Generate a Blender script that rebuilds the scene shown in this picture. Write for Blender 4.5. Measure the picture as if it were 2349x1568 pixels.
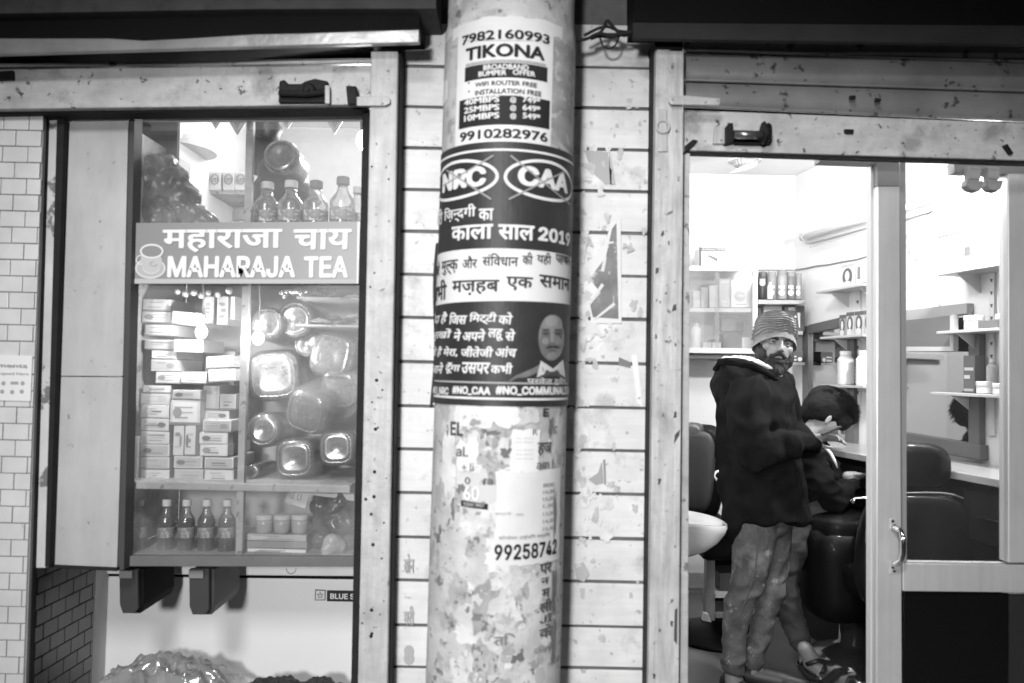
import bpy, math, random
import numpy as np
from mathutils import Vector, Matrix, noise as mnoise

R_ = math.radians
random.seed(7)
for o in list(bpy.data.objects):
    bpy.data.objects.remove(o)
SC = bpy.context.scene
COL = SC.collection

# ------------------------------------------------------------------ camera, sky, lights, exposure
CAMZ = 1.5
cam = bpy.data.cameras.new('camera')
cam.lens = 28
cam.sensor_width = 36
cam.clip_start = 0.05
cam.clip_end = 200
cam.dof.use_dof = True
cam.dof.focus_distance = 3.3
cam.dof.aperture_fstop = 2.0
CAM = bpy.data.objects.new('camera', cam)
COL.objects.link(CAM)
RM = (Matrix.Rotation(R_(90 + 2.05), 3, 'X') @ Matrix.Rotation(R_(1.2), 3, 'Z'))
CAM.matrix_world = Matrix.Translation((0, 0, CAMZ)) @ RM.to_4x4()
SC.camera = CAM

W = bpy.data.worlds.new('World')
SC.world = W
W.use_nodes = True
nt = W.node_tree
bgn = nt.nodes['Background']
sky = nt.nodes.new('ShaderNodeTexSky')
sky.sky_type = 'NISHITA'
sky.sun_disc = False
sky.sun_elevation = R_(2)
sky.sun_rotation = R_(200)
bw = nt.nodes.new('ShaderNodeRGBToBW')
nt.links.new(sky.outputs[0], bw.inputs[0])
nt.links.new(bw.outputs[0], bgn.inputs[0])
bgn.inputs[1].default_value = 0.02


def lamp(kind, name, loc, power, size=0.1, target=None, size_y=None):
    L = bpy.data.lights.new(name, kind)
    L.energy = power
    if kind == 'AREA':
        L.size = size
        if size_y:
            L.shape = 'RECTANGLE'
            L.size_y = size_y
    else:
        L.shadow_soft_size = size
    o = bpy.data.objects.new(name, L)
    COL.objects.link(o)
    o.location = loc
    if target:
        o.rotation_euler = (Vector(target) - Vector(loc)).to_track_quat('-Z', 'Y').to_euler()
    return o


# the street light of the lane behind the photographer
lamp('AREA', 'street_light', (-0.8, -1.3, 3.6), 105, 0.7, (0.0, 2.2, 1.0))
_l = lamp('SPOT', 'opposite_shop_light', (-0.85, -2.3, 2.0), 690, 0.22, (0.0, 2.2, 1.2))
_l.data.spot_size = R_(54)
_l.data.spot_blend = 1.0

SC.view_settings.view_transform = 'Standard'
SC.view_settings.look = 'None'
SC.view_settings.exposure = 0.0
SC.view_settings.gamma = 1.0
SC.view_settings.use_curve_mapping = False
SC.cycles.use_denoising = True
SC.cycles.max_bounces = 8
SC.cycles.transparent_max_bounces = 16
SC.cycles.caustics_reflective = False
SC.cycles.caustics_refractive = False
SC.cycles.sample_clamp_indirect = 2.0

# ------------------------------------------------------------------ pixel helpers (photo measured in a 2349 x 1568 view)
F = 28 / 36 * 2349
CX, CY = 1174.5, 784.0
C0 = Vector((0, 0, CAMZ))


def ray(px, py):
    return RM @ Vector(((px - CX) / F, -(py - CY) / F, -1))


def P(px, py, Y):
    d = ray(px, py)
    return C0 + d * (Y / d.y)


# salon side wall (slanted plane)
WX, WY, WK = 1.70, 4.8, 0.17
WN = Vector((-1, -WK, 0)).normalized()
WD = Vector((WK, -1, 0)).normalized()


def RWp(px, py, off=0.0):
    d = ray(px, py)
    p0 = Vector((WX, WY, 0)) + WN * off
    t = (p0 - C0).dot(WN) / d.dot(WN)
    return C0 + d * t


# pillar
PR, PY = 0.174, 2.1
_a, _b = P(1163, 400, PY), P(1138, 1300, PY)
_k = (_a.x - _b.x) / (_a.z - _b.z)


def pcx(z):
    return _b.x + (z - _b.z) * _k


def cyl(th, z, off=0.0):
    return Vector((pcx(z) + (PR + off) * math.sin(th), PY - (PR + off) * math.cos(th), z))


def cylhit(px, py):
    d = ray(px, py)
    z = 1.5
    for _ in range(6):
        cx = pcx(z)
        a = d.x ** 2 + d.y ** 2
        b = -2 * (d.x * cx + d.y * PY)
        c = cx * cx + PY * PY - PR * PR
        disc = max(b * b - 4 * a * c, 0)
        t = (-b - math.sqrt(disc)) / (2 * a)
        z = CAMZ + d.z * t
    x, y = d.x * t, d.y * t
    return math.atan2(x - pcx(z), PY - y), z


# ------------------------------------------------------------------ materials (all grey: the photograph is black and white)
MATS = {}


def new_mat(name):
    m = bpy.data.materials.new(name)
    m.use_nodes = True
    n = m.node_tree
    return m, n, n.nodes, n.links, n.nodes['Principled BSDF']


def mat(name, c, rough=0.6, metal=0.0, var=0.0, vscale=4.0, spots=None, spots2=None, streak=None,
        bump=0.0, bscale=60.0, spec=0.5, coat=0.0, emit=None):
    """grey principled: var = large soft mottling, spots = (scale, threshold, softness, colour) worn or stained patches,
    streak = (x scale, z scale, amount) directional grain."""
    if name in MATS:
        return MATS[name]
    m, n, N, L, B = new_mat(name)
    B.inputs['Roughness'].default_value = rough
    B.inputs['Metallic'].default_value = metal
    B.inputs['Specular IOR Level'].default_value = spec
    B.inputs['Coat Weight'].default_value = coat
    tc = N.new('ShaderNodeTexCoord')

    def noisef(scale, detail=4.0, vec=None, rgh=0.55):
        t = N.new('ShaderNodeTexNoise')
        t.inputs['Scale'].default_value = scale
        t.inputs['Detail'].default_value = detail
        t.inputs['Roughness'].default_value = rgh
        L.new(vec if vec else tc.outputs['Object'], t.inputs['Vector'])
        return t.outputs[0]

    def mth(op, a, b, clamp=False):
        t = N.new('ShaderNodeMath')
        t.operation = op
        t.use_clamp = clamp
        for i, v in ((0, a), (1, b)):
            if isinstance(v, (int, float)):
                t.inputs[i].default_value = v
            else:
                L.new(v, t.inputs[i])
        return t.outputs[0]

    val = None
    if var:
        nz = noisef(vscale)
        val = mth('MULTIPLY', mth('ADD', mth('MULTIPLY', mth('SUBTRACT', nz, 0.5), var * 3.0), 1.0), c)
    if streak:
        mp = N.new('ShaderNodeMapping')
        mp.inputs['Scale'].default_value = (streak[0], streak[0], streak[1])
        L.new(tc.outputs['Object'], mp.inputs[0])
        nz = noisef(1.0, 6, mp.outputs[0], 0.65)
        s = mth('ADD', mth('MULTIPLY', mth('SUBTRACT', nz, 0.5), streak[2] * 3), 1.0)
        val = mth('MULTIPLY', s, val if val is not None else c)
    for sp in (spots, spots2):
        if sp:
            sc_, th_, so_, cc = sp
            nz = noisef(sc_, 6, None, 0.62)
            mr = N.new('ShaderNodeMapRange')
            mr.inputs['From Min'].default_value = th_
            mr.inputs['From Max'].default_value = th_ + so_
            L.new(nz, mr.inputs['Value'])
            mx = N.new('ShaderNodeMix')
            mx.data_type = 'FLOAT'
            L.new(mr.outputs[0], mx.inputs[0])
            if val is None:
                mx.inputs[2].default_value = c
            else:
                L.new(val, mx.inputs[2])
            mx.inputs[3].default_value = cc
            val = mx.outputs[0]
    if val is None:
        B.inputs['Base Color'].default_value = (c, c, c, 1)
    else:
        cm = N.new('ShaderNodeClamp')
        L.new(val, cm.inputs[0])
        cm.inputs[1].default_value = 0.004
        cm.inputs[2].default_value = 0.9
        L.new(cm.outputs[0], B.inputs['Base Color'])
    if bump:
        bn = N.new('ShaderNodeBump')
        bn.inputs['Strength'].default_value = bump
        bn.inputs['Distance'].default_value = 0.004
        L.new(noisef(bscale, 5), bn.inputs['Height'])
        L.new(bn.outputs[0], B.inputs['Normal'])
    if emit:
        B.inputs['Emission Color'].default_value = (1, 1, 1, 1)
        B.inputs['Emission Strength'].default_value = emit
    MATS[name] = m
    return m


def glass_mat(name, haze=0.1, hz_col=0.8, refl=1.0, rough=0.02, fmin=0.04, smear=0.0, lobe=0.0):
    if name in MATS:
        return MATS[name]
    m, n, N, L, B = new_mat(name)
    N.remove(B)
    out = [x for x in N if x.type == 'OUTPUT_MATERIAL'][0]
    tr = N.new('ShaderNodeBsdfTransparent')
    tr.inputs[0].default_value = (0.97, 0.97, 0.97, 1)
    gl = N.new('ShaderNodeBsdfGlossy')
    gl.inputs['Roughness'].default_value = rough
    gl.inputs[0].default_value = (refl, refl, refl, 1)
    lw = N.new('ShaderNodeLayerWeight')
    lw.inputs[0].default_value = 0.25
    mr = N.new('ShaderNodeMapRange')
    mr.inputs[3].default_value = fmin
    mr.inputs[4].default_value = 0.9
    L.new(lw.outputs['Fresnel'], mr.inputs[0])
    m1 = N.new('ShaderNodeMixShader')
    L.new(mr.outputs[0], m1.inputs[0])
    L.new(tr.outputs[0], m1.inputs[1])
    L.new(gl.outputs[0], m1.inputs[2])
    df = N.new('ShaderNodeBsdfDiffuse')
    df.inputs[0].default_value = (hz_col, hz_col, hz_col, 1)
    m2 = N.new('ShaderNodeMixShader')
    if smear:
        tc = N.new('ShaderNodeTexCoord')
        t = N.new('ShaderNodeTexNoise')
        t.inputs['Scale'].default_value = 5
        t.inputs['Detail'].default_value = 5
        L.new(tc.outputs['Object'], t.inputs['Vector'])
        mr2 = N.new('ShaderNodeMapRange')
        mr2.inputs[1].default_value = 0.35
        mr2.inputs[2].default_value = 0.7
        mr2.inputs[3].default_value = haze * (1 - smear)
        mr2.inputs[4].default_value = haze * (1 + smear)
        L.new(t.outputs[0], mr2.inputs[0])
        L.new(mr2.outputs[0], m2.inputs[0])
    else:
        m2.inputs[0].default_value = haze
    L.new(m1.outputs[0], m2.inputs[1])
    L.new(df.outputs[0], m2.inputs[2])
    L.new(m2.outputs[0], out.inputs[0])
    if lobe:
        g2 = N.new('ShaderNodeBsdfGlossy')
        g2.inputs['Roughness'].default_value = 0.34
        m3 = N.new('ShaderNodeMixShader')
        m3.inputs[0].default_value = lobe
        L.new(m2.outputs[0], m3.inputs[1])
        L.new(g2.outputs[0], m3.inputs[2])
        L.new(m3.outputs[0], out.inputs[0])
    MATS[name] = m
    return m


def flat(v, rough=0.7):
    return mat('print_%03d' % int(v * 1000), v, rough, spec=0.3)


# ------------------------------------------------------------------ mesh helpers
class MB:
    def __init__(s):
        s.v, s.f = [], []

    def add(s, v, f):
        b = len(s.v)
        s.v += [Vector(x) for x in v]
        s.f += [tuple(i + b for i in q) for q in f]
        return s

    def hexa(s, a, b):
        """a, b: two rings of four points (front, back)"""
        return s.prism(a, b)

    def prism(s, a, b):
        n = len(a)
        return s.add(list(a) + list(b), [tuple(range(n))[::-1], tuple(range(n, 2 * n))] +
                     [(i, (i + 1) % n, n + (i + 1) % n, n + i) for i in range(n)])

    def box(s, lo, hi):
        x0, y0, z0 = lo
        x1, y1, z1 = hi
        return s.prism([(x0, y0, z0), (x1, y0, z0), (x1, y0, z1), (x0, y0, z1)],
                       [(x0, y1, z0), (x1, y1, z0), (x1, y1, z1), (x0, y1, z1)])

    def slab(s, pts, Y, d):
        a = [P(x, y, Y) for x, y in pts]
        return s.prism(a, [p + Vector((0, d, 0)) for p in a])

    def rect(s, x0, y0, x1, y1, Y, d):
        return s.slab([(x0, y1), (x1, y1), (x1, y0), (x0, y0)], Y, d)

    def wslab(s, pts, off, d):
        a = [RWp(x, y, off + d) for x, y in pts]
        return s.prism(a, [p - WN * d for p in a])

    def tube(s, path, rad, seg=8, closed=False, cap=True):
        path = [Vector(p) for p in path]
        n = len(path)
        rr = rad if isinstance(rad, (list, tuple)) else [rad] * n
        base = len(s.v)
        up = None
        for i, p in enumerate(path):
            if closed:
                t = path[(i + 1) % n] - path[i - 1]
            else:
                t = path[min(i + 1, n - 1)] - path[max(i - 1, 0)]
            t.normalize()
            if up is None:
                up = t.orthogonal().normalized()
            up = (up - t * up.dot(t))
            up = up.normalized() if up.length > 1e-6 else t.orthogonal().normalized()
            sd = t.cross(up)
            for k in range(seg):
                a = 2 * math.pi * k / seg
                s.v.append(p + (up * math.cos(a) + sd * math.sin(a)) * rr[i])
        for i in range(n if closed else n - 1):
            j = (i + 1) % n
            for k in range(seg):
                k2 = (k + 1) % seg
                s.f.append((base + i * seg + k, base + i * seg + k2, base + j * seg + k2, base + j * seg + k))
        if cap and not closed:
            s.f.append(tuple(base + k for k in range(seg))[::-1])
            s.f.append(tuple(base + (n - 1) * seg + k for k in range(seg)))
        return s

    def lathe(s, prof, loc, axis=(0, 0, 1), seg=20, sx=1.0, sy=1.0, sq=None, cap=True):
        """prof: (radius, height) list along axis"""
        ax = Vector(axis).normalized()
        q = Vector((0, 0, 1)).rotation_difference(ax).to_matrix()
        base = len(s.v)
        for r, h in prof:
            for k in range(seg):
                a = 2 * math.pi * k / seg
                c, sn = math.cos(a), math.sin(a)
                if sq:
                    c = math.copysign(abs(c) ** sq, c)
                    sn = math.copysign(abs(sn) ** sq, sn)
                s.v.append(Vector(loc) + q @ Vector((r * c * sx, r * sn * sy, h)))
        for i in range(len(prof) - 1):
            for k in range(seg):
                k2 = (k + 1) % seg
                s.f.append((base + i * seg + k, base + i * seg + k2, base + (i + 1) * seg + k2, base + (i + 1) * seg + k))
        if cap:
            s.f.append(tuple(base + k for k in range(seg))[::-1])
            s.f.append(tuple(base + (len(prof) - 1) * seg + k for k in range(seg)))
        return s

    def ell(s, c, r, rot=None, seg=20, rings=12):
        c = Vector(c)
        base = len(s.v)
        M = rot if rot else Matrix.Identity(3)
        for i in range(rings + 1):
            ph = math.pi * i / rings
            for k in range(seg):
                a = 2 * math.pi * k / seg
                s.v.append(c + M @ Vector((r[0] * math.sin(ph) * math.cos(a), r[1] * math.sin(ph) * math.sin(a), r[2] * math.cos(ph))))
        for i in range(rings):
            for k in range(seg):
                k2 = (k + 1) % seg
                s.f.append((base + i * seg + k, base + (i + 1) * seg + k, base + (i + 1) * seg + k2, base + i * seg + k2))
        return s

    def cap_cone(s, p0, r0, p1, r1, seg=16):
        p0, p1 = Vector(p0), Vector(p1)
        d = (p1 - p0)
        ln = d.length
        d = d.normalized()
        prof = []
        for i in range(5):
            a = -math.pi / 2 + math.pi / 2 * i / 4
            prof.append((max(r0 * math.cos(a), 1e-4), r0 * math.sin(a)))
        for i in range(1, 4):
            t = i / 4
            prof.append((r0 + (r1 - r0) * t, ln * t))
        for i in range(5):
            a = math.pi / 2 * i / 4
            prof.append((max(r1 * math.cos(a), 1e-4), ln + r1 * math.sin(a)))
        return s.lathe(prof, p0, d, seg)

    def loft(s, secs, seg=28, pw=1.0):
        """secs: (centre, rx, ry) horizontal ellipses from top to bottom"""
        base = len(s.v)
        for c, rx, ry in secs:
            for k in range(seg):
                a = 2 * math.pi * k / seg
                s.v.append(Vector(c) + Vector((rx * math.cos(a), ry * math.sin(a), 0)))
        for i in range(len(secs) - 1):
            for k in range(seg):
                k2 = (k + 1) % seg
                s.f.append((base + i * seg + k, base + (i + 1) * seg + k, base + (i + 1) * seg + k2, base + i * seg + k2))
        s.f.append(tuple(base + k for k in range(seg)))
        s.f.append(tuple(base + (len(secs) - 1) * seg + k for k in range(seg))[::-1])
        return s


def mesh_from(md, name, off=Vector((0, 0, 0)), smooth=False):
    me = bpy.data.meshes.new(name)
    me.from_pydata([tuple(v - off) for v in md.v], [], md.f)
    me.update()
    if smooth:
        for p in me.polygons:
            p.use_smooth = True
    return me


def add_bevel(o, w=0.003, seg=2):
    b = o.modifiers.new('bevel', 'BEVEL')
    b.width = w
    b.segments = seg
    b.limit_method = 'ANGLE'
    b.angle_limit = R_(40)
    b.harden_normals = False
    return o


def worldloc(o):
    v = Vector((0, 0, 0))
    while o:
        v += o.location
        o = o.parent
    return v


def part(name, md, m, parent=None, smooth=False, bevel=0.0, label=None, kind=None):
    off = worldloc(parent) if parent else Vector((0, 0, 0))
    me = md if isinstance(md, bpy.types.Mesh) else mesh_from(md, name, off, smooth)
    o = bpy.data.objects.new(name, me)
    if m:
        if len(me.materials) == 0:
            me.materials.append(m)
    COL.objects.link(o)
    o.parent = parent
    if bevel:
        add_bevel(o, bevel)
    if label:
        o['label'] = label
    if kind:
        o['kind'] = kind
    return o


def struct(name, md, m, **k):
    return part(name, md, m, kind='structure', **k)


def thing(name, label, cat, loc=(0, 0, 0), group=None):
    o = bpy.data.objects.new(name, None)
    o.empty_display_size = 0.05
    COL.objects.link(o)
    o.location = loc
    o['label'] = label
    o['category'] = cat
    if group:
        o['group'] = group
    return o


def solo(name, md, m, label, cat, group=None, loc=None, **k):
    """a thing that is one mesh, its origin moved to its base"""
    xs = [v for v in md.v]
    c = Vector((sum(v.x for v in xs) / len(xs), sum(v.y for v in xs) / len(xs), min(v.z for v in xs)))
    sm = k.pop('smooth', False)
    bv = k.pop('bevel', 0)
    me = mesh_from(md, name, c, sm)
    me.materials.append(m)
    o = bpy.data.objects.new(name, me)
    COL.objects.link(o)
    o.location = c
    o['label'] = label
    o['category'] = cat
    if group:
        o['group'] = group
    if bv:
        add_bevel(o, bv)
    return o


def copy_tree(o, parent=None):
    c = o.copy()
    COL.objects.link(c)
    c.parent = parent
    for ch in list(o.children):
        copy_tree(ch, c)
    return c


def blob(md, name, voxel=0.01, smooth=4, sculpt=None):
    """union of overlapping closed shapes into one continuous surface"""
    me = mesh_from(md, name)
    o = bpy.data.objects.new(name, me)
    COL.objects.link(o)
    r = o.modifiers.new('r', 'REMESH')
    r.mode = 'VOXEL'
    r.voxel_size = voxel
    if smooth:
        s = o.modifiers.new('s', 'SMOOTH')
        s.factor = 0.6
        s.iterations = smooth
    dg = bpy.context.evaluated_depsgraph_get()
    dg.update()
    ev = o.evaluated_get(dg)
    m2 = bpy.data.meshes.new_from_object(ev)
    bpy.data.objects.remove(o)
    bpy.data.meshes.remove(me)
    n = len(m2.vertices)
    co = np.empty(n * 3)
    m2.vertices.foreach_get('co', co)
    co = co.reshape(-1, 3)
    if sculpt:
        no = np.empty(n * 3)
        m2.vertices.foreach_get('normal', no)
        co = sculpt(co, no.reshape(-1, 3))
        m2.vertices.foreach_set('co', co.ravel())
    m2.name = name
    m2.update()
    m2.materials.clear()
    for p in m2.polygons:
        p.use_smooth = True
    return m2


def put_blob(name, me, m, parent):
    off = worldloc(parent)
    me.transform(Matrix.Translation(-off))
    me.materials.append(m)
    o = bpy.data.objects.new(name, me)
    COL.objects.link(o)
    o.parent = parent
    return o


# ------------------------------------------------------------------ lettering
FONT = None
try:
    import os
    _fp = os.path.join(bpy.utils.system_resource('DATAFILES'), 'fonts', 'Inter.woff2')
    FONT = bpy.data.fonts.load(_fp)
except Exception:
    FONT = None


def glyph_mesh(s, res=3, font=None):
    c = bpy.data.curves.new('glyph', 'FONT')
    if font:
        c.font = font
    c.body = s
    c.size = 1
    c.resolution_u = res
    o = bpy.data.objects.new('glyph', c)
    COL.objects.link(o)
    bpy.context.view_layer.update()
    me = bpy.data.meshes.new_from_object(o)
    vs = [Vector(v.co) for v in me.vertices]
    fs = [tuple(p.vertices) for p in me.polygons]
    bpy.data.objects.remove(o)
    bpy.data.curves.remove(c)
    bpy.data.meshes.remove(me)
    return vs, fs


_adv = {}


def advance(s, font=None):
    if (s, font) not in _adv:
        a = max(v.x for v in glyph_mesh('|' + s + '|', 1, font)[0])
        b = max(v.x for v in glyph_mesh('||', 1, font)[0])
        _adv[(s, font)] = a - b
    return _adv[(s, font)]


def clip_x(vs, fs, xm):
    """keep x < xm (convex-ish small triangles): drop and clip"""
    ov, of = [], []
    for f in fs:
        pts = [vs[i] for i in f]
        res = []
        for i in range(len(pts)):
            a, b = pts[i], pts[(i + 1) % len(pts)]
            if a.x <= xm:
                res.append(a)
            if (a.x - xm) * (b.x - xm) < 0:
                t = (xm - a.x) / (b.x - a.x)
                res.append(a.lerp(b, t))
        if len(res) > 2:
            of.append(tuple(range(len(ov), len(ov) + len(res))))
            ov += res
    return ov, of


def text_flat(s, bold=0.0, res=3, font=None):
    """s: string; '~x' writes the half form of the next letter. Returns 2D verts (unit box) and faces"""
    V, Fc = [], []
    if '~' in s:
        x = 0.0
        i = 0
        seg = ''
        pieces = []
        while i < len(s):
            if s[i] == '~':
                if seg:
                    pieces.append((seg, False))
                pieces.append((s[i + 1], True))
                seg = ''
                i += 2
            else:
                seg += s[i]
                i += 1
        if seg:
            pieces.append((seg, False))
        for t, half in pieces:
            vs, fs = glyph_mesh(t, res, font)
            ad = advance(t, font)
            if half:
                vs, fs = clip_x(vs, fs, ad * 0.68)
                ad *= 0.66
            b = len(V)
            V += [Vector((v.x + x, v.y, 0)) for v in vs]
            Fc += [tuple(k + b for k in f) for f in fs]
            x += ad
    else:
        V, Fc = glyph_mesh(s, res, font)
    if bold:
        n = len(V)
        V0, F0 = list(V), list(Fc)
        layer = 0
        for dx, dy in ((1, 0), (-1, 0), (0, .8), (0, -.8), (.7, .6), (-.7, -.6), (.7, -.6), (-.7, .6)):
            layer += 1
            b = len(V)
            V += [Vector((v.x + dx * bold, v.y + dy * bold, layer)) for v in V0]
            Fc += [tuple(k + b for k in f) for f in F0]
    xs = [v.x for v in V]
    ys = [v.y for v in V]
    x0, x1, y0, y1 = min(xs), max(xs), min(ys), max(ys)
    return [((v.x - x0) / (x1 - x0), (v.y - y0) / (y1 - y0), v.z) for v in V], Fc


def text_on_plane(s, corners, m, parent, bold=0.0, off=0.0015, name='lettering', nrm=None, font=None, slant=0.0, res=3):
    """corners: world TL, TR, BR, BL of the lettering's box"""
    tl, tr, br, bl = [Vector(c) for c in corners]
    nrm = nrm or Vector((0, -1, 0))
    vs, fs = text_flat(s, bold, res, font)
    md = MB()
    w = []
    for u, v, l in vs:
        u2 = u + slant * v
        p = (bl.lerp(br, u2)).lerp(tl.lerp(tr, u2), v)
        w.append(p + nrm * (off + l * 0.00006))
    md.add(w, fs)
    return part(name, md, m, parent)


def text_on_pillar(s, x0, y0, x1, y1, m, parent, bold=0.0, off=0.0025, name='lettering', font=None, slant=0.0, arch=None):
    xm, ym = (x0 + x1) / 2, (y0 + y1) / 2
    t0, t1 = cylhit(x0, ym)[0], cylhit(x1, ym)[0]
    z1, z0 = cylhit(xm, y0)[1], cylhit(xm, y1)[1]
    vs, fs = text_flat(s, bold, 3, font)
    md = MB()
    md.add([cyl(t0 + (u + slant * (v - .5)) * (t1 - t0), z0 + v * (z1 - z0), off + l * 0.00006) for u, v, l in vs], fs)
    return part(name, md, m, parent)


def pillar_sheet(x0, y0, x1, y1, m, parent, off=0.0012, name='printed_panel', nu=20, nv=4, skew=0.0, jit=0.0, th=0.0):
    """curved sheet: corners measured at the middle column"""
    xm, ym = (x0 + x1) / 2, (y0 + y1) / 2
    t0, t1 = cylhit(x0, ym)[0], cylhit(x1, ym)[0]
    z1, z0 = cylhit(xm, y0)[1], cylhit(xm, y1)[1]
    md = MB()
    vs = []
    for j in range(nv + 1):
        for i in range(nu + 1):
            e = 0
            if jit and (j in (0, nv)):
                e = jit * (random.random() - .5)
            ex = jit * (random.random() - .5) / PR if jit and i in (0, nu) else 0
            vs.append(cyl(t0 + (t1 - t0) * i / nu + ex, z0 + (z1 - z0) * j / nv + e + skew * (i / nu - .5), off))
    fs = [(j * (nu + 1) + i, j * (nu + 1) + i + 1, (j + 1) * (nu + 1) + i + 1, (j + 1) * (nu + 1) + i) for j in range(nv) for i in range(nu)]
    md.add(vs, fs)
    if parent is None:
        return md
    return part(name, md, m, parent)


def pillar_path(pts, width, m, parent, off=0.0022, name='printed_line', px=True, closed=False):
    """ribbon line following the pillar; pts in pixels"""
    tz = [cylhit(x, y) for x, y in pts] if px else pts
    n = len(tz)
    md = MB()
    vs = []
    for i in range(n):
        a = tz[(i - 1) % n] if closed else tz[max(i - 1, 0)]
        b = tz[(i + 1) % n] if closed else tz[min(i + 1, n - 1)]
        dx, dz = (b[0] - a[0]) * PR, b[1] - a[1]
        l = math.hypot(dx, dz) or 1
        nx, nz = -dz / l, dx / l
        for s_ in (-.5, .5):
            vs.append(cyl(tz[i][0] + nx * width * s_ / PR, tz[i][1] + nz * width * s_, off))
    fs = [(2 * i, 2 * ((i + 1) % n), 2 * ((i + 1) % n) + 1, 2 * i + 1) for i in range(n if closed else n - 1)]
    md.add(vs, fs)
    return part(name, md, m, parent)


def scrap_outline(n, rx, ry, rough=0.35):
    """ragged torn outline: layered noise on a boxy ellipse"""
    pts = []
    n = max(n, 20)
    sd = random.uniform(0, 90)
    cut = random.uniform(0, 2 * math.pi)
    for i in range(n):
        a = 2 * math.pi * i / n
        c, s_ = math.cos(a), math.sin(a)
        k = 1 + rough * (1.3 * mnoise.noise(Vector((c * 1.3, s_ * 1.3, sd))) + 1.0 * mnoise.noise(Vector((c * 3.5, s_ * 3.5, sd + 9))) + .5 * random.uniform(-.5, .5))
        k *= 1 - .35 * max(0, math.cos(a - cut)) ** 6
        m_ = max(abs(c), abs(s_)) ** 0.7
        pts.append((rx * k * c / m_, ry * k * s_ / m_))
    return pts


# ================================================================== MATERIALS
M_stone = mat('painted_stone', 0.67, 0.6, var=0.26, vscale=5, spots=(9, 0.56, 0.14, 0.46), spots2=(38, 0.61, 0.06, 0.38), streak=(5, 50, 0.13), bump=0.35, bscale=35)
M_joint = mat('dark_joint', 0.13, 0.9, var=.4, vscale=15)
M_steel = mat('worn_painted_steel', 0.47, 0.5, var=0.45, vscale=8, spots=(8, 0.53, 0.16, 0.27), spots2=(48, 0.63, 0.05, 0.14), streak=(40, 3, .34), bump=0.5, bscale=50)
M_steel_b = mat('pale_shutter_bar_steel', 0.50, 0.45, var=0.45, vscale=7, spots=(7, 0.53, 0.14, 0.3), spots2=(40, 0.61, 0.04, 0.08), streak=(9, 26, .24), bump=0.4, bscale=50)
M_shut = mat('shutter_slat_steel', 0.30, 0.36, metal=0.35, var=0.4, vscale=5, spots=(26, 0.60, 0.05, 0.08), streak=(2, 30, 0.1), bump=0.2)
M_dark = mat('sooty_black_metal', 0.006, 0.7, var=0.3, vscale=8, spec=.12)  # near black; also stands in for shade on shutter box plates and gaps
M_hous = mat('dull_sheet_metal', 0.34, 0.3, metal=0.4, var=0.35, vscale=7, bump=1.0, bscale=7)
M_iron = mat('rusty_iron', 0.012, 0.6, var=0.5, vscale=40, bump=0.5, spec=.2)
M_pillar = mat('pasted_plaster', 0.56, 0.75, var=0.4, vscale=9, spots=(13, 0.53, 0.06, 0.42), spots2=(34, 0.60, 0.03, 0.2), streak=(22, 9, .10), bump=0.7, bscale=45)
M_tile = mat('white_glazed_tile', 0.64, 0.22, var=0.22, vscale=7, spots=(20,.66,.06,.45))
M_grout = mat('grey_grout', 0.30, 0.9, var=.3, vscale=9)
M_panel = mat('cream_board', 0.44, 0.45, var=0.25, vscale=4, spots=(30, 0.64, 0.04, 0.24), streak=(16, 3, .14))
M_edge = mat('dark_edge_strip', 0.02, 0.7, var=0.3, vscale=20, spec=.15)
M_wood = mat('painted_wood', 0.42, 0.6, var=0.35, vscale=12, spots=(24, .58, .06, .16), streak=(4, 30, 0.2))
M_alu = mat('aluminium_section', 0.62, 0.35, metal=0.35, var=.12, vscale=6, streak=(40, 2, 0.12))
M_white = mat('white_paint', 0.8, 0.6, var=0.02)
M_plaster = mat('salon_plaster', 0.82, 0.7, var=0.02, vscale=2)
M_floor = mat('salon_floor_stone', 0.10, 0.4, var=0.2, vscale=6, spots=(40, 0.6, 0.1, 0.12))
M_laminate = mat('black_laminate', 0.006, 0.4, spec=.2)
M_counter = mat('grey_counter', 0.35, 0.25, var=0.1)
M_leather = mat('black_leather', 0.003, 0.5, bump=0.1, bscale=40, coat=0.03, spec=.1)
M_leather2 = mat('dark_brown_leather', 0.006, 0.45, bump=0.12, bscale=30, coat=0.15, spec=.12)
M_chrome = mat('chrome', 0.7, 0.12, metal=1.0)
M_glass = glass_mat('shop_glass', 0.05, 0.8, 1.0, 0.03, 0.06, 0.6)
M_glass_hazy = glass_mat('dusty_case_glass', 0.075, 0.8, 1.0, 0.05, 0.06, 0.8, 0.012)  # diffuse haze for dust, also standing in for lamp glow and glare
M_plastic = glass_mat('clear_plastic', 0.11, 0.65, 1.0, 0.19, 0.11)
M_bag = glass_mat('thin_plastic_bag', 0.32, 0.6, 1.0, 0.14, 0.22)
M_paper = mat('white_paper', 0.72, 0.7, var=0.08, vscale=10, bump=.8, bscale=16)
M_paper2 = mat('grey_paper', 0.42, 0.8, var=0.1, vscale=20)
M_ink = mat('black_ink', 0.022, 0.7, var=0.25, vscale=6, spec=.25)
M_ink2 = mat('poster_black', 0.034, 0.5, var=0.4, vscale=5, spec=.35, bump=.9, bscale=12)

# ================================================================== THE SETTING
g = MB()
g.box((-40, -40, -0.3), (40, 40, 0.0))
struct('street_ground', g, mat('asphalt', 0.05, 0.85, var=0.3, vscale=8, bump=0.5))
g = MB()
g.box((-2.6, 1.7, 0.0), (3.6, 2.36, 0.15))
struct('shop_step', g, mat('worn_concrete', 0.25, 0.8, var=0.2, vscale=6, bump=0.4))
SF = 0.2
g = MB()
g.box((-2.6, 2.364, 0.0), (3.6, 5.0, SF))
struct('shop_floor', g, M_floor)
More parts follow.
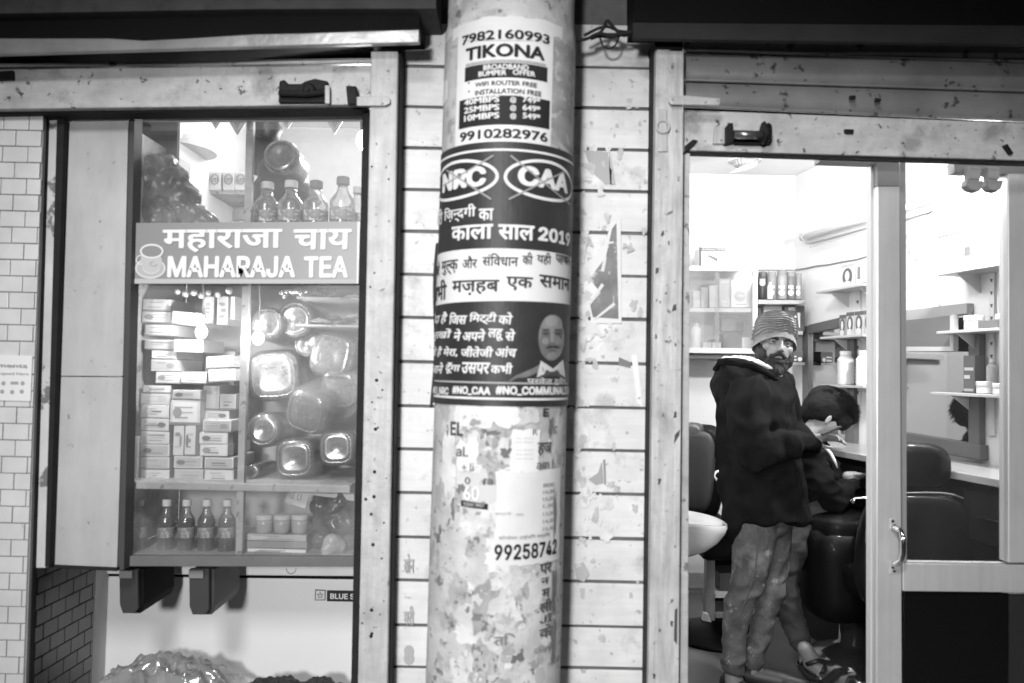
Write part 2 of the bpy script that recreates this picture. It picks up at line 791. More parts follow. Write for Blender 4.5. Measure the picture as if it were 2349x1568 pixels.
# salon shell
SCEIL = P(1822, 403, 4.8).z
g = MB()
g.box((0.45, 4.8, SF), (2.0, 4.95, SCEIL))
struct('salon_back_wall', g, M_plaster)
a = Vector((WX, WY, 0))
b = a + WD * 2.6
g = MB()
g.prism([(a.x, a.y, SF), (b.x, b.y, SF), (b.x, b.y, SCEIL), (a.x, a.y, SCEIL)],
        [(a.x + .15, a.y, SF), (b.x + .15, b.y, SF), (b.x + .15, b.y, SCEIL), (a.x + .15, a.y, SCEIL)])
struct('salon_side_wall', g, M_plaster)
g = MB()
g.box((0.40, 2.41, SF), (0.448, 4.95, SCEIL))
struct('salon_partition_wall', g, M_plaster)
g = MB()
g.box((0.45, 2.41, SCEIL + .002), (2.4, 4.95, SCEIL + .1))
struct('salon_ceiling', g, M_plaster)
# tea shop shell
TL = P(215, 1350, 2.62).x
g = MB()
g.box((TL - .1, 2.62, SF + .001), (TL - .004, 4.3, 2.8))
struct('tea_shop_side_wall', g, mat('cream_distemper', 0.6, 0.8, var=0.05))
g = MB()
g.box((-0.445, 2.41, SF + .001), (-0.32, 4.3, 2.8))
struct('tea_shop_partition_wall', g, MATS['cream_distemper'])
g = MB()
g.box((TL, 4.3, SF + .001), (-0.32, 4.4, 2.8))
struct('tea_shop_back_wall', g, MATS['cream_distemper'])
g = MB()
g.box((TL - .1, 2.41, 2.802), (-0.32, 4.4, 2.9))
struct('tea_shop_ceiling', g, M_white)
# upper building mass and the canopy that shades the top
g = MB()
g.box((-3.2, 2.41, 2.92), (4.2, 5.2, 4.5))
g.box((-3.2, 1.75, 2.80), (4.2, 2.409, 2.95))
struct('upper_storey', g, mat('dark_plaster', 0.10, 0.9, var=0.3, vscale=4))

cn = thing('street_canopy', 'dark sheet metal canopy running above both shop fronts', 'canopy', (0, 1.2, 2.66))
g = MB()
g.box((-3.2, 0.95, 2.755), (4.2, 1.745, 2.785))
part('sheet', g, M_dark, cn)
for bx in (-2.6, -1.2, 0.55, 1.7, 3.0):
    g = MB()
    g.tube([(bx, 1.0, 2.74), (bx, 1.75, 2.74)], 0.012)
    part('support_rod', g, M_iron, cn)

# ------------------------------------------------------------------ stone clad wall between the shops
WYF = 2.25
wall = thing('stone_clad_wall', 'whitewashed stone clad wall with dark horizontal grooves behind the round pillar', 'wall', (0.1, WYF, 0))
g = MB()
g.box((P(905, 800, WYF).x, WYF + .007, 0.15), (P(1512, 800, WYF).x, 2.405, 2.79))
part('backing', g, M_joint, wall)
gy = [50, 152, 245.5, 340, 435.5, 531, 630, 729, 830.5, 932, 1031, 1131, 1233, 1332, 1435, 1531, 1632, 1735]
xc = P(1150, 800, WYF).x
for i in range(len(gy) - 1):
    zt = P(925, gy[i] + 3, WYF).z
    zb = P(925, gy[i + 1] - 4, WYF).z
    zt2 = P(1400, gy[i] + 7, WYF).z
    zb2 = P(1400, gy[i + 1] + 0, WYF).z
    for side in (0, 1):
        x0, x1 = (P(912, 800, WYF).x, xc - .002) if side == 0 else (xc + .002, P(1503, 800, WYF).x)
        za, zc = (zt, zb) if side == 0 else (zt2, zb2)
        dy = random.uniform(-.0025, .0025)
        e = random.uniform(-.0012, .0012)
        g = MB()
        g.prism([(x0, WYF + dy, zc), (x1, WYF + dy, zc + e), (x1, WYF + dy, za + e), (x0, WYF + dy, za)],
                [(x0, WYF + .0065, zc), (x1, WYF + .0065, zc + e), (x1, WYF + .0065, za + e), (x0, WYF + .0065, za)])
        part('stone_slab', g, M_stone, wall, bevel=0.002)

# ------------------------------------------------------------------ round pillar
pil = thing('round_pillar', 'round roadside pillar covered with pasted posters and torn paper', 'pillar', (pcx(1.0), PY, 0.15))
g = MB()
vs, fs = [], []
NS, NZ = 96, 120
for j in range(NZ + 1):
    z = 0.151 + (2.80 - 0.151) * j / NZ
    for k in range(NS):
        th = 2 * math.pi * k / NS
        w = mnoise.noise(Vector((math.sin(th) * 2, math.cos(th) * 2, z * 2.5))) * 0.0012
        o_ = -0.006 if z > 2.392 else 0
        p = cyl(th, z, w + o_)
        vs.append(p)
for j in range(NZ):
    for k in range(NS):
        k2 = (k + 1) % NS
        fs.append((j * NS + k, j * NS + k2, (j + 1) * NS + k2, (j + 1) * NS + k))
g.add(vs, fs)
part('column_shaft', g, M_pillar, pil, smooth=True)


# ================================================================== LEFT SHOP FRONT
LY = 2.2
hl = thing('shutter_housing', 'dented sheet metal shutter box above the tea stall front', 'shutter box', tuple(P(450, 120, 2.0)))
g = MB()
g.slab([(-90, 127), (587, 107.5), (962, 98), (962, 67), (700, 76), (587, 78), (430, 88), (330, 93), (250, 88), (-90, 88)], 2.09, 0.02)
part('lower_lip', g, M_hous, hl, bevel=.003)
g = MB()
g.slab([(-90, 87), (350, 91), (962, 66), (962, 24), (587, 22), (-90, 34)], 2.11, 0.2)
part('front_plate', g, M_dark, hl)
g = MB()
g.slab([(-90, 33), (587, 21), (1000, 20), (1000, -60), (-90, -60)], 2.08, 0.25)
part('lintel_plate', g, mat('sooty_plaster', 0.07, 0.9, var=0.3, vscale=14, spots=(20, .58, .1, .05)), hl)  # very dark mottled grey
sl = thing('roller_shutter', 'rolled up shutter with rust spotted bottom bar over the tea stall', 'roller shutter', tuple(P(430, 200, 2.22)))
g = MB()
g.slab([(-90, 156), (852, 146), (852, 137), (-90, 146)], 2.215, 0.05)
part('slat', g, M_shut, sl, bevel=.002)
g = MB()
g.slab([(-90, 252), (851, 240), (853, 150), (-90, 160)], 2.20, 0.035)
part('bottom_bar', g, M_steel_b, sl, bevel=.003)
g = MB()
g.slab([(-90, 264), (842, 251), (842, 241), (-90, 253)], 2.225, 0.06)
part('rubber_strip', g, M_edge, sl)  # dark strip standing in for the bar's shaded underside
g = MB()
g.slab([(-5, 184), (30, 183), (29, 162), (-5, 164)], 2.19, 0.012)
part('catch_plate', g, M_iron, sl)
g = MB()
g.slab([(-90, 144), (852, 134), (852, 100), (-90, 100)], 2.27, 0.03)
part('shadow_gap_plate', g, M_dark, sl)  # black plate painting the shade of the gap above the bar


def dome_bolts(md, pts, Y, r=0.005):
    for x, y in pts:
        md.lathe([(r, 0), (r * .9, .003), (r * .4, .005)], P(x, y, Y), (0, -1, 0), 8)


# black shutter handle and lock
lk = thing('shutter_lock', 'greasy black bolt lock on the bar over the tea stall', 'lock', tuple(P(690, 238, 2.19)))
g = MB()
g.slab([(638, 236), (752, 236), (752, 186), (722, 180), (700, 186), (690, 192), (660, 192), (652, 182), (640, 186)], 2.185, 0.014)
part('lock_body', g, M_iron, lk, bevel=.004)
g = MB()
g.lathe([(.017, 0), (.017, .016), (.012, .02), (.006, .02), (.005, .024)], P(712, 210, 2.185), (0, -1, 0), 18)
part('keyhole_boss', g, M_iron, lk, smooth=False)
g = MB()
g.tube([P(640, 214, 2.17), P(700, 216, 2.17), P(742, 212, 2.17)], 0.008, 10)
part('bolt_rod', g, M_iron, lk)
g = MB()
g.slab([(745, 238), (756, 238), (756, 196), (745, 196)], 2.18, .01)
part('end_stop', g, M_steel, lk, bevel=.002)
ha = thing('shutter_hasp', 'thin steel hasp plate crossing from bar to jamb beside the tea stall', 'hasp', tuple(P(850, 243, 2.14)))
g = MB()
g.slab([(818, 243), (884, 243), (895, 237), (895, 226), (884, 220), (818, 222)], 2.138, 0.006)
part('hasp_plate', g, M_steel, ha, bevel=.002)
g = MB()
g.slab([(797, 240), (822, 240), (817, 197), (793, 197)], 2.17, 0.02)
part('staple_tongue', g, M_iron, ha, bevel=.003)

jl = thing('shutter_guide', 'pitted steel shutter guide post left of the grooved stone wall', 'post', tuple(P(860, 1568, 2.15)))
g = MB()
g.slab([(819, 1640), (887, 1640), (913, 118), (851, 118)], 2.15, 0.10)
part('channel', g, M_steel, jl, bevel=.003)
g = MB()
g.slab([(888, 1640), (893, 1640), (920, 118), (914, 118)], 2.175, 0.07)
part('edge_strip', g, M_edge, jl)
g = MB()
g.slab([(804, 1640), (817, 1640), (848, 258), (832, 258)], 2.26, 0.06)
part('inner_lip', g, M_edge, jl)
random.seed(3)
g = MB()
for i in range(26):
    y = random.uniform(300, 1560)
    x = 850 - (y - 118) * 0.0215 + random.uniform(8, 58)
    r = random.choice([.0015, .002, .002, .003, .0045])
    g.lathe([(r, 0), (r * .8, .0012)], P(x, y, 2.15), (0, -1, 0), 7)
for y in (873, 985, 1083, 1140, 1250, 1400, 1460):
    x = 850 - (y - 118) * 0.0215 + 30
    g.lathe([(.005, 0), (.004, .0025)], P(x, y, 2.15), (0, -1, 0), 9)
part('rust_pit', g, M_iron, jl, kind='stuff')

# ------------------------------------------------------------------ white tiled pier at the far left
tp = thing('tiled_pier', 'white glazed brick tile pier at the left edge of the tea stall', 'tiled pier', tuple(P(20, 1568, 2.25)))
TX1 = P(101, 265, 2.25)
g = MB()
g.slab([(-140, 1700), (55, 1700), (101, 262), (-140, 262)], 2.256, 0.012)
part('grout_backing', g, M_grout, tp)
th_ = (P(20, 690, 2.25).z - P(20, 727.5, 2.25).z)
px_m = 2.25 / F
row = 0
z = P(20, 262, 2.25).z
tl_mesh = {}
tw = 59 * px_m
while z > P(20, 1660, 2.25).z:
    ymid = 849 + (1.5 - z) / px_m * 1.0
    xr = P(101 - (ymid - 265) * 46 / 1303 - 1, ymid, 2.25).x
    xleft = P(-120, ymid, 2.25).x
    off = (row % 2) * tw * 0.5
    x = P(35, 800, 2.25).x + off - 4 * tw + 0.012
    while x < xr:
        a_, b_ = max(x, xleft), min(x + tw, xr)
        if b_ - a_ > 0.006:
            g = MB()
            dz = random.uniform(-.0004, .0004)
            dy = random.uniform(-.0006, .0006)
            g.box((a_ + .0013, 2.249 + dy, z - th_ + .0013 + dz), (b_ - .0013, 2.2555, z - .0013 + dz))
            part('tile', g, M_tile, tp, bevel=0.0012)
        x += tw
    z -= th_
    row += 1

# reveal of the pier under the show case: receding tiled side wall
tr = thing('tiled_reveal', 'shaded tiled side wall running back under the show case', 'tiled wall', (TL, 2.62, SF))
XR0, XR1 = P(60, 1400, 2.27).x, P(215, 1400, 2.62).x
Y0r, Y1r = 2.275, 2.62
zt = P(60, 1300, 2.27).z
g = MB()
g.prism([(XR0, Y0r, 0.25), (XR1, Y1r, 0.25), (XR1, Y1r, zt + .02), (XR0, Y0r, zt + .02)],
        [(XR0 - .02, Y0r + .03, 0.25), (XR1 - .02, Y1r + .03, 0.25), (XR1 - .02, Y1r + .03, zt + .02), (XR0 - .02, Y0r + .03, zt + .02)])
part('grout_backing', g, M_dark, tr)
M_tile_d = mat('grey_glazed_tile', 0.16, 0.35, var=0.2, vscale=10)  # darker copy of the pier tile, shade under the case in its colour
dv = Vector((XR1 - XR0, Y1r - Y0r, 0))
nv = Vector((dv.y, -dv.x, 0)).normalized()
Ls = dv.length
z = zt
row = 0
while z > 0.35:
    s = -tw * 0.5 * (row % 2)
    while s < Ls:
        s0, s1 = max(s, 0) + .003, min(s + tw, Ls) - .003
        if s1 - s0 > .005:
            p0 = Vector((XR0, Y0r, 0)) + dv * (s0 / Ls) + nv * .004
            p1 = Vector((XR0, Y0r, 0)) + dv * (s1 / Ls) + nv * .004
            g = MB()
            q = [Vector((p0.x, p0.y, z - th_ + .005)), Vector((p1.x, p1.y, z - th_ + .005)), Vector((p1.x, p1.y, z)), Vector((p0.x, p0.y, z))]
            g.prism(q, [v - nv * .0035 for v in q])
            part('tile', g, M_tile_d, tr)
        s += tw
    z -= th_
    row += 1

stk = thing('payment_sticker', 'white payment notice sticker on the tiled pier', 'sticker', tuple(P(35, 920, 2.244)))
g = MB()
g.slab([(-60, 918), (70, 921), (74, 817), (-60, 813)], 2.2445, 0.0015)
part('sticker_sheet', g, mat('sticker_white', 0.78, 0.4), stk)
M_gp = flat(.35)
text_on_plane('Payments', [P(-45, 832, 2.243), P(63, 835, 2.243), P(63, 847, 2.243), P(-45, 844, 2.243)], M_gp, stk, .02)
text_on_plane('Accepted Here', [P(-20, 853, 2.243), P(66, 855, 2.243), P(66, 863, 2.243), P(-20, 861, 2.243)], M_gp, stk)
for i, (x, y) in enumerate([(8, 880), (52, 880), (5, 899), (28, 900), (50, 899), (-20, 880), (-22, 899)]):
    g = MB()
    g.lathe([(.006, 0), (.006, .0006)], P(x, y, 2.2445), (0, -1, 0), 14)
    part('payment_mark', g, M_gp, stk)
g = MB()
g.rect(24, 876, 42, 883, 2.2442, .001)
part('payment_mark', g, M_gp, stk)

# ------------------------------------------------------------------ tea stall show case
case = thing('show_case', 'cream painted glass fronted show case of the tea stall', 'show case', tuple(P(540, 1303, 2.33)))
g = MB()
g.slab([(66, 1303), (104, 1303), (131, 262), (105, 262)], 2.285, 0.3)
part('peeling_side_board', g, mat('peeling_board', 0.55, 0.7, var=0.2, vscale=9, spots=(8, .57, .03, .16)), case)
for q in ([(58, 1640), (66, 1640), (107, 262), (98, 262)], [(103, 1300), (113, 1300), (148, 262), (131, 262)]):
    g = MB()
    g.slab(q, 2.27, 0.02)
    part('dark_edging', g, M_edge, case)
g = MB()
g.slab([(119, 863), (281, 864), (294, 264), (148, 264)], 2.30, 0.02)
part('side_panel', g, M_panel, case, bevel=.002)
g = MB()
g.slab([(109, 1296), (268, 1303), (281, 866), (119, 865)], 2.3, 0.02)
part('side_panel', g, M_panel, case, bevel=.002)
g = MB()
g.slab([(109, 1303), (268, 1311), (268, 1303), (109, 1296)], 2.295, 0.3)
part('bottom_edging', g, M_edge, case)
g = MB()
g.slab([(268, 1308), (284, 1308), (309, 262), (294, 262)], 2.31, 0.05)
part('corner_post', g, mat('dark_wood', 0.05, 0.6, var=.2), case)
g = MB()
g.slab([(284, 1300), (824, 1301), (824, 1278), (284, 1276)], 2.345, 0.03)
part('bottom_rail', g, mat('grey_wood', 0.13, 0.6, var=.15, vscale=15), case, bevel=.002)
g = MB()
g.slab([(309, 277), (833, 275), (835, 262), (309, 264)], 2.37, 0.02)
part('top_rail', g, MATS['grey_wood'], case)
g = MB()
g.slab([(540, 1278), (555, 1278), (581, 276), (565, 276)], 2.385, 0.02)
part('divider', g, M_wood, case)
ZB = P(540, 1277, 2.36).z
XL0, XL1 = P(268, 1000, 2.36).x, P(838, 600, 2.36).x
g = MB()
g.box((XL0 + .01, 2.376, ZB - .02), (XL1 - .03, 2.80, ZB - .001))
part('floor_board', g, M_wood, case)
ZS = P(540, 1108, 2.39).z
g = MB()
g.box((XL0 + .01, 2.376, ZS - .022), (XL1 - .03, 2.80, ZS))
part('shelf_board', g, M_wood, case, bevel=.002)
ZT = P(540, 560, 2.39).z
g = MB()
g.box((XL0 + .012, 2.45, ZT - .018), (XL1 - .02, 2.80, ZT))
part('shelf_board', g, M_wood, case)
ZU = P(770, 693, 2.62).z
g = MB()
g.box((P(712, 693, 2.62).x, 2.45, ZU - .006), (XL1 - .03, 2.80, ZU))
part('shelf_board', g, M_wood, case)
ZV = P(770, 752, 2.62).z
g = MB()
g.box((P(712, 693, 2.62).x, 2.45, ZV - .006), (XL1 - .03, 2.80, ZV))
part('shelf_board', g, M_wood, case)
g = MB()
g.box((XL0 + .01, 2.803, ZB), (XL1 - .02, 2.815, ZT))
part('back_panel', g, mat('case_back', 0.62, 0.7, var=.1), case)
g = MB()
g.box((XL0 - .0, 2.37, ZB), (XL0 + .008, 2.80, P(300, 300, 2.4).z))
part('side_panel', g, M_wood, case)
g = MB()
g.slab([(284, 1277), (823, 1279), (832, 276), (309, 277)], 2.362, 0.004)
part('glass_pane', g, M_glass_hazy, case)
g = MB()
r0 = P(668, 1302, 2.33)
g.tube([r0 + Vector((math.cos(a) * .014, 0, math.sin(a) * .014 - .004)) for a in [math.pi + i * math.pi / 8 for i in range(9)]], .0009, 6)
part('wire_ring', g, M_iron, case)

# brackets that carry the case
brk = None
for i, (x0, x1, y1, lb) in enumerate([(273, 330, 1408, 'left rounded black bracket under the show case'), (433, 493, 1411, 'right rounded dark bracket under the show case')]):
    t = thing('case_bracket', lb, 'bracket', tuple(P((x0 + x1) / 2, y1, 2.42)), 'brackets under the tea stall show case')
    g = MB()
    g.slab([(x0 + 8, y1), (x1 - 22, y1), (x1 - 14, y1 - 12), (x1 - 14, 1306), (x0, 1306), (x0 + 1, y1 - 20)], 2.40, .02)
    part('front_plate', g, mat('grey_bracket', 0.04, 0.5, var=.2), t, bevel=.003)
    g = MB()
    g.slab([(x0 + 10, y1), (x1 - 8, y1), (x1, y1 - 20), (x1, 1306), (x0 + 6, 1306)], 2.422, .22)
    part('web_plate', g, MATS['grey_bracket'] if i else M_dark, t, bevel=.003)
    g = MB()
    g.slab([(x0, 1327), (x1 - 27, 1327), (x1 - 27, 1310), (x0, 1310)], 2.39, .012)
    part('clamp', g, mat('bracket_clamp', 0.2, 0.5), t)

# ------------------------------------------------------------------ shop sign
sg = thing('tea_sign', 'grey tea stall sign in Hindi and English with a cup', 'sign', tuple(P(555, 651, 2.335)))
SY = 2.335
S4 = [(286, 512), (827, 508), (822, 652), (281, 652)]
g = MB()
g.slab([(281, 652), (822, 652), (827, 508), (286, 512)], SY, 0.008)
part('sign_board', g, mat('sign_grey', 0.27, 0.4, var=.05), sg, bevel=.001)
g = MB()
g.slab([(281, 651), (292, 651), (297, 513), (287, 513)], SY - .002, .002)
part('white_edge', g, flat(.8), sg)
g = MB()
g.slab([(818, 651), (822, 651), (826, 510), (820, 510)], SY - .002, .002)
part('white_edge', g, flat(.8), sg)
g = MB()
g.slab([(293, 651), (818, 651), (818, 642), (293, 640)], SY - .0015, .0015)
part('pale_band', g, flat(.5), sg)
WP = flat(.82)
text_on_plane('महाराजा', [P(374, 528, SY), P(649, 526, SY), P(648, 579, SY), P(373, 580, SY)], WP, sg, .028, .003)
text_on_plane('चाय', [P(674, 527, SY), P(808, 526, SY), P(806, 573, SY), P(673, 574, SY)], WP, sg, .028, .003)
text_on_plane('MAHARAJA', [P(386, 588, SY), P(679, 588, SY), P(678, 638, SY), P(384, 638, SY)], WP, sg, .035, .003, font=FONT)
text_on_plane('TEA', [P(698, 589, SY), P(800, 588, SY), P(799, 638, SY), P(697, 638, SY)], WP, sg, .035, .003, font=FONT)


def ring_on(x, y, rx, ry, wd, Y, m, pr, a0=0, a1=360, tilt=0.0, name='printed_ring'):
    md = MB()
    vs = []
    n = 36
    for i in range(n + 1):
        a = R_(a0 + (a1 - a0) * i / n)
        for k in (1, 0):
            rr = (rx + wd * (k - .5), ry + wd * (k - .5))
            dx, dy = rr[0] * math.cos(a), rr[1] * math.sin(a)
            vs.append(P(x + dx * math.cos(tilt) - dy * math.sin(tilt), y + dx * math.sin(tilt) + dy * math.cos(tilt), Y))
    md.add(vs, [(2 * i, 2 * i + 1, 2 * i + 3, 2 * i + 2) for i in range(n)])
    return part(name, md, m, pr)


def disc_on(x, y, rx, ry, Y, m, pr, name='printed_disc', th=.0004):
    md = MB()
    pts = [P(x + rx * math.cos(2 * math.pi * i / 28), y - ry * math.sin(2 * math.pi * i / 28), Y) for i in range(28)]
    md.prism(pts, [p + Vector((0, th, 0)) for p in pts])
    return part(name, md, m, pr)


disc_on(345, 616, 35, 24, SY - .0012, flat(.47), sg, 'cup_saucer')
ring_on(345, 616, 33, 22, 4, SY - .0016, flat(.66), sg, name='saucer_rim')
disc_on(347, 601, 25, 27, SY - .0020, flat(.52), sg, 'cup_body')
ring_on(347, 612, 20, 16, 2, SY - .0023, flat(.68), sg, 20, 160, name='cup_shine')
ring_on(322, 597, 9, 10, 3, SY - .0023, flat(.66), sg, 60, 300, name='cup_handle')
disc_on(348, 578, 24, 14, SY - .0026, flat(.27), sg, 'cup_tea')
ring_on(348, 577, 25, 15, 4.5, SY - .0030, flat(.72), sg, name='cup_rim')
ring_on(352, 606, 8, 5, 1.6, SY - .0032, flat(.33), sg, 0, 270, name='cup_print')

# ------------------------------------------------------------------ goods in the show case
M_carton = mat('printed_carton', 0.62, 0.5, var=.08, vscale=30)
M_carton2 = mat('pale_carton', 0.74, 0.5, var=.05, vscale=30)
M_carton3 = mat('grey_carton', 0.58, 0.5, var=.1, vscale=30)
random.seed(11)


def carton(x0, y0, x1, y1, label, Y=2.44, m=None, d=.2, ang=0.0, kindn='carton', cat='box', grp='small cartons stacked in the show case', panel=True):
    m = m or random.choice([M_carton, M_carton2, M_carton2])
    c = P((x0 + x1) / 2, (y0 + y1) / 2, Y)
    k = Y / F
    w, h = (x1 - x0) * k / 2, (y1 - y0) * k / 2
    t = thing(kindn, label, cat, (c.x, c.y, c.z - h), grp)
    yaw = R_(random.uniform(-3, 3))
    Rm = Matrix.Rotation(R_(ang), 3, 'Y') @ Matrix.Rotation(yaw, 3, 'Z')

    def q(lx, ly, lz):
        return c + Rm @ Vector((lx, ly, lz))
    g = MB()
    g.prism([q(-w, 0, -h), q(w, 0, -h), q(w, 0, h), q(-w, 0, h)], [q(-w, d, -h), q(w, d, -h), q(w, d, h), q(-w, d, h)])
    part('carton_body', g, m, t, bevel=.0015)
    if panel and w > .01 and h > .01:
        e = min(w, h) * .22
        g = MB()
        ys = -.0008
        g.add([q(-w + e, ys, -h + e), q(w - e, ys, -h + e), q(w - e, ys, h - e * .7), q(-w + e, ys, h - e * .7)], [(0, 1, 2, 3)])
        part('printed_label', g, flat(random.choice([.8, .7, .5])), t)
        st = random.random()
        nl = random.choice([2, 3, 3, 4])
        for j in range(nl):
            zz = h * (.42 - .84 * j / max(nl - 1, 1))
            lw0 = -w * random.uniform(.45, .72)
            lw1 = w * random.uniform(.1, .72)
            hz = h * random.choice([.05, .07, .13])
            g = MB()
            g.add([q(lw0, ys * 2, zz - hz), q(lw1, ys * 2, zz - hz), q(lw1, ys * 2, zz + hz), q(lw0, ys * 2, zz + hz)], [(0, 1, 2, 3)])
            part('print_line', g, flat(random.choice([.25, .36, .5])), t)
        if st < .5:
            cxx = random.choice([-.5, .5]) * w
            g = MB()
            g.add([q(cxx + .3 * w * math.cos(2 * math.pi * i / 14), ys * 3, .42 * h * math.sin(2 * math.pi * i / 14)) for i in range(14)], [tuple(range(14))])
            part('printed_mark', g, flat(random.choice([.15, .3, .6])), t)
        if st > .35:
            g = MB()
            g.add([q(-w, ys * 1.5, -h), q(w, ys * 1.5, -h), q(w, ys * 1.5, -h + e * .9), q(-w, ys * 1.5, -h + e * .9)], [(0, 1, 2, 3)])
            part('printed_band', g, flat(random.choice([.2, .35])), t)
    return t


u4 = lambda u, v: (263 + .316 * u, 636 + .316 * v)
col1 = [(1400, 1485), (1310, 1392), (1217, 1303), (1122, 1212), (1028, 1116), (930, 1022)]
words_ = ['bottom', 'second', 'third', 'fourth', 'fifth', 'sixth', 'seventh', 'eighth', 'ninth', 'tenth', 'top']
for i, (a_, b_) in enumerate(col1):
    x0, y0 = u4(190, a_)
    x1, y1 = u4(394, b_)
    carton(x0, y0, x1, y1, 'small white carton, %s in the leftmost tall stack of the show case' % words_[i], 2.45)
for i, (a_, b_, l, r) in enumerate([(845, 925, 190, 400), (788, 842, 205, 405), (690, 772, 295, 480), (455, 528, 215, 425), (345, 425, 215, 415), (250, 335, 200, 410), (160, 245, 205, 405), (600, 684, 262, 455), (534, 596, 265, 450)]):
    x0, y0 = u4(l, a_)
    x1, y1 = u4(r, b_)
    carton(x0, y0, x1, y1, 'glare lit pale carton %s the leftmost tall stack' % ['just above', 'second above', 'third above', 'fourth above', 'fifth above', 'near the top of', 'at the very top of', 'lying loose high over', 'leaning high over'][i], 2.47)
for i, (l, a_, r, b_, nm) in enumerate([(432, 1397, 642, 1487, 'bottom of the middle stack'), (430, 1303, 636, 1388, 'second from bottom in the middle stack'),
                                        (405, 895, 618, 1072, 'large square one above the two upright cartons'), (418, 820, 622, 890, 'flat one above the large square carton'),
                                        (485, 690, 666, 775, 'wide one in the middle of the case'), (430, 455, 640, 545, 'under the bright glare'), (415, 255, 635, 350, 'leaning at the top of the middle stack')]):
    x0, y0 = u4(l, a_)
    x1, y1 = u4(r, b_)
    carton(x0, y0, x1, y1, 'pale carton, %s' % nm, 2.45, ang=0 if i < 6 else 4)
for i, (l, r) in enumerate([(425, 500), (510, 585)]):
    x0, y0 = u4(l, 1080)
    x1, y1 = u4(r, 1295)
    carton(x0, y0, x1, y1, '%s of the two upright striped cartons in the middle stack' % ['left', 'right'][i], 2.45)
for i, (l, a_, r, b_, nm) in enumerate([(652, 1400, 862, 1487, 'bottom of the stack beside the divider'), (652, 1312, 862, 1392, 'second in the stack beside the divider'),
                                        (618, 1216, 820, 1300, 'third in the stack beside the divider'), (615, 1130, 820, 1212, 'fourth in the stack beside the divider'),
                                        (640, 1040, 845, 1124, 'fifth in the stack beside the divider'), (680, 670, 880, 760, 'tilted, beside the divider under another tilted carton'),
                                        (665, 575, 865, 660, 'tilted, upper one beside the divider')]):
    x0, y0 = u4(l, a_)
    x1, y1 = u4(r, b_)
    carton(x0, y0, x1, y1, 'white carton, %s' % nm, 2.45, ang=0 if i < 5 else -4)
for i, (l, r) in enumerate([(645, 718), (742, 820), (842, 872)]):
    x0, y0 = u4(l, 140)
    x1, y1 = u4(r, 345 if i < 2 else 305)
    carton(x0, y0, x1, y1, '%s upright white carton standing high beside the divider' % ['left', 'middle', 'right narrow'][i], 2.48, M_carton2)
x0, y0 = u4(95, 1160)
x1, y1 = u4(165, 1480)
carton(x0, y0, x1, y1, 'tall narrow white carton in the lower left corner of the case', 2.44)
x0, y0 = u4(100, 500)
x1, y1 = u4(200, 710)
carton(x0, y0, x1, y1, 'tall pale carton against the left side of the case', 2.5)
for i, (l, a_, r, b_) in enumerate([(640, 970, 830, 1040), (825, 1120, 875, 1295), (640, 790, 760, 965), (765, 850, 880, 965)]):
    x0, y0 = u4(l, a_)
    x1, y1 = u4(r, b_)
    carton(x0, y0, x1, y1, ['crumpled white packet on the stack beside the divider', 'thin dark carton wedged against the divider', 'dark carton under the tilted cartons', 'grey carton touching the divider at mid height'][i], 2.5, [M_carton2, M_dark, M_carton3, M_carton3][i], panel=i != 1)
for i in range(3):   # stuff behind the stacks up to the shelf, carried by the back
    x0, y0 = u4([200, 420, 640][i], 540)
    x1, y1 = u4([400, 625, 860][i], 1487)
    carton(x0, y0, x1, y1, 'tall brown carton behind the %s stack of small boxes' % ['left', 'middle', 'right'][i], 2.68, M_carton3, .1, panel=False)


def jar(cx, cy, r, label, Y=2.47, square=False, dirn=(0.05, -1, 0.05), ln=.22, fill=.25, grp='clear plastic jars lying in the show case'):
    k = Y / F
    R0 = r * k
    c = P(cx, cy, Y)
    t = thing('plastic_jar', label, 'jar', tuple(c - Vector((0, 0, R0))), grp)
    d = Vector(dirn).normalized()
    sq = .55 if square else None
    g = MB()
    g.lathe([(R0 * .25, .004), (R0 * .55, -.001), (R0 * .8, .0), (R0 * .93, .008), (R0, .03), (R0, .08), (R0 * .97, .1), (R0, .12), (R0, ln), (R0 * .7, ln + .02)], c, -d, 28, sq=sq)
    part('jar_wall', g, M_plastic, t, smooth=True)
    g = MB()
    g.lathe([(R0 * .3, .014), (R0 * .86, .022), (R0 * .9, .05), (R0 * .9, ln * .9)], c, -d, 20, sq=sq)
    part('snack_filling', g, mat('snack_%d' % int(fill * 100), fill * .8, .7, var=.6, vscale=45, spots=(32, .54, .05, fill * .22), spots2=(60, .6, .04, min(.6, fill * 2.4)), bump=1, bscale=60), t, smooth=True)
    g = MB()
    g.lathe([(R0 * .72, ln + .02), (R0 * .74, ln + .022), (R0 * .74, ln + .045)], c, -d, 20, sq=sq)
    part('jar_lid', g, flat(.5), t)
    g = MB()
    n = 26
    pts = []
    for i in range(n):
        a = 2 * math.pi * i / n
        ca, sa = math.cos(a), math.sin(a)
        if sq:
            ca, sa = math.copysign(abs(ca) ** sq, ca), math.copysign(abs(sa) ** sq, sa)
        q = Vector((0, 0, 1)).rotation_difference(-d).to_matrix()
        pts.append(c + q @ Vector((ca * R0 * .78, sa * R0 * .78, -.003)))
    g.tube(pts, .0022, 6, closed=True)
    part('moulded_ring', g, M_plastic, t, smooth=True)
    return t


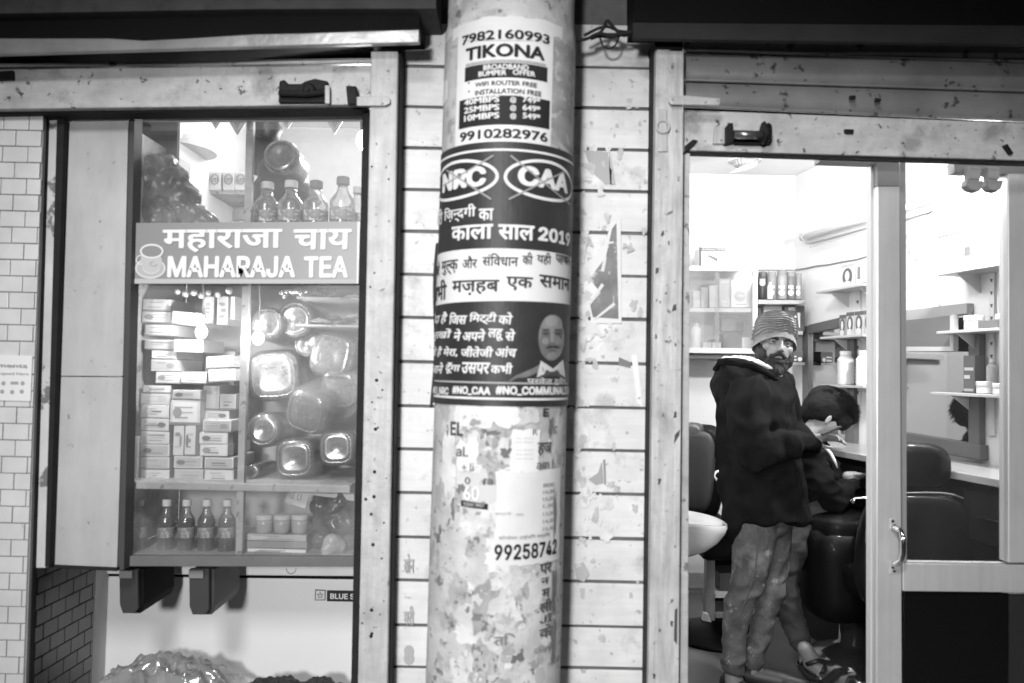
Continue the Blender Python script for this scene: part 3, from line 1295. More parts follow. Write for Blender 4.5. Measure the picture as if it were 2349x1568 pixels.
jar(603, 987, 41, 'round clear jar lying against the divider, dark inside', square=False, fill=.10)
jar(675, 1053, 46, 'rounded square jar in the middle of the bottom row', square=True, fill=.08)
jar(772, 1028, 42, 'rounded square jar with beaded rim at the right end of the bottom row', square=True, fill=.14)
jar(699, 948, 52, 'large tilted jar above the middle of the bottom row', square=True, dirn=(-.3, -1, -.25), fill=.14, Y=2.46)
jar(777, 896, 46, 'pale hexagonal jar on the right, second row', square=True, dirn=(-.1, -1, -.3), fill=.3, Y=2.5)
jar(757, 815, 54, 'large jar of grey snacks high on the right side', square=True, dirn=(-.2, -1, .1), fill=.16, Y=2.5)
jar(613, 742, 40, 'round pale jar at the top beside the divider', fill=.35, Y=2.5)
jar(676, 733, 46, 'larger round jar at the top, partly behind the round pale jar', fill=.32, Y=2.54)
jar(627, 862, 60, 'big cloudy jar in the centre of the right compartment', square=True, fill=.5, Y=2.52, dirn=(.1, -1, 0))
jar(577, 1082, 17, 'tiny round jar in the corner by the divider', fill=.3)
jar(705, 790, 34, 'small jar between the large jars at the top', fill=.25, Y=2.6)


def bag_blob(name, pts, label, m, cat, Y=2.55, rgh=.3, depth=.08, parentpart='film', sm=3, vox=.007, lump=.012, aniso=(1, 1, 1)):
    g = MB()
    for (x, y, r) in pts:
        rr = r * Y / F
        g.ell(P(x, y, Y + random.uniform(-.01, .02)), (rr, min(depth, rr * 1.1), rr * .95), seg=14, rings=9)

    def sc(co, no):
        for i in range(len(co)):
            p = Vector(co[i])
            q = Vector(((p.x * 1.3 + p.z * .6) * aniso[0], p.y * aniso[1], (p.z - p.x * .35) * aniso[2]))
            r1 = 1 - abs(mnoise.noise(q * 17)) * 3
            r2 = 1 - abs(mnoise.noise(q * 36 + Vector((3, 1, 7)))) * 3
            co[i] += no[i] * (r1 * lump * .55 + r2 * lump * .35)
        return co
    me = blob(g, name, vox, sm, sc)
    xs = [v.co for v in me.vertices]
    zmin = min(v.z for v in xs)
    c = P(pts[0][0], pts[0][1], Y)
    t = thing(name, label, cat, (c.x, c.y, zmin))
    put_blob(parentpart, me, m, t)
    return t


# foil snack packets on the two little shelves at top right
M_foil = mat('foil_packet', 0.45, 0.22, metal=.8, var=.4, vscale=40, bump=.8, bscale=30)
random.seed(5)
i = 0
for (bx, by, zz) in [(735, 680, 0), (762, 684, 0), (790, 681, 0), (812, 685, 0), (745, 672, 0), (780, 671, 0), (738, 740, 1), (765, 734, 1), (795, 741, 1), (812, 730, 1)]:
    w_, h_ = random.uniform(16, 22), random.uniform(5, 8)
    nx, ny = 10, 6
    md = MB()
    Y = 2.5 + random.uniform(0, .08)
    c = P(bx, by, Y)
    kx = w_ * Y / F
    tilt = random.uniform(-.4, .4)
    top, bot = [], []
    for a_ in range(nx + 1):
        for b_ in range(ny + 1):
            u, v = a_ / nx - .5, b_ / ny - .5
            hh = .011 * (1 - (2 * u) ** 4) * (1 - (2 * v) ** 4) + mnoise.noise(Vector((u * 6, v * 6, i))) * .006
            x_, y_ = u * 2 * kx, v * .09
            base = c + Vector((x_ * math.cos(tilt), y_ + x_ * math.sin(tilt), x_ * .25 * math.sin(i)))
            top.append(base + Vector((0, 0, hh)))
            bot.append(base - Vector((0, 0, hh * .4)))
    n1 = len(top)
    f1 = []
    for a_ in range(nx):
        for b_ in range(ny):
            q = (a_ * (ny + 1) + b_, (a_ + 1) * (ny + 1) + b_, (a_ + 1) * (ny + 1) + b_ + 1, a_ * (ny + 1) + b_ + 1)
            f1.append(q)
            f1.append(tuple(n1 + k for k in q)[::-1])
    md.add(top + bot, f1)
    solo('snack_packet', md, M_foil if i % 3 else M_paper,
         'crinkled foil snack packet, %s on the %s small shelf at the case\'s top right' % (['first', 'second', 'third', 'fourth', 'fifth, stacked', 'sixth, stacked', 'first', 'second', 'third', 'fourth'][i], ['upper', 'lower'][zz]),
         'snack packet', 'foil packets at the top right of the show case', smooth=True)
    i += 1
bag_blob('sweet_strip', [(648, 672, 7), (660, 669, 7), (672, 671, 8), (684, 668, 7), (694, 674, 8), (704, 670, 7), (655, 679, 6), (690, 682, 6)], 'bunch of crinkly sweet sachets under the sign, right of the divider', M_foil, 'sweets', 2.46, depth=.02, vox=.003, lump=.004, sm=1)
bag_blob('sweet_strip', [(408, 670, 6), (425, 675, 7), (445, 672, 7), (462, 678, 7), (478, 672, 6), (500, 676, 6), (525, 668, 7)], 'pale row of sweet sachets hanging above the stacked cartons', mat('pale_foil', .7, .3, metal=.3, var=.2, vscale=60), 'sweets', 2.46, depth=.02, vox=.003, lump=.004, sm=1)


def bottle(cx, ytop, ybot, hw, label, Y, m_liq, cap, grp, lev=0, rings=6, big=False, neckf=.42):
    k = Y / F
    b0 = P(cx, ybot, Y)
    H = (ybot - ytop) * k
    r = hw * k
    t = thing('plastic_bottle', label, 'bottle', tuple(b0), grp)
    prof = [(r * .8, 0), (r, .006)]
    n = 24
    for i in range(1, n):
        f = i / n
        h = f * H * .9
        if f < .68:
            rr = r * (1 - .07 * (math.sin(f * math.pi * 2 * rings / .68) > .2)) if (f < .36 or f > .58) else r * .97
        else:
            q = (f - .68) / .32
            rr = r * (1 - (1 - neckf) * (1 - math.cos(min(q * 1.35, 1) * math.pi)) / 2)
        prof.append((rr, h))
    g = MB().lathe(prof, b0, (0, 0, 1), 20)
    part('bottle_wall', g, M_plastic, t, smooth=True)
    g = MB().lathe([(p[0] * .93, p[1] + .002) for p in prof if p[1] < H * (lev if lev else (.5 if big else .66))], b0, (0, 0, 1), 16)
    part('drink', g, m_liq, t, smooth=True)
    g = MB().lathe([(r * 1.01, H * .34), (r * 1.01, H * .52)], b0, (0, 0, 1), 20, cap=False)
    part('paper_label', g, mat('bottle_label', .25, .5, var=.9, vscale=70, spots=(60, .54, .03, .6)), t, smooth=True)
    rc = r * (neckf + .10)
    g = MB().lathe([(rc, H * .885), (rc, H * .985), (rc * .9, H)], b0, (0, 0, 1), 16)
    part('bottle_cap', g, cap, t)
    return t


M_drink = mat('dark_drink', 0.015, 0.15, var=.2)
M_cap = flat(.7, .4)
for i, x in enumerate((316, 379, 425, 471, 518)):
    bottle(x, 1148, 1275, 19, '%s of the five dark drink bottles on the bottom shelf' % ['leftmost', 'second from left', 'middle', 'second from right', 'rightmost'][i], 2.44, M_drink, M_cap, 'drink bottles on the bottom shelf of the show case', [.6, .68, .64, .7, .66][i])
for i, (x, yt) in enumerate([(609, 417), (664, 414), (722, 414), (783, 405)]):
    bottle(x, yt, 560, 29, ['large clear bottle with a pale cap next to the divider above the sign', 'large clear bottle, second from the divider above the sign', 'large clear bottle, third from the divider above the sign', 'large clear bottle with a dark cap at the right above the sign'][i], 2.5, M_drink, M_cap if i < 2 else flat(.14), 'large bottles above the tea sign', [.5, .46, .5, .56][i], big=True)
bottle(818, 428, 560, 22, 'clear bottle half hidden at the right frame above the sign', 2.56, M_drink, flat(.6), 'large bottles above the tea sign', big=True)
# small jars and cartons lower right
for i, x in enumerate((606, 647, 687)):
    k = 2.46 / F
    b0 = P(x, 1224, 2.46)
    t = thing('sweet_tub', '%s of three small clear tubs on flat cartons' % ['left', 'middle', 'right'][i], 'tub', tuple(b0), 'small tubs on the bottom shelf')
    r = 19 * k
    g = MB().lathe([(r * .8, 0), (r * .95, .01), (r, .03), (r * .96, 33 * k)], b0, (0, 0, 1), 20)
    part('tub_wall', g, mat('cloudy_tub', .4, .25, var=.2, vscale=30), t, smooth=True)
    g = MB().lathe([(r * 1.02, 33 * k), (r * 1.02, 41 * k), (r * .9, 43 * k)], b0, (0, 0, 1), 20)
    part('tub_lid', g, flat(.6, .3), t)
for i, (a_, b_) in enumerate([(1226, 1242), (1243, 1258), (1259, 1275)]):
    carton(561, a_, 703, b_, 'flat grey box, %s in the pile under the small tubs' % ['top', 'middle', 'bottom'][i], 2.43, mat('shiny_flat_box', .33, .2, var=.2), .18, grp='flat boxes under the tubs')
pb = thing('printed_bag', 'white printed paper bag hanging tilted over the small tubs', 'bag', tuple(P(690, 1165, 2.45)))
g = MB().slab([(652, 1152), (700, 1167), (716, 1118), (668, 1118)], 2.45, .004)
part('bag_front', g, M_paper, pb)
g = MB().slab([(703, 1160), (716, 1136), (812, 1150), (812, 1118), (716, 1118)], 2.455, .004)
part('bag_side', g, M_paper, pb)
text_on_plane('RE LI', [P(664, 1127, 2.45), P(693, 1134, 2.45), P(690, 1149, 2.45), P(660, 1142, 2.45)], M_gp, pb, .02)
bag_blob('plastic_bag', [(740, 1160, 26), (765, 1165, 32), (775, 1200, 34), (745, 1200, 25), (785, 1145, 20), (735, 1240, 16), (790, 1240, 20)], 'dark shiny bag of goods in the lower right corner of the case', mat('dark_bag_film', .12, .25, var=.7, vscale=22, spots=(20, .6, .03, .5)), 'bag', 2.48, lump=.012)
bag_blob('plastic_bag', [(762, 1243, 20), (775, 1255, 18), (750, 1262, 14)], 'pale crumpled packet in front of the dark shiny bag', mat('pale_bag_film', .5, .3, var=.3, vscale=30), 'bag', 2.42, lump=.007)

# upper compartments
bag_blob('plastic_bag', [(330, 400, 40), (350, 440, 46), (372, 385, 34), (395, 420, 40), (420, 460, 36), (345, 490, 42), (390, 500, 40), (440, 495, 30), (470, 508, 26)], 'large dark crumpled plastic bag filling the upper left compartment', mat('smoky_film', .10, .3, var=.6, vscale=14, spots=(16, .58, .1, .4)), 'bag', 2.5, lump=.014)
hb = thing('dark_board', 'dark board standing behind the crumpled bag at upper left', 'board', tuple(P(355, 410, 2.58)))
g = MB().slab([(300, 415), (404, 415), (408, 262), (300, 262)], 2.60, .02)
part('board_face', g, mat('dim_board', .07, .7, var=.4, vscale=5), hb)
bag_blob('cloth_sack', [(600, 290, 26), (620, 300, 24), (640, 400, 45), (655, 430, 50), (620, 450, 45), (690, 460, 42), (640, 500, 50), (600, 500, 36), (700, 500, 34), (672, 390, 34)], 'dark sack hanging behind the large bottles', mat('dark_sackcloth', .05, .6, var=.4, vscale=10), 'sack', 2.72, depth=.07, vox=.01)
hk = thing('dark_curtain', 'strip of dark cloth hanging above the dark sack', 'curtain', tuple(P(600, 380, 2.75)))
g = MB().slab([(582, 400), (632, 400), (637, 262), (582, 262)], 2.76, .02)
part('cloth', g, mat('dark_curtain_cloth', .05, .8, streak=(60, 3, .3)), hk)
jar(643, 357, 42, 'round dark jar hanging high in front of the dark sack', fill=.04, Y=2.5, ln=.16)
tfs = thing('back_shelf', 'pale shelf on the back wall of the tea stall seen above the sign', 'shelf', tuple(P(470, 445, 3.6)))
g = MB().slab([(300, 446), (566, 446), (566, 438), (300, 438)], 3.5, .3)
part('shelf_board', g, M_wood, tfs)
g = MB().slab([(300, 505), (566, 505), (566, 470), (300, 470)], 3.78, .03)
part('rail', g, M_wood, tfs)
for i, x in enumerate((448, 492, 524, 552)):
    t = thing('tea_packet', 'white packet with a round mark, %s on the back shelf' % ['first from the left', 'second from the left', 'third from the left', 'last at the right'][i], 'packet', tuple(P(x, 438, 3.48)), 'packets on the back shelf')
    g = MB().slab([(x - 14, 437), (x + 14, 437), (x + 15, 394), (x - 15, 394)], 3.48, .09)
    part('packet_body', g, M_paper, t, bevel=.006)
    ring_on(x, 412, 9, 11, 3, 3.474, flat(.3), t)
    text_on_plane('lim', [P(x - 8, 404, 3.47), P(x + 8, 404, 3.47), P(x + 8, 419, 3.47), P(x - 8, 419, 3.47)], flat(.2), t, .02)
for i, (x, y, w_, h_) in enumerate([(495, 268, 18, 30), (545, 270, 26, 42), (660, 268, 20, 28), (768, 268, 26, 40)]):
    t = thing('paper_bunting', 'white paper triangle hanging inside the tea stall, %s' % ['first from the left', 'second, next to the divider', 'third, just right of the divider', 'last and largest at the right'][i], 'bunting', tuple(P(x, y + h_, 2.9)), 'paper bunting triangles')
    g = MB().slab([(x - w_, y), (x, y + h_), (x + w_, y)], 2.9, .002)
    part('paper_triangle', g, flat(.85), t)
    g = MB().slab([(x - w_ * .5, y + 3), (x, y + h_ * .65), (x + w_ * .5, y + 3)], 2.896, .002)
    part('printed_triangle', g, flat(.5), t)
rf = thing('hanging_lampshade', 'ribbed round metal lampshade seen through the upper left glass', 'lampshade', tuple(P(425, 345, 3.3)))
g = MB().lathe([(.16, 0), (.15, .02), (.14, .025), (.13, .045), (.115, .05), (.1, .075), (.05, .1), (.02, .14)], P(405, 348, 3.3), (0, 0, 1), 28)
part('shade', g, mat('enamel', .7, .3), rf, smooth=False)

# tea stall lamp
tlamp = P(835, 322, 3.0)
tl = thing('light_bulb', 'bright bulb glowing inside the tea stall at upper right', 'light bulb', tuple(tlamp))
part('bulb_glass', MB().ell(tlamp, (.03, .03, .04), seg=14, rings=8), mat('bulb_glow', .9, .5, emit=9), tl, smooth=True)
part('bulb_holder', MB().lathe([(.015, .035), (.018, .08)], tlamp, (0, 0, 1), 12), M_dark, tl)
lamp('POINT', 'tea_stall_lamp', (tlamp.x, tlamp.y - .02, tlamp.z - .09), 24, .05)
lamp('POINT', 'tea_stall_back_lamp', (-0.9, 3.5, 2.55), 13, .08)
# two bulbs added to light the show case and make its glare spots
for i, (bx, by, pw_) in enumerate([(462, 762, 4.6), (592, 776, 4.8)]):
    bp = P(bx, by, 2.405)
    ob = thing('light_bulb', ['glowing bare bulb inside the show case left of the divider', 'glowing bare bulb inside the show case right of the divider'][i], 'light bulb', tuple(bp), 'bulbs in the show case')
    part('bulb_glass', MB().ell(bp, (.017, .017, .021), seg=16, rings=9), mat('case_glow', .9, .5, emit=14), ob, smooth=True)
    part('bulb_holder', MB().lathe([(.008, .018), (.010, .05)], bp, (0, 0, 1), 12), flat(.5), ob)
    part('bulb_wire', MB().tube([bp + Vector((0, 0, .05)), bp + Vector((.002, .003, .11)), bp + Vector((-.004, .004, .17))], .0015, 5), flat(.4), ob)
    lamp('POINT', 'case_bulb_light', (bp.x, bp.y - .022, bp.z - .004), pw_, .02)

# ------------------------------------------------------------------ chest freezer under the case
fz = thing('chest_freezer', 'white chest freezer with a dark lid seam under the show case', 'freezer', tuple(P(540, 1600, 2.72)))
M_fz = mat('white_enamel', .8, .2, var=.03, vscale=2)
g = MB().slab([(236, 1700), (860, 1700), (858, 1330), (236, 1322)], 2.72, .55)
part('cabinet_body', g, M_fz, fz, bevel=.008)
g = MB().slab([(234, 1318), (860, 1324), (860, 1290), (234, 1286)], 2.71, .56)
part('lid', g, M_fz, fz, bevel=.006)
g = MB().slab([(240, 1324), (858, 1331), (858, 1323), (240, 1317)], 2.725, .5)
part('lid_seal', g, M_dark, fz)
bd = MB().slab([(750, 1380), (864, 1382), (864, 1357), (750, 1355)], 2.7165, .003)
part('brand_plate', bd, flat(.03, .4), fz)
g = MB().slab([(722, 1378), (746, 1378), (747, 1354), (723, 1353)], 2.7168, .003)
part('badge_frame', g, flat(.1, .4), fz)
g = MB().slab([(724, 1376), (744.5, 1376), (745, 1356), (725, 1355.5)], 2.715, .0015)
part('badge_face', g, flat(.7, .4), fz)


def star_md(x, y, r, Y):
    pts = []
    for i in range(10):
        a = -math.pi / 2 + i * math.pi / 5
        rr = r if i % 2 == 0 else r * .42
        pts.append(P(x + rr * math.cos(a), y + rr * math.sin(a), Y))
    return MB().add(pts, [tuple(range(10))])


part('badge_star', star_md(734.5, 1366.5, 8.5, 2.7142), flat(.08), fz)
part('badge_star_face', star_md(734.5, 1366.8, 5.2, 2.7136), flat(.7), fz)
text_on_plane('BLUE STAR', [P(758, 1361, 2.716), P(846, 1363, 2.716), P(846, 1376, 2.716), P(758, 1374, 2.716)], flat(.75), fz, .03, .003, font=FONT)
heap = thing('plastic_bag', 'low heap of crumpled clear plastic in front of the freezer', 'bag', tuple(P(380, 1600, 2.5)))
for lay in range(2):
    nx, ny = 110, 60
    pa, pb_ = P(232 - 6 * lay, 1500, 2.45).x, P(540 + 10 * lay, 1500, 2.45).x
    zb_h, zt_h = P(380, 1600, 2.5).z, P(350, 1532 + 14 * lay, 2.55).z
    vs = []
    for j in range(ny + 1):
        for i in range(nx + 1):
            u, v = i / nx, j / ny
            dome = max(0, 1 - abs(2 * u - .86) ** 2.4) ** .5 * max(0, 1 - abs(2 * v - 1) ** 2.6) ** .55 if abs(2 * u - .86) < 1 else max(0, .18 * (1 - u))
            p = Vector((pa + (pb_ - pa) * u, 2.36 + .28 * v, 0))
            n1 = 1 - abs(mnoise.noise(Vector((p.x * 7 + p.y * 9, p.y * 10 - p.x * 4, lay * 5.0)))) * 3
            n2 = 1 - abs(mnoise.noise(Vector((p.x * 17 - p.y * 12, p.y * 19 + p.x * 9, 3 + lay * 5.0)))) * 3
            n3 = mnoise.noise(Vector((p.x * 45, p.y * 45, lay))) 
            p.z = zb_h + (zt_h - zb_h) * dome + (n1 * .030 + n2 * .016 + n3 * .004) * (.3 + dome)
            vs.append(p)
    part('film', MB().add(vs, [(j * (nx + 1) + i, j * (nx + 1) + i + 1, (j + 1) * (nx + 1) + i + 1, (j + 1) * (nx + 1) + i) for j in range(ny) for i in range(nx)]), M_bag, heap, smooth=True)
bag_blob('cloth_sack', [(300, 1580, 36), (350, 1585, 40), (410, 1588, 40), (460, 1598, 34)], 'dark bundle wrapped inside the clear plastic heap', mat('dark_bundle', .2, .5, var=.5, vscale=14), 'sack', 2.58, depth=.14, lump=.02)
bag_blob('cloth_sack', [(610, 1625, 60), (660, 1600, 40), (680, 1590, 30), (730, 1615, 50), (790, 1625, 50)], 'dark sack on the floor by the freezer, mostly below view', mat('dark_sack_2', .04, .6), 'sack', 2.5, depth=.15, lump=.02)


# ================================================================== POSTERS ON THE PILLAR
def poster_thing(name, label, x, y, cat='poster', grp=None):
    th, z = cylhit(x, y)
    return thing(name, label, cat, tuple(cyl(th, z, .002)), grp)


INK = M_ink
PW = flat(.74)
# old paste layers round the neck of the pillar
random.seed(21)
old = poster_thing('faded_poster', 'faded grey old poster remains wrapped round the top of the pillar beside the broadband notice', 1290, 330)
pillar_sheet(1262, 95, 1312, 338, mat('faded_print', .33, .8, var=.5, vscale=18, spots=(30, .55, .05, .5)), old, .0006, 'paper_sheet', 8, 8, jit=.012)
pillar_sheet(1016, 85, 1056, 345, mat('faded_print_2', .48, .8, var=.3, vscale=22, spots=(26, .57, .05, .3)), old, .0005, 'paper_sheet', 8, 8, jit=.012)
pillar_sheet(1040, 38, 1290, 66, M_paper, old, .0008, 'paper_sheet', 24, 2, jit=.006)
pillar_sheet(1011, 192, 1028, 238, PW, old, .0010, 'paper_sheet', 4, 3, jit=.006)

p1 = poster_thing('broadband_notice', 'white broadband offer notice pasted at the top of the pillar', 1158, 330)
pillar_sheet(1049, 56, 1266, 334, M_paper, p1, .0015, 'paper_sheet', 28, 6)
text_on_pillar('7982160993', 1062, 69, 1260, 91, INK, p1, .03, .0027)
pillar_path([(x, 94.5 + (0) ) for x in range(1064, 1259, 8)], .0012, flat(.3), p1)
text_on_pillar('TIKONA', 1070, 101, 1249, 132, INK, p1, .045, .0027)
for yy, w_ in ((138.5, .0011), (142, .0018)):
    th0, z_ = cylhit(1158, yy)
    ta, tb = cylhit(1070, yy)[0], cylhit(1252, yy)[0]
    pillar_path([(ta + (tb - ta) * i / 24, z_) for i in range(25)], w_, INK, p1, px=False)
pillar_sheet(1068, 145, 1255, 179, INK, p1, .0022, 'printed_panel', 24, 3)
text_on_pillar('BROADBAND', 1110, 148, 1212, 160.5, PW, p1, .03, .0032)
text_on_pillar('BUMPER', 1099, 163, 1162, 175, PW, p1, .03, .0032)
text_on_pillar('OFFER', 1176, 163, 1227, 175, PW, p1, .03, .0032)
text_on_pillar('•', 1075, 190, 1079, 194, INK, p1, 0, .0027)
text_on_pillar('WIFI ROUTER FREE', 1091, 186, 1231, 197, INK, p1, .028, .0027)
text_on_pillar('•', 1075, 209, 1079, 213, INK, p1, 0, .0027)
text_on_pillar('INSTALLATION FREE', 1091, 204, 1241, 216, INK, p1, .028, .0027)
pillar_sheet(1055, 220, 1260, 287, INK, p1, .0022, 'printed_panel', 24, 4)
for i, (a_, b_) in enumerate([('40MBPS', '749*'), ('25MBPS', '649*'), ('10MBPS', '549*')]):
    yy = 224 + i * 18.5
    text_on_pillar(a_, 1067, yy, 1146, yy + 14, PW, p1, .03, .0032)
    text_on_pillar('@', 1170, yy, 1184, yy + 14, PW, p1, .02, .0032)
    text_on_pillar(b_, 1198, yy, 1238, yy + 14, PW, p1, .03, .0032)
text_on_pillar('9910282976', 1057, 296, 1255, 318, INK, p1, .03, .0027)

p2 = poster_thing('protest_poster', 'large black protest poster in Hindi with ovals and a portrait', 1150, 932)
zt_ = cylhit(1160, 326)[1]
zb_ = cylhit(1150, 933)[1]
TA, TB = -1.36, 1.40
SK = 0.004


def p2_sheet(z0, z1, m, off, ta=TA, tb=TB, nu=40, nv=10, name='printed_panel', sk0=0, sk1=0):
    md = MB()
    vs = []
    for j in range(nv + 1):
        for i in range(nu + 1):
            t = i / nu
            vs.append(cyl(ta + (tb - ta) * t, (z0 + sk0 * (t - .5)) * (1 - j / nv) + (z1 + sk1 * (t - .5)) * j / nv, off))
    md.add(vs, [(j * (nu + 1) + i, j * (nu + 1) + i + 1, (j + 1) * (nu + 1) + i + 1, (j + 1) * (nu + 1) + i) for j in range(nv) for i in range(nu)])
    return part(name, md, m, p2)


p2_sheet(zb_, zt_, M_ink2, .0035, name='paper_sheet')
# loose left flap
g = MB()
fl = []
for j in range(15):
    y = 540 + j * 29
    th, z = cylhit(1150, y)
    w_ = .007 + .004 * math.sin(j * .5)
    a_ = cyl(-1.36, z, .0036)
    fl += [a_, a_ + Vector((-w_ * .5, .002, 0)), a_ + Vector((-w_, .006, random.uniform(-.002, .002)))]
g.add(fl, [(j * 3 + i, j * 3 + i + 1, j * 3 + i + 4, j * 3 + i + 3) for j in range(14) for i in range(2)])
part('lifted_edge', g, M_ink2, p2)


def hline(y, w_, m, ta=TA + .06, tb=TB - .06):
    z_ = cylhit(1150, y)[1]
    pillar_path([(ta + (tb - ta) * i / 40, z_) for i in range(41)], w_, m, p2, off=.0046, px=False)


hline(345, .0055, PW)
hline(879, .0040, flat(.4))
hline(915.5, .0055, PW)
for tt in (TB - .06,):
    pillar_path([(tt, cylhit(1150, 345)[1] - (cylhit(1150, 345)[1] - cylhit(1150, 915)[1]) * i / 20) for i in range(21)], .003, flat(.4), p2, off=.0046, px=False)


def oval(x0, x1, y0, y1, w_):
    t0, t1 = cylhit(x0, 415)[0], cylhit(x1, 415)[0]
    z0, z1 = cylhit(1155, y1)[1], cylhit(1155, y0)[1]
    pts = []
    for i in range(56):
        a = 2 * math.pi * i / 56
        pts.append(((t0 + t1) / 2 + (t1 - t0) / 2 * math.cos(a), (z0 + z1) / 2 + (z1 - z0) / 2 * math.sin(a)))
    pillar_path(pts, w_, PW, p2, off=.0046, px=False, closed=True)


oval(1010, 1141, 363, 449, .0075)
oval(1159, 1308, 363, 450, .0075)
text_on_pillar('NRC', 1021, 387, 1117, 433, PW, p2, .045, .0062, font=FONT)
text_on_pillar('CAA', 1187, 387, 1298, 433, PW, p2, .045, .0062, font=FONT)
GX = flat(.33)
for a_, b_ in (((1133, 359), (1022, 428)), ((1128, 459), (1030, 392)), ((1171, 359), (1302, 470)), ((1167, 459), (1290, 395))):
    n_ = 14
    pillar_path([(a_[0] + (b_[0] - a_[0]) * i / n_, a_[1] + (b_[1] - a_[1]) * i / n_) for i in range(n_ + 1)], .004, GX, p2, off=.0072)
T = lambda s, x0, y0, x1, y1, m, b=.02, **k: text_on_pillar(s, x0, y0, x1, y1, m, p2, b, .0056, **k)
T('मेरी', 1007, 482, 1020, 518, PW, .02)
T('िज़~न्दगी', 1024, 472, 1094, 509, PW, .02)
T('का', 1100, 480, 1133, 507, PW, .025)
T('काला', 1040, 517, 1132, 551, PW, .03)
T('साल', 1143, 517, 1224, 552, PW, .03)
T('2019', 1232, 526, 1303, 558, PW, .04, font=FONT)
p2_sheet(cylhit(1150, 691)[1], cylhit(1150, 571)[1], PW, .0041, sk0=.010, sk1=.0)
DK = flat(.05)
T('हमारे', 1000, 604, 1013, 640, DK, .020)
T('मु~ल्क़', 1018, 598, 1054, 631, DK, .020)
T('और', 1064, 588, 1097, 617, DK, .020)
T('संिवधान', 1108, 582, 1188, 612, DK, .020)
T('की', 1197, 580, 1220, 608, DK, .020)
T('यही', 1229, 580, 1261, 609, DK, .020)
T('पहचान', 1270, 586, 1302, 609, DK, .020)
T('सभी', 1002, 643, 1029, 690, DK, .026)
T('मज़हब', 1041, 643, 1146, 678, DK, .026)
T('एक', 1161, 636, 1220, 668, DK, .026)
T('समान', 1234, 634, 1301, 663, DK, .026)
rows = [(717, 745, [('पैदा है', 1001, 1030), ('िजस', 1035, 1074), ('िमट्टी', 1079, 1140), ('को', 1144, 1175)]),
        (755, 783, [('पुरखों', 1001, 1039), ('ने', 1045, 1061), ('अपने', 1065, 1115), ('लहू', 1120, 1155), ('से', 1159, 1181)]),
        (795, 820, [('वो है', 1000, 1018), ('मेरा,', 1022, 1054), ('जीतेजी', 1061, 1132), ('आंच', 1137, 1184)]),
        (832, 858, [('आने', 1000, 1021), ('दूँगा', 1026, 1059), ('उसपर', 1062, 1124), ('कभी', 1127, 1175)])]
for y0, y1, ws in rows:
    for s_, x0, x1 in ws:
        T(s_, x0, y0, x1, y1, PW, .03, slant=.12 * (y1 - y0) / (x1 - x0))
T('#NO_NRC', 998, 888, 1033, 907, PW, .03, font=FONT)
T('#NO_CAA', 1041, 887, 1126, 907, PW, .04, font=FONT)
T('#NO_COMMUNALISM', 1137, 887, 1300, 908, PW, .04, font=FONT)


# generic printed portrait: stacked flat shapes
def pshape(pts, m, off, name='portrait_shape'):
    tz = [cylhit(x, y) for x, y in pts]
    md = MB()
    n = len(tz)
    ct = (sum(t for t, z in tz) / n, sum(z for t, z in tz) / n)
    vs = [cyl(ct[0], ct[1], off)]
    for f_ in (.5, 1.0):
        vs += [cyl(ct[0] + (t - ct[0]) * f_, ct[1] + (z - ct[1]) * f_, off) for t, z in tz]
    fs = [(0, 1 + i, 1 + (i + 1) % n) for i in range(n)] + [(1 + i, 1 + n + i, 1 + n + (i + 1) % n, 1 + (i + 1) % n) for i in range(n)]
    md.add(vs, fs)
    return part(name, md, m, p2)


def pell(x, y, rx, ry, m, off, n=22, name='portrait_shape'):
    return pshape([(x + rx * math.cos(2 * math.pi * i / n), y + ry * math.sin(2 * math.pi * i / n)) for i in range(n)], m, off, name)


pshape([(1164, 876), (1182, 862), (1215, 848), (1240, 835), (1297, 830), (1299, 874)], mat('portrait_jacket', .16, .6, var=.3, vscale=30), .0046, 'portrait_jacket')
pshape([(1229, 866), (1238, 828), (1262, 850), (1288, 826), (1293, 866)], flat(.62), .0048, 'portrait_collar')
pshape([(1243, 865), (1250, 848), (1262, 858), (1274, 848), (1285, 865)], flat(.08), .0050, 'portrait_tie')
pell(1262, 776, 32, 54, flat(.045), .0049, name='portrait_hair')
pell(1262, 776, 29, 52, mat('portrait_face', .20, .6, var=.3, vscale=50), .0050, name='portrait_face')
pell(1250, 790, 15, 30, flat(.16), .00505, name='portrait_shade')
pell(1264, 745, 22, 22, flat(.26), .0051, name='portrait_forehead')
pell(1262, 738, 14, 12, flat(.32), .0052, name='portrait_highlight')
for ex in (1249, 1277):
    pell(ex, 764, 10, 7, flat(.12), .0052, name='portrait_eye_socket')
    pell(ex, 766, 6, 2.0, flat(.05), .0053, name='portrait_eye')
    pell(ex, 757, 9, 1.8, flat(.05), .0053, name='portrait_eyebrow')
    pell(ex + (-1 if ex < 1260 else 1), 783, 8, 8, flat(.25), .0052, name='portrait_cheek')
pell(1263, 776, 4, 13, flat(.29), .0053, name='portrait_nose')
pell(1263, 789, 7, 3, flat(.15), .0054, name='portrait_nostrils')
pell(1263, 816, 12, 7, flat(.24), .0052, name='portrait_chin')
pshape([(1247, 800), (1256, 792), (1264, 794), (1272, 792), (1281, 800), (1276, 800), (1264, 799), (1252, 801)], flat(.05), .0055, 'portrait_moustache')
pell(1264, 805, 9, 2.2, flat(.10), .0054, name='portrait_mouth')
T('परवेज़ हुसैन', 1207, 866, 1293, 884, flat(.6), .02)

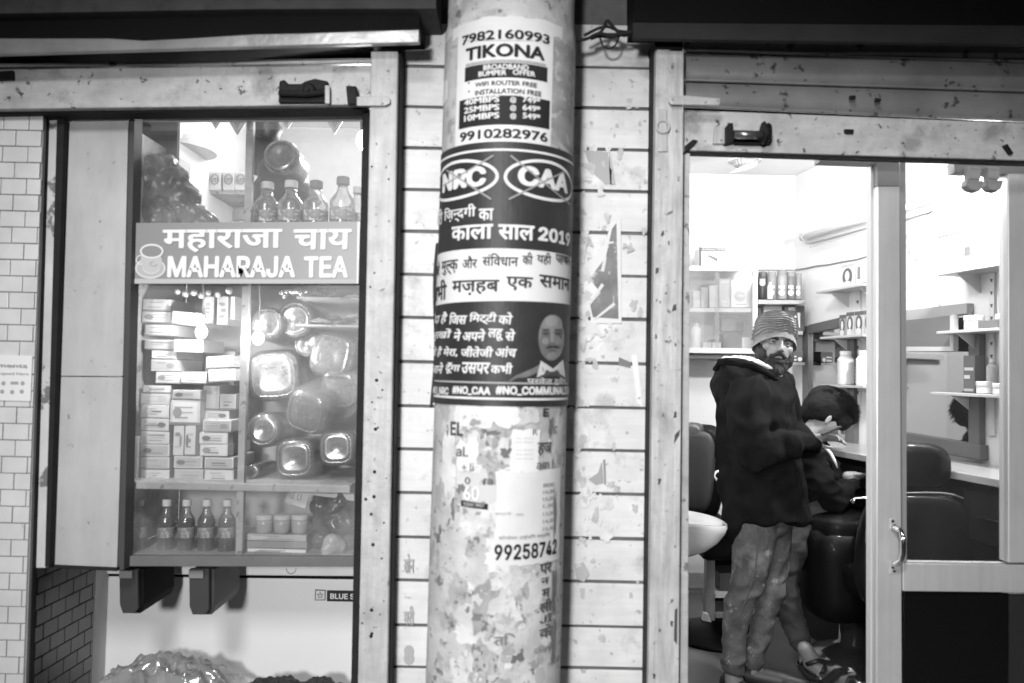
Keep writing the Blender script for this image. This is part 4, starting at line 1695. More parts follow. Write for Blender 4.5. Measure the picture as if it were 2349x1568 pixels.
# torn layers low on the pillar: every scrap its own piece of paper
random.seed(33)
rate = poster_thing('rate_sheet', 'white rate sheet with a phone number glued low on the pillar', 1210, 1297)
pillar_sheet(1136, 1080, 1282, 1297, M_paper, rate, .0030, 'paper_sheet', 18, 12, jit=.006)
pillar_sheet(1172, 985, 1236, 1083, flat(.8), rate, .0034, 'paper_sheet', 8, 6, jit=.006)
text_on_pillar('99258742', 1134, 1247, 1273, 1283, INK, rate, .03, .0042, font=FONT)
text_on_pillar('सोनोवर टाईपिंग सर्विस', 1144, 1227, 1258, 1239, flat(.25), rate, .008, .0042)
for s_, y in (('800', 1112), ('10,50', 1128), ('12,50', 1144), ('1,50', 1160), ('13,50', 1178), ('14,50', 1195), ('15,50', 1212)):
    text_on_pillar(s_, 1243, y - 4, 1268, y + 5, flat(.3), rate, .02, .0042)
for y in (1003, 1012, 1030, 1040, 1050):
    text_on_pillar('सेवा केन्द्र', 1180, y, 1222, y + 6, flat(.5), rate, 0, .0046)
for s_, x0, y0, x1, y1, c_ in (('R', 1220, 985, 1231, 998, .15), ('मरा', 1182, 1178, 1200, 1184, .4), ('कम्पनी', 1135, 1174, 1172, 1183, .4)):
    text_on_pillar(s_, x0, y0, x1, y1, flat(c_), rate, .01, .0046)
frag = poster_thing('torn_handbills', 'many torn white handbill scraps with broken words below the protest poster', 1150, 1500)
for s_, x0, y0, x1, y1, c_, b_ in (('E', 1243, 937, 1257, 957, .05, .03), ('al.', 1049, 1025, 1076, 1048, .12, .02), ('+ li', 1062, 1062, 1088, 1080, .12, .01), ('ra', 1109, 1098, 1131, 1112, .12, .02),
                                   ('O', 1068, 1095, 1080, 1110, .12, .02), ('am !', 1229, 1055, 1266, 1076, .15, .02), ('हज', 1231, 1015, 1262, 1045, .1, .03), ('EL', 1036, 968, 1064, 1000, .08, .03), ('Nali', 1172, 975, 1200, 986, .35, .01),
                                   ('पर', 1236, 1292, 1262, 1316, .08, .03), ('न', 1238, 1325, 1256, 1340, .08, .03), ('म', 1240, 1350, 1258, 1370, .08, .03), ('ली', 1236, 1374, 1262, 1404, .1, .03), ('JI', 1236, 1410, 1262, 1428, .1, .02),
                                   ('के', 1234, 1432, 1262, 1462, .12, .02), ('दिल्ली', 1222, 1478, 1262, 1500, .3, .01), ('ति', 1133, 1452, 1180, 1480, .22, .02)):
    text_on_pillar(s_, x0, y0, x1, y1, flat(c_), frag, b_, .0040, font=FONT if s_.isascii() else None)
pillar_sheet(1059, 1152, 1120, 1166, INK, frag, .0036, 'printed_panel', 6, 2, skew=-.004)
text_on_pillar('TODAY ONLY', 1064, 1154, 1112, 1162, flat(.55), frag, .02, .0042)
pillar_sheet(1062, 1112, 1140, 1150, flat(.6), frag, .0032, 'printed_panel', 6, 3)
text_on_pillar('60', 1066, 1114, 1101, 1148, flat(.2), frag, .06, .0038)
text_on_pillar('60', 1066, 1114, 1101, 1148, flat(.8), frag, .03, .0050)


def scrap(x, y, rx, ry, m, off, rough=.35, n=11):
    th, z = cylhit(x, y)
    k = 1.93 / F
    pts = [(px_ * k / PR + th, z + pz_ * k) for px_, pz_ in scrap_outline(n, rx, ry, rough)]
    n = len(pts)
    vs = [cyl(th, z, off)] + [cyl(th + (t - th) * .55, z + (zz - z) * .55, off) for t, zz in pts] + [cyl(t, zz, off + random.uniform(0, .0008)) for t, zz in pts]
    md = MB().add(vs, [(0, 1 + i, 1 + (i + 1) % n) for i in range(n)] + [(1 + i, 1 + n + i, 1 + n + (i + 1) % n, 1 + (i + 1) % n) for i in range(n)])
    return part('paper_scrap', md, m, frag)


whites = [mat('scrap_white', .7, .8, var=.25, vscale=16, spots=(30, .57, .05, .4), bump=.6, bscale=40), mat('scrap_pale', .62, .8, var=.35, vscale=22, spots=(40, .56, .05, .3), bump=.6, bscale=40), mat('scrap_cream', .55, .8, var=.35, vscale=14, spots=(26, .55, .06, .33)), M_paper]
greys = [mat('scrap_grey', .42, .8, var=.45, vscale=24, spots=(36, .55, .05, .2)), mat('scrap_dim', .34, .8, var=.4, vscale=18, spots=(44, .56, .04, .5)), mat('stained_scrap', .4, .8, var=.4, vscale=40, spots=(50, .56, .05, .15))]
darks = [flat(.12), flat(.18)]
off = .0006
for i in range(120):
    y = random.uniform(945, 1600)
    x = 1141 - (y - 1250) * .03 + random.gauss(0, 62)
    x = max(1000, min(1280, x))
    lo = y > 1290
    r = (random.uniform(8, 34) if not lo else random.uniform(3, 30)) * random.choice([1, 1, .45])
    ch = random.random()
    m = random.choice(whites) if ch < (.62 if not lo else .5) else random.choice(greys) if ch < .93 else random.choice(darks)
    if m in darks:
        r *= .4
    off += .000009
    scrap(x, y, r * random.uniform(.6, 1.2), r * random.uniform(.6, 1.5), m, off, .45)
for x, y, rx, ry in ((1127, 993, 20, 6), (1128, 1047, 13, 12), (1138, 1018, 8, 10), (1160, 1040, 10, 12), (1090, 970, 12, 8), (1058, 1120, 10, 12), (1012, 1215, 5, 14), (1040, 1170, 4, 26),
                     (1222, 1523, 12, 9), (1185, 1510, 14, 12), (1095, 1415, 12, 8), (1262, 980, 6, 20), (1270, 1180, 6, 60), (1268, 1350, 8, 50), (1265, 1480, 9, 60)):
    scrap(x, y, rx, ry, random.choice([flat(.16), flat(.2), greys[1]]), .0036, .5)
# tall white strips of torn sheets
for x, y, rx, ry in ((1030, 1060, 22, 95), (1085, 960, 42, 26), (1150, 955, 40, 22), (1105, 1190, 45, 40), (1070, 1040, 30, 40), (1215, 955, 26, 20)):
    scrap(x, y, rx, ry, random.choice(whites), .0027, .25, 16)

# ------------------------------------------------------------------ torn posters on the stone wall
tpw = thing('torn_wall_poster', 'torn grey poster with a white rim on the grooved wall right of the pillar', 'poster', tuple(P(1390, 738, WYF - .004)))
YW = WYF - .0045
g = MB().slab([(1356, 742), (1352, 700), (1372, 668), (1345, 610), (1360, 590), (1388, 560), (1399, 520), (1424, 502), (1426, 742)], YW, .001)
part('paper_sheet', g, flat(.7), tpw)
g = MB().slab([(1360, 728), (1354, 700), (1378, 672), (1352, 640), (1390, 590), (1404, 525), (1414, 512), (1419, 732)], YW - .001, .0008)
part('printed_panel', g, mat('torn_print', .2, .7, var=.6, vscale=14, spots=(16, .56, .04, .5)), tpw)
for q in ([(1354, 690), (1362, 690), (1386, 655), (1380, 650)], [(1378, 622), (1386, 624), (1392, 590), (1386, 588)], [(1362, 732), (1372, 730), (1412, 700), (1408, 694)], [(1392, 562), (1408, 558), (1408, 554), (1392, 556)]):
    part('paper_strip', MB().slab(q, YW - .002, .0008), flat(.66), tpw)
for lb, qs in (('small torn grey poster corner high on the grooved wall', [([(1340, 345), (1400, 350), (1412, 424), (1390, 424), (1362, 400), (1350, 372)], .40), ([(1395, 352), (1400, 352), (1406, 424), (1400, 424)], .75)]),
               ('small torn triangle of poster low on the grooved wall', [([(1350, 1100), (1372, 1085), (1380, 1060), (1384, 1108), (1366, 1112)], .36), ([(1383, 1055), (1388, 1055), (1390, 1112), (1386, 1112)], .3)]),
               ('white torn strip hanging near the steel post at mid height', [([(1448, 815), (1462, 815), (1474, 935), (1462, 925)], .78), ([(1420, 820), (1448, 832), (1446, 845), (1418, 838)], .2)]),
               ('dark torn smear of paper between two grooves low right of the pillar', [([(1318, 1300), (1338, 1290), (1352, 1318), (1340, 1336), (1322, 1328)], .42), ([(1330, 1350), (1342, 1350), (1340, 1376), (1332, 1372)], .45)])):
    t = thing('poster_remnant', lb, 'poster remnant', tuple(P(qs[0][0][0][0], qs[0][0][0][1], YW)), 'poster remnants on the stone wall')
    for q, c_ in qs:
        part('paper_scrap', MB().slab(q, YW, .0008), flat(c_), t)
random.seed(9)
g = MB()
for i in range(90):
    if i < 60:
        x, y = random.gauss(1340, 26), random.uniform(330, 1300)
        if x < 1318:
            x = 1318 + random.random() * 20
    elif i < 100:
        x, y = random.uniform(1330, 1480), random.uniform(200, 1500)
    else:
        x, y = random.uniform(915, 975), random.uniform(950, 1500)
    if i % 3 == 0 and i < 60:
        x = random.uniform(1316, 1338)
    r = random.uniform(2, 9)
    pts = [(x + a_, y + b_) for a_, b_ in scrap_outline(8, r, r * random.uniform(.6, 1.8), .5)]
    g.slab(pts, WYF - .0042 - .00001 * i, .0006)
part('paste_residue', g, mat('paste_residue', .5, .8, var=.3, vscale=30), wall, kind='stuff')
g = MB()
for i in range(70):
    x, y = random.gauss(1345, 30), random.uniform(330, 1250)
    if x < 1316:
        x = 1316 + random.random() * 30
    r = random.uniform(3, 16)
    pts = [(x + a_, y + b_) for a_, b_ in scrap_outline(9, r, r * random.uniform(.6, 1.6), .5)]
    g.slab(pts, WYF - .0036 - .00001 * i, .0005)
part('pale_residue', g, mat('pale_residue', .66, .8, var=.3, vscale=30), wall, kind='stuff')
# faint stencilled marks on the left slabs
for i, y in enumerate((1270, 1390, 1480)):
    st = thing('stencil_mark', ['faint grey scribble on the left strip of the grooved wall, upper', 'faint curly mark on the left strip of the grooved wall, middle', 'dark oval smudge on the left strip of the grooved wall, lowest'][i], 'mark', tuple(P(938, y + 30, YW)), 'stencil marks left of the pillar')
    text_on_plane(['सोन', 'मरी', '8'][i], [P(926, y, YW), P(950, y, YW), P(950, y + 45, YW), P(926, y + 45, YW)], flat(.42), st, .02 if i < 2 else .09, name='painted_mark')

# cables above
cb = thing('cable_bundle', 'tangled black cables crossing the dark top of the grooved wall', 'cables', tuple(P(1390, 80, 2.1)))
for i, pts in enumerate(([(1300, 88), (1340, 92), (1370, 78), (1400, 80), (1440, 76), (1500, 60)], [(1310, 96), (1350, 88), (1380, 72), (1392, 48), (1405, 60), (1430, 82), (1470, 70)],
                         [(1340, 82), (1372, 66), (1395, 62), (1420, 72), (1452, 74)], [(1376, 84), (1382, 104), (1396, 112), (1412, 104), (1420, 84)], [(1355, 90), (1375, 84), (1405, 86), (1430, 80)])):
    pp = [P(x, y, 2.12 + .01 * i) for x, y in pts]
    sm_ = []
    for j in range(len(pp) - 1):
        for q in range(4):
            a0, a1, a2, a3 = pp[max(j - 1, 0)], pp[j], pp[j + 1], pp[min(j + 2, len(pp) - 1)]
            t = q / 4
            sm_.append(.5 * ((2 * a1) + (a2 - a0) * t + (2 * a0 - 5 * a1 + 4 * a2 - a3) * t * t + (3 * a1 - a0 - 3 * a2 + a3) * t ** 3))
    sm_.append(pp[-1])
    part('cable', MB().tube(sm_, .0025 if i == 3 else .0042, 8), mat('dusty_cable', .03, .7, spec=.1), cb, smooth=True)

# ================================================================== RIGHT SHOP FRONT
hr = thing('shutter_housing', 'dark flat shutter box above the salon front', 'shutter box', tuple(P(1900, 95, 2.0)))
g = MB().slab([(1452, 89), (2500, 104), (2500, 60), (1452, 51)], 2.09, .02)
part('lower_lip', g, mat('dark_sheet', .03, .6, var=.4, vscale=6, spec=.15), hr, bevel=.003)
g = MB().slab([(1456, 50), (2500, 59), (2500, -70), (1456, -70)], 2.11, .2)
part('front_plate', g, M_dark, hr)
rs = thing('roller_shutter', 'rolled up shutter with curved slats and wide bottom bar over the salon', 'roller shutter', tuple(P(1900, 360, 2.2)))


def slat(ya0, ya1, yb0, yb1, Y, m, bulge=.012):
    """curved slat from (left y0..y1) to (right y0..y1)"""
    md = MB()
    nx, ny = 6, 8
    vs = []
    for j in range(ny + 1):
        v = j / ny
        for i in range(nx + 1):
            u = i / nx
            x = 1571 + (2480 - 1571) * u
            y = (ya0 + (ya1 - ya0) * v) * (1 - u) + (yb0 + (yb1 - yb0) * v) * u
            p = P(x, y, Y)
            p.y = Y - bulge * math.sin(math.pi * v) ** .6 if v not in (0, 1) else Y
            vs.append(p)
    md.add(vs, [(j * (nx + 1) + i, j * (nx + 1) + i + 1, (j + 1) * (nx + 1) + i + 1, (j + 1) * (nx + 1) + i) for j in range(ny) for i in range(nx)])
    part('slat', md, m, rs, smooth=True)


for q in ((60, 118, 70, 146), (121, 186, 150, 214), (190, 246, 219, 284)):
    slat(*q, 2.235, M_shut)
    part('slat_hook', MB().slab([(1571, q[1] - 1), (2480, q[3] + 1), (2480, q[3] - 5), (1571, q[1] - 7)], 2.222, .012), M_shut, rs, bevel=.002)
part('shadow_gap_plate', MB().slab([(1571, 255), (2480, 292), (2480, 60), (1571, 60)], 2.26, .02), M_dark, rs)  # black backing that paints the shade behind the slats
g = MB().slab([(1569, 345), (2480, 372), (2480, 288), (1569, 252)], 2.20, .035)
part('bottom_bar', g, M_steel_b, rs, bevel=.003)
g = MB().slab([(1571, 352), (2480, 380), (2480, 373), (1571, 346)], 2.21, .03)
part('rubber_strip', g, M_edge, rs)  # dark colour in place of shade under the salon bar
lr = thing('shutter_lock', 'bolt lock with a bright rod on the bar over the salon', 'lock', tuple(P(1700, 335, 2.19)))
part('keeper_plate', MB().slab([(1636, 330), (1668, 330), (1668, 290), (1640, 290)], 2.188, .012), M_steel, lr, bevel=.002)
part('inner_flange', MB().slab([(1666, 330), (1684, 326), (1682, 282), (1674, 282), (1666, 290)], 2.17, .03), M_iron, lr, bevel=.002)
part('bolt_rod', MB().tube([P(1684, 309, 2.165), P(1750, 311, 2.165)], .012, 14), mat('dull_bolt', .25, .3, metal=.8), lr, smooth=True)
part('end_flange', MB().lathe([(.030, 0), (.032, .004), (.022, .006), (.022, .012), (.028, .014), (.026, .02)], P(1748, 306, 2.165), (1, 0, 0), 20), M_iron, lr)
part('rust_scar', MB().slab([(1684, 334), (1760, 336), (1752, 322), (1684, 318)], 2.196, .003), M_iron, lr)
for nm, lb, q in (('bolt_stub', 'small rusty bolt stub on the middle of the salon shutter bar', [(1940, 306), (1958, 307), (1960, 297), (1938, 296)]),
                  ('bolt_stub', 'slanted rusty stub at the right end of the salon shutter bar', [(2318, 356), (2326, 352), (2312, 330), (2302, 334)]),
                  ('bolt_stub', 'left of two tiny dark bolts on the lowest salon slat', [(1952, 227), (1964, 227), (1964, 219), (1950, 219)]),
                  ('bolt_stub', 'right of two tiny dark bolts on the lowest salon slat', [(2010, 232), (2022, 233), (2022, 226), (2009, 224)]),
                  ('bolt_stub', 'wedge of rusty iron at the lower left corner of the salon shutter bar', [(1572, 352), (1590, 336), (1602, 322), (1590, 320), (1572, 334)])):
    solo(nm, MB().slab(q, 2.19, .012), M_iron, lb, 'bolt', 'rusty stubs on the salon shutter', bevel=.002)
hp = thing('shutter_hasp', 'steel hasp bar from the salon jamb onto the shutter', 'hasp', tuple(P(1590, 240, 2.13)))
part('hasp_plate', MB().slab([(1533, 233), (1540, 240), (1650, 242), (1652, 226), (1570, 219), (1538, 221)], 2.13, .008), M_steel, hp, bevel=.002)
jr = thing('shutter_guide', 'pale steel jamb post at the left side of the salon opening', 'post', tuple(P(1530, 1568, 2.15)))
part('channel', MB().slab([(1487, 1640), (1557, 1640), (1569, 112), (1505, 112)], 2.15, .1), mat('stained_jamb_steel', .5, .55, var=.5, vscale=5, spots=(5, .5, .2, .22), spots2=(40, .62, .05, .12), streak=(46, 4, .6), bump=.5, bscale=40), jr, bevel=.003)
part('edge_strip', MB().slab([(1482, 1640), (1487, 1640), (1504, 112), (1499, 112)], 2.18, .07), M_edge, jr)
part('inner_reveal', MB().slab([(1559, 1640), (1578, 1640), (1583, 352), (1571, 352)], 2.20, .12), M_wood, jr, bevel=.002)
part('head_block', MB().slab([(1506, 118), (1566, 118), (1566, 90), (1500, 90)], 2.15, .1), M_dark, jr)
pl_ = thing('padlock_eye', 'welded ring and plate on the salon jamb below the hasp', 'lock eye', tuple(P(1524, 345, 2.14)))
c_ = P(1521, 291, 2.142)
part('ring', MB().tube([c_ + Vector((math.cos(a) * .017, 0, math.sin(a) * .017)) for a in [i * math.pi / 10 for i in range(20)]], .0035, 8, closed=True), M_steel, pl_, smooth=True)
part('ring_plate', MB().slab([(1510, 348), (1532, 348), (1530, 250), (1512, 250)], 2.144, .006), M_steel, pl_, bevel=.002)
random.seed(4)
g = MB()
for i in range(14):
    y = random.uniform(330, 1568)
    x = 1505 - (y - 112) * .012 + random.uniform(3, 62)
    r = random.choice([3, 4, 6, 9]) * .6
    pts = [(x + a_, y + b_) for a_, b_ in scrap_outline(8, r * .6, r * 1.3, .5)]
    g.slab(pts, 2.1492 - .00001 * i, .0005)
for q in ([(1546, 1020), (1558, 1000), (1560, 985), (1548, 998)], [(1548, 1400), (1554, 1395), (1553, 1480), (1546, 1470)], [(1541, 715), (1552, 712), (1551, 698), (1545, 700)], [(1545, 960), (1552, 958), (1552, 945), (1547, 945)]):
    g.slab(q, 2.1488, .0006)
part('paint_chip', g, flat(.07), jr, kind='stuff')


# ================================================================== SALON DOOR
dr = thing('glazed_door', 'aluminium framed glass door standing at the right of the salon opening', 'door', tuple(P(2040, 1568, 2.36)))
DY = 2.34
part('stile', MB().slab([(2010, 1660), (2070, 1660), (2064, 428), (2012, 428)], DY, .045), M_alu, dr, bevel=.003)
part('stile_cap', MB().slab([(2013, 427), (2063, 427), (2062, 360), (2013, 360)], DY + .004, .04), mat('dark_section', .2, .5, var=.1), dr)  # upper end of the stile, its shade put into a darker colour
part('meeting_strip', MB().slab([(1997, 1660), (2009, 1660), (2011, 374), (1998, 374)], DY + .03, .03), mat('white_section', .6, .4), dr)
part('edge_gasket', MB().slab([(2071, 1289), (2080, 1289), (2078, 374), (2065, 374)], DY + .012, .03), mat('gasket', .25, .6), dr)
part('stile', MB().slab([(2313, 1292), (2420, 1292), (2420, 398), (2312, 398)], DY, .045), M_alu, dr, bevel=.003)
part('stile', MB().slab([(2313, 1660), (2420, 1660), (2420, 1366), (2313, 1366)], DY + .02, .04), mat('dark_section_low', .02, .5), dr)
part('lock_rail', MB().slab([(2071, 1357), (2420, 1361), (2420, 1298), (2071, 1293)], DY - .002, .045), M_alu, dr, bevel=.003)
part('head_rail', MB().slab([(2190, 396), (2420, 404), (2420, 376), (2188, 372)], DY + .01, .04), mat('dark_section', .2, .5), dr)
part('track_cover', MB().slab([(1880, 372), (2010, 377), (2010, 356), (1880, 352)], DY + .01, .04), MATS['dark_section'], dr)
part('glass_pane', MB().slab([(2078, 1294), (2314, 1296), (2314, 396), (2078, 374)], DY + .02, .005), glass_mat('door_glass', .012, .85, 1, .03, .05, .35), dr)
part('glass_pane', MB().slab([(2074, 1660), (2314, 1660), (2314, 1362), (2074, 1358)], DY + .02, .005), mat('black_glass', .006, .12), dr)
# pull handle
hd = [(2050, 1213, 0), (2057, 1213, .03), (2068, 1220, .045), (2072, 1240, .05), (2072, 1270, .05), (2068, 1288, .045), (2056, 1296, .03), (2049, 1296, 0)]
g = MB().tube([P(x, y, DY - d) for x, y, d in hd], .009, 12)
ph = part('door_handle', g, M_chrome, dr, smooth=True)
for y0, y1 in ((1190, 1216), (1292, 1318)):
    part('handle_plate', MB().slab([(2041, y1), (2058, y1), (2059, y0), (2042, y0)], DY - .004, .004), M_alu, dr, bevel=.002)
g = MB()
dome_bolts(g, [(2048, 1196), (2052, 1206), (2048, 1302), (2051, 1311)], DY - .0042, .004)
part('screw', g, M_iron, dr)
for i, x in enumerate((2237, 2281)):
    t = thing('door_clamp', ['left of the two dark clamps hanging from the head of the glass door', 'right of the two dark clamps hanging from the head of the glass door'][i], 'clamp', tuple(P(x, 438, DY - .02)), 'clamps at the head of the door')
    s_ = -1 if i == 0 else 1
    part('clamp_arm', MB().slab([(x - 13, 412), (x + 13, 414), (x + 15, 384), (x - 15, 382)], DY - .03, .03), MATS['gasket'], t, bevel=.004)
    part('clamp_pad', MB().slab([(x - 16 - 4 * (s_ < 0), 426), (x - 10, 436), (x + 10, 440), (x + 17, 430), (x + 19 + 3 * (s_ > 0), 414), (x - 18, 411)], DY - .034, .034), MATS['gasket'], t, bevel=.004)

# ================================================================== SALON ROOM
# lights
bl = P(2292, 412, 3.0)
t = thing('light_bulb', 'bright bare bulb high on the salon side wall', 'light bulb', tuple(bl))
part('bulb_glass', MB().ell(bl, (.035, .035, .045), seg=14, rings=8), mat('bulb_glow', .9, .5, emit=9), t, smooth=True)
part('bulb_holder', MB().tube([bl + Vector((.03, 0, .02)), bl + Vector((.16, 0, .05))], .016, 10), M_white, t)
lamp('POINT', 'salon_bulb_light', (bl.x - .07, bl.y - .02, bl.z - .03), 100, .05)
fx = P(1707, 352, 4.2)
t = thing('ceiling_fan_hub', 'white round ceiling fitting with fluted cup in the salon', 'ceiling fitting', tuple(P(1708, 392, 4.1)))
cc = P(1708, 372, 4.1)
part('canopy_disc', MB().lathe([(.085, 0), (.085, .012), (.05, .03)], cc, (0, 0, 1), 28), mat('fitting_white', .55, .4), t, smooth=False)
prof = MB()
vs = []
for j, (r, h) in enumerate([(.062, 0), (.05, -.02), (.03, -.032), (.008, -.036)]):
    for k in range(40):
        a = 2 * math.pi * k / 40
        rr = r * (1 + .08 * (k % 2))
        vs.append(cc + Vector((rr * math.cos(a), rr * math.sin(a), h)))
prof.add(vs, [(j * 40 + k, j * 40 + (k + 1) % 40, (j + 1) * 40 + (k + 1) % 40, (j + 1) * 40 + k) for j in range(3) for k in range(40)])
part('fluted_cup', prof, mat('pale_grey_plastic', .28, .4), t)
part('hanging_card', MB().slab([(1772 - 100, 398), (1706, 380), (1738, 372), (1734, 382), (1704, 392)], 4.05, .004), flat(.6), t)
lamp('POINT', 'salon_room_light', (0.95, 3.3, 2.5), 36, .12)

tb = thing('tube_light', 'long white tube light fitting slanting along the salon side wall', 'tube light', tuple(RWp(1990, 515, .05)))
ta_, tb_ = RWp(1843, 545, .07), RWp(2138, 457, .07)
part('tube', MB().tube([ta_, tb_], .016, 12), mat('tube_glass', .85, .3), tb, smooth=True)
part('batten', MB().wslab([(1846, 560), (1846, 546), (2138, 466), (2138, 484)], .003, .035), mat('batten_grey', .6, .4), tb, bevel=.003)
part('reflector_lip', MB().tube([RWp(1858, 568, .06), RWp(2130, 486, .06)], .004, 6), MATS['batten_grey'], tb)
for q in (ta_, tb_):
    part('end_cap', MB().lathe([(.022, -.012), (.022, .014)], q, WD, 14), mat('batten_end', .45, .4), tb)
wr = thing('wall_wire', 'thin dark wire clipped along the salon walls', 'wire', tuple(P(1823, 620, 4.79)))
part('wire', MB().tube([P(1690, 619, 4.79), P(1736, 620, 4.79), P(1821, 620, 4.788)], .004, 6), flat(.2), wr)
wp_ = [(1824, 620), (1850, 616), (1872, 611), (1900, 608), (1933, 601), (1965, 596), (1999, 586), (2040, 575)]
part('wire', MB().tube([RWp(x, y, .006) for x, y in wp_], .004, 6), flat(.2), wr)
part('wire', MB().tube([RWp(x, y, .006) for x, y in [(2150, 545), (2190, 535), (2262, 514), (2268, 530), (2268, 560)]], .003, 6), flat(.4), wr)

# back wall glass cabinet
cab = thing('wall_cabinet', 'white framed glass cabinet of toiletries on the salon back wall', 'cabinet', tuple(P(1640, 808, 4.5)))
CY_ = 4.5
M_cabf = mat('cabinet_frame', .5, .4)
part('top_board', MB().slab([(1500, 621), (1738, 623), (1738, 612), (1500, 609)], CY_, .29), M_cabf, cab)
part('shelf_board', MB().slab([(1500, 715), (1728, 717), (1728, 708), (1500, 706)], CY_ + .02, .26), M_cabf, cab)
part('bottom_board', MB().slab([(1500, 809), (1738, 812), (1738, 800), (1500, 797)], CY_, .29), M_cabf, cab)
part('dark_base', MB().slab([(1500, 822), (1732, 824), (1732, 813), (1500, 810)], CY_ + .03, .26), flat(.1), cab)
part('side_post', MB().slab([(1727, 800), (1738, 800), (1738, 622), (1727, 622)], CY_, .29), M_cabf, cab)
part('back_board', MB().slab([(1500, 800), (1727, 800), (1727, 620), (1500, 620)], CY_ + .27, .015), mat('cabinet_back', .5, .6), cab)
part('glass_pane', MB().slab([(1500, 798), (1650, 799), (1650, 622), (1500, 620)], CY_ + .005, .004), glass_mat('cab_glass', .12, .8, 1, .04, .05, .4), cab)
part('glass_pane', MB().slab([(1640, 799), (1726, 800), (1726, 622), (1640, 621)], CY_ + .014, .004), glass_mat('cab_glass', .12, .8, 1, .04, .05, .4), cab)


def product(name, label, cat, x0, y0, x1, y1, Y, d, c, deco=(), grp=None, wall=False, off=0.0, bev=.002):
    if wall:
        m_ = RWp((x0 + x1) / 2, (y0 + y1) / 2, off)
        t = thing(name, label, cat, tuple(RWp((x0 + x1) / 2, y1, off + d)), grp)
        part(name + '_body', MB().wslab([(x0, y1), (x1, y1), (x1, y0), (x0, y0)], off, d), c if not isinstance(c, float) else flat(c, .4), t, bevel=bev)
    else:
        t = thing(name, label, cat, tuple(P((x0 + x1) / 2, y1, Y)), grp)
        part(name + '_body', MB().slab([(x0, y1), (x1, y1), (x1, y0), (x0, y0)], Y, d), c if not isinstance(c, float) else flat(c, .4), t, bevel=bev)
    for k, dd in enumerate(deco):
        q, cc = dd[0], dd[1]
        if wall:
            g = MB().wslab(q, off + d + .0006 + k * .0006, .0006)
        else:
            g = MB().slab(q, Y - .0012 - .0006 * k, .0006)
        part('printed_shape', g, flat(cc, .5), t)
    return t


G1 = 'toiletries in the wall cabinet'
t = product('trimmer_box', 'white trimmer box with a dark header on top of the wall cabinet', 'box', 1604, 568, 1664, 610, 4.52, .12, .8,
            [([(1609, 577), (1664, 578), (1664, 570), (1609, 568)], .2), ([(1604, 610), (1609, 610), (1609, 568), (1604, 567)], .12), ([(1624, 589), (1626, 585), (1647, 593), (1645, 601)], .2), ([(1650, 588), (1660, 590), (1660, 588), (1650, 586)], .3), ([(1658, 607), (1659, 600), (1660, 600), (1660, 607)], .2)])
text_on_plane('PROFESSIONAL TRIMMER', [P(1611, 571, 4.518), P(1662, 572, 4.518), P(1662, 576, 4.518), P(1611, 575, 4.518)], flat(.7), t, .01, .003)
product('carton', 'plain white box beside the trimmer box on the wall cabinet', 'box', 1665, 583, 1692, 611, 4.55, .12, .75)
t = product('facial_kit_box', 'white facial kit box with a round mark in the wall cabinet', 'box', 1677, 643, 1720, 706, 4.56, .1, .72,
            [([(1683, 646), (1714, 646), (1708, 656), (1690, 656)], .6), ([(1688, 700), (1712, 700), (1712, 698), (1688, 698)], .35)], G1)
disc_on(1698, 680, 12, 13, 4.556, flat(.5), t)
text_on_plane('Lampo', [P(1688, 675, 4.555), P(1709, 675, 4.555), P(1709, 684, 4.555), P(1688, 684, 4.555)], flat(.75), t, .02)
t = product('facial_kit_box', 'grey facial kit box left of the round mark box', 'box', 1650, 640, 1676, 706, 4.58, .1, .55, [([(1655, 650), (1671, 650), (1671, 645), (1655, 645)], .7)], G1)
text_on_plane('3in1', [P(1653, 688, 4.578), P(1672, 688, 4.578), P(1672, 696, 4.578), P(1653, 696, 4.578)], flat(.8), t, .02)
text_on_plane('FACIAL KIT', [P(1652, 697, 4.578), P(1674, 697, 4.578), P(1674, 702, 4.578), P(1652, 702, 4.578)], flat(.8), t, .02)
for i, (x0, x1, y0) in enumerate([(1590, 1606, 668), (1608, 1624, 660), (1627, 1647, 655)]):
    product('toiletry_box', '%s pale box on the upper shelf of the wall cabinet' % ['leftmost', 'second', 'third'][i], 'box', x0, y0, x1, 706, 4.6, .1, [.5, .4, .6][i], [], G1)
for i, (x0, x1, y0, c) in enumerate([(1612, 1632, 795 - 9, .7), (1634, 1654, 795 - 9, .7), (1660, 1700, 765, .14), (1702, 1722, 774, .6)]):
    product('toiletry_box', ['small pale bar box low in the wall cabinet', 'second small pale bar box low in the wall cabinet', 'dark box low in the wall cabinet', 'pale box low in the wall cabinet by the post'][i], 'box', x0, y0, x1, 799, 4.58, .1, c, [], G1)
product('toiletry_box', 'broad dark grey case on the lower shelf of the wall cabinet', 'box', 1655, 728, 1720, 760, 4.68, .06, .2, [], G1)


def small_bottle(name, label, cat, x, yt, yb, hw, Y, m, capc=.6, grp=None, shoulder=.75, wall=None):
    k = (Y if wall is None else wall.y) / F
    b0 = P(x, yb, Y) if wall is None else wall
    H = (yb - yt) * k
    r = hw * k
    t = thing(name, label, cat, tuple(b0), grp)
    part('bottle_body', MB().lathe([(r * .9, 0), (r, .004), (r, H * shoulder), (r * .8, H * (shoulder + .06)), (r * .4, H * (shoulder + .12)), (r * .4, H * .9)], b0, (0, 0, 1), 18), m, t, smooth=True)
    part('bottle_cap', MB().lathe([(r * .5, H * .88), (r * .5, H)], b0, (0, 0, 1), 14), flat(capc, .4), t)
    return t


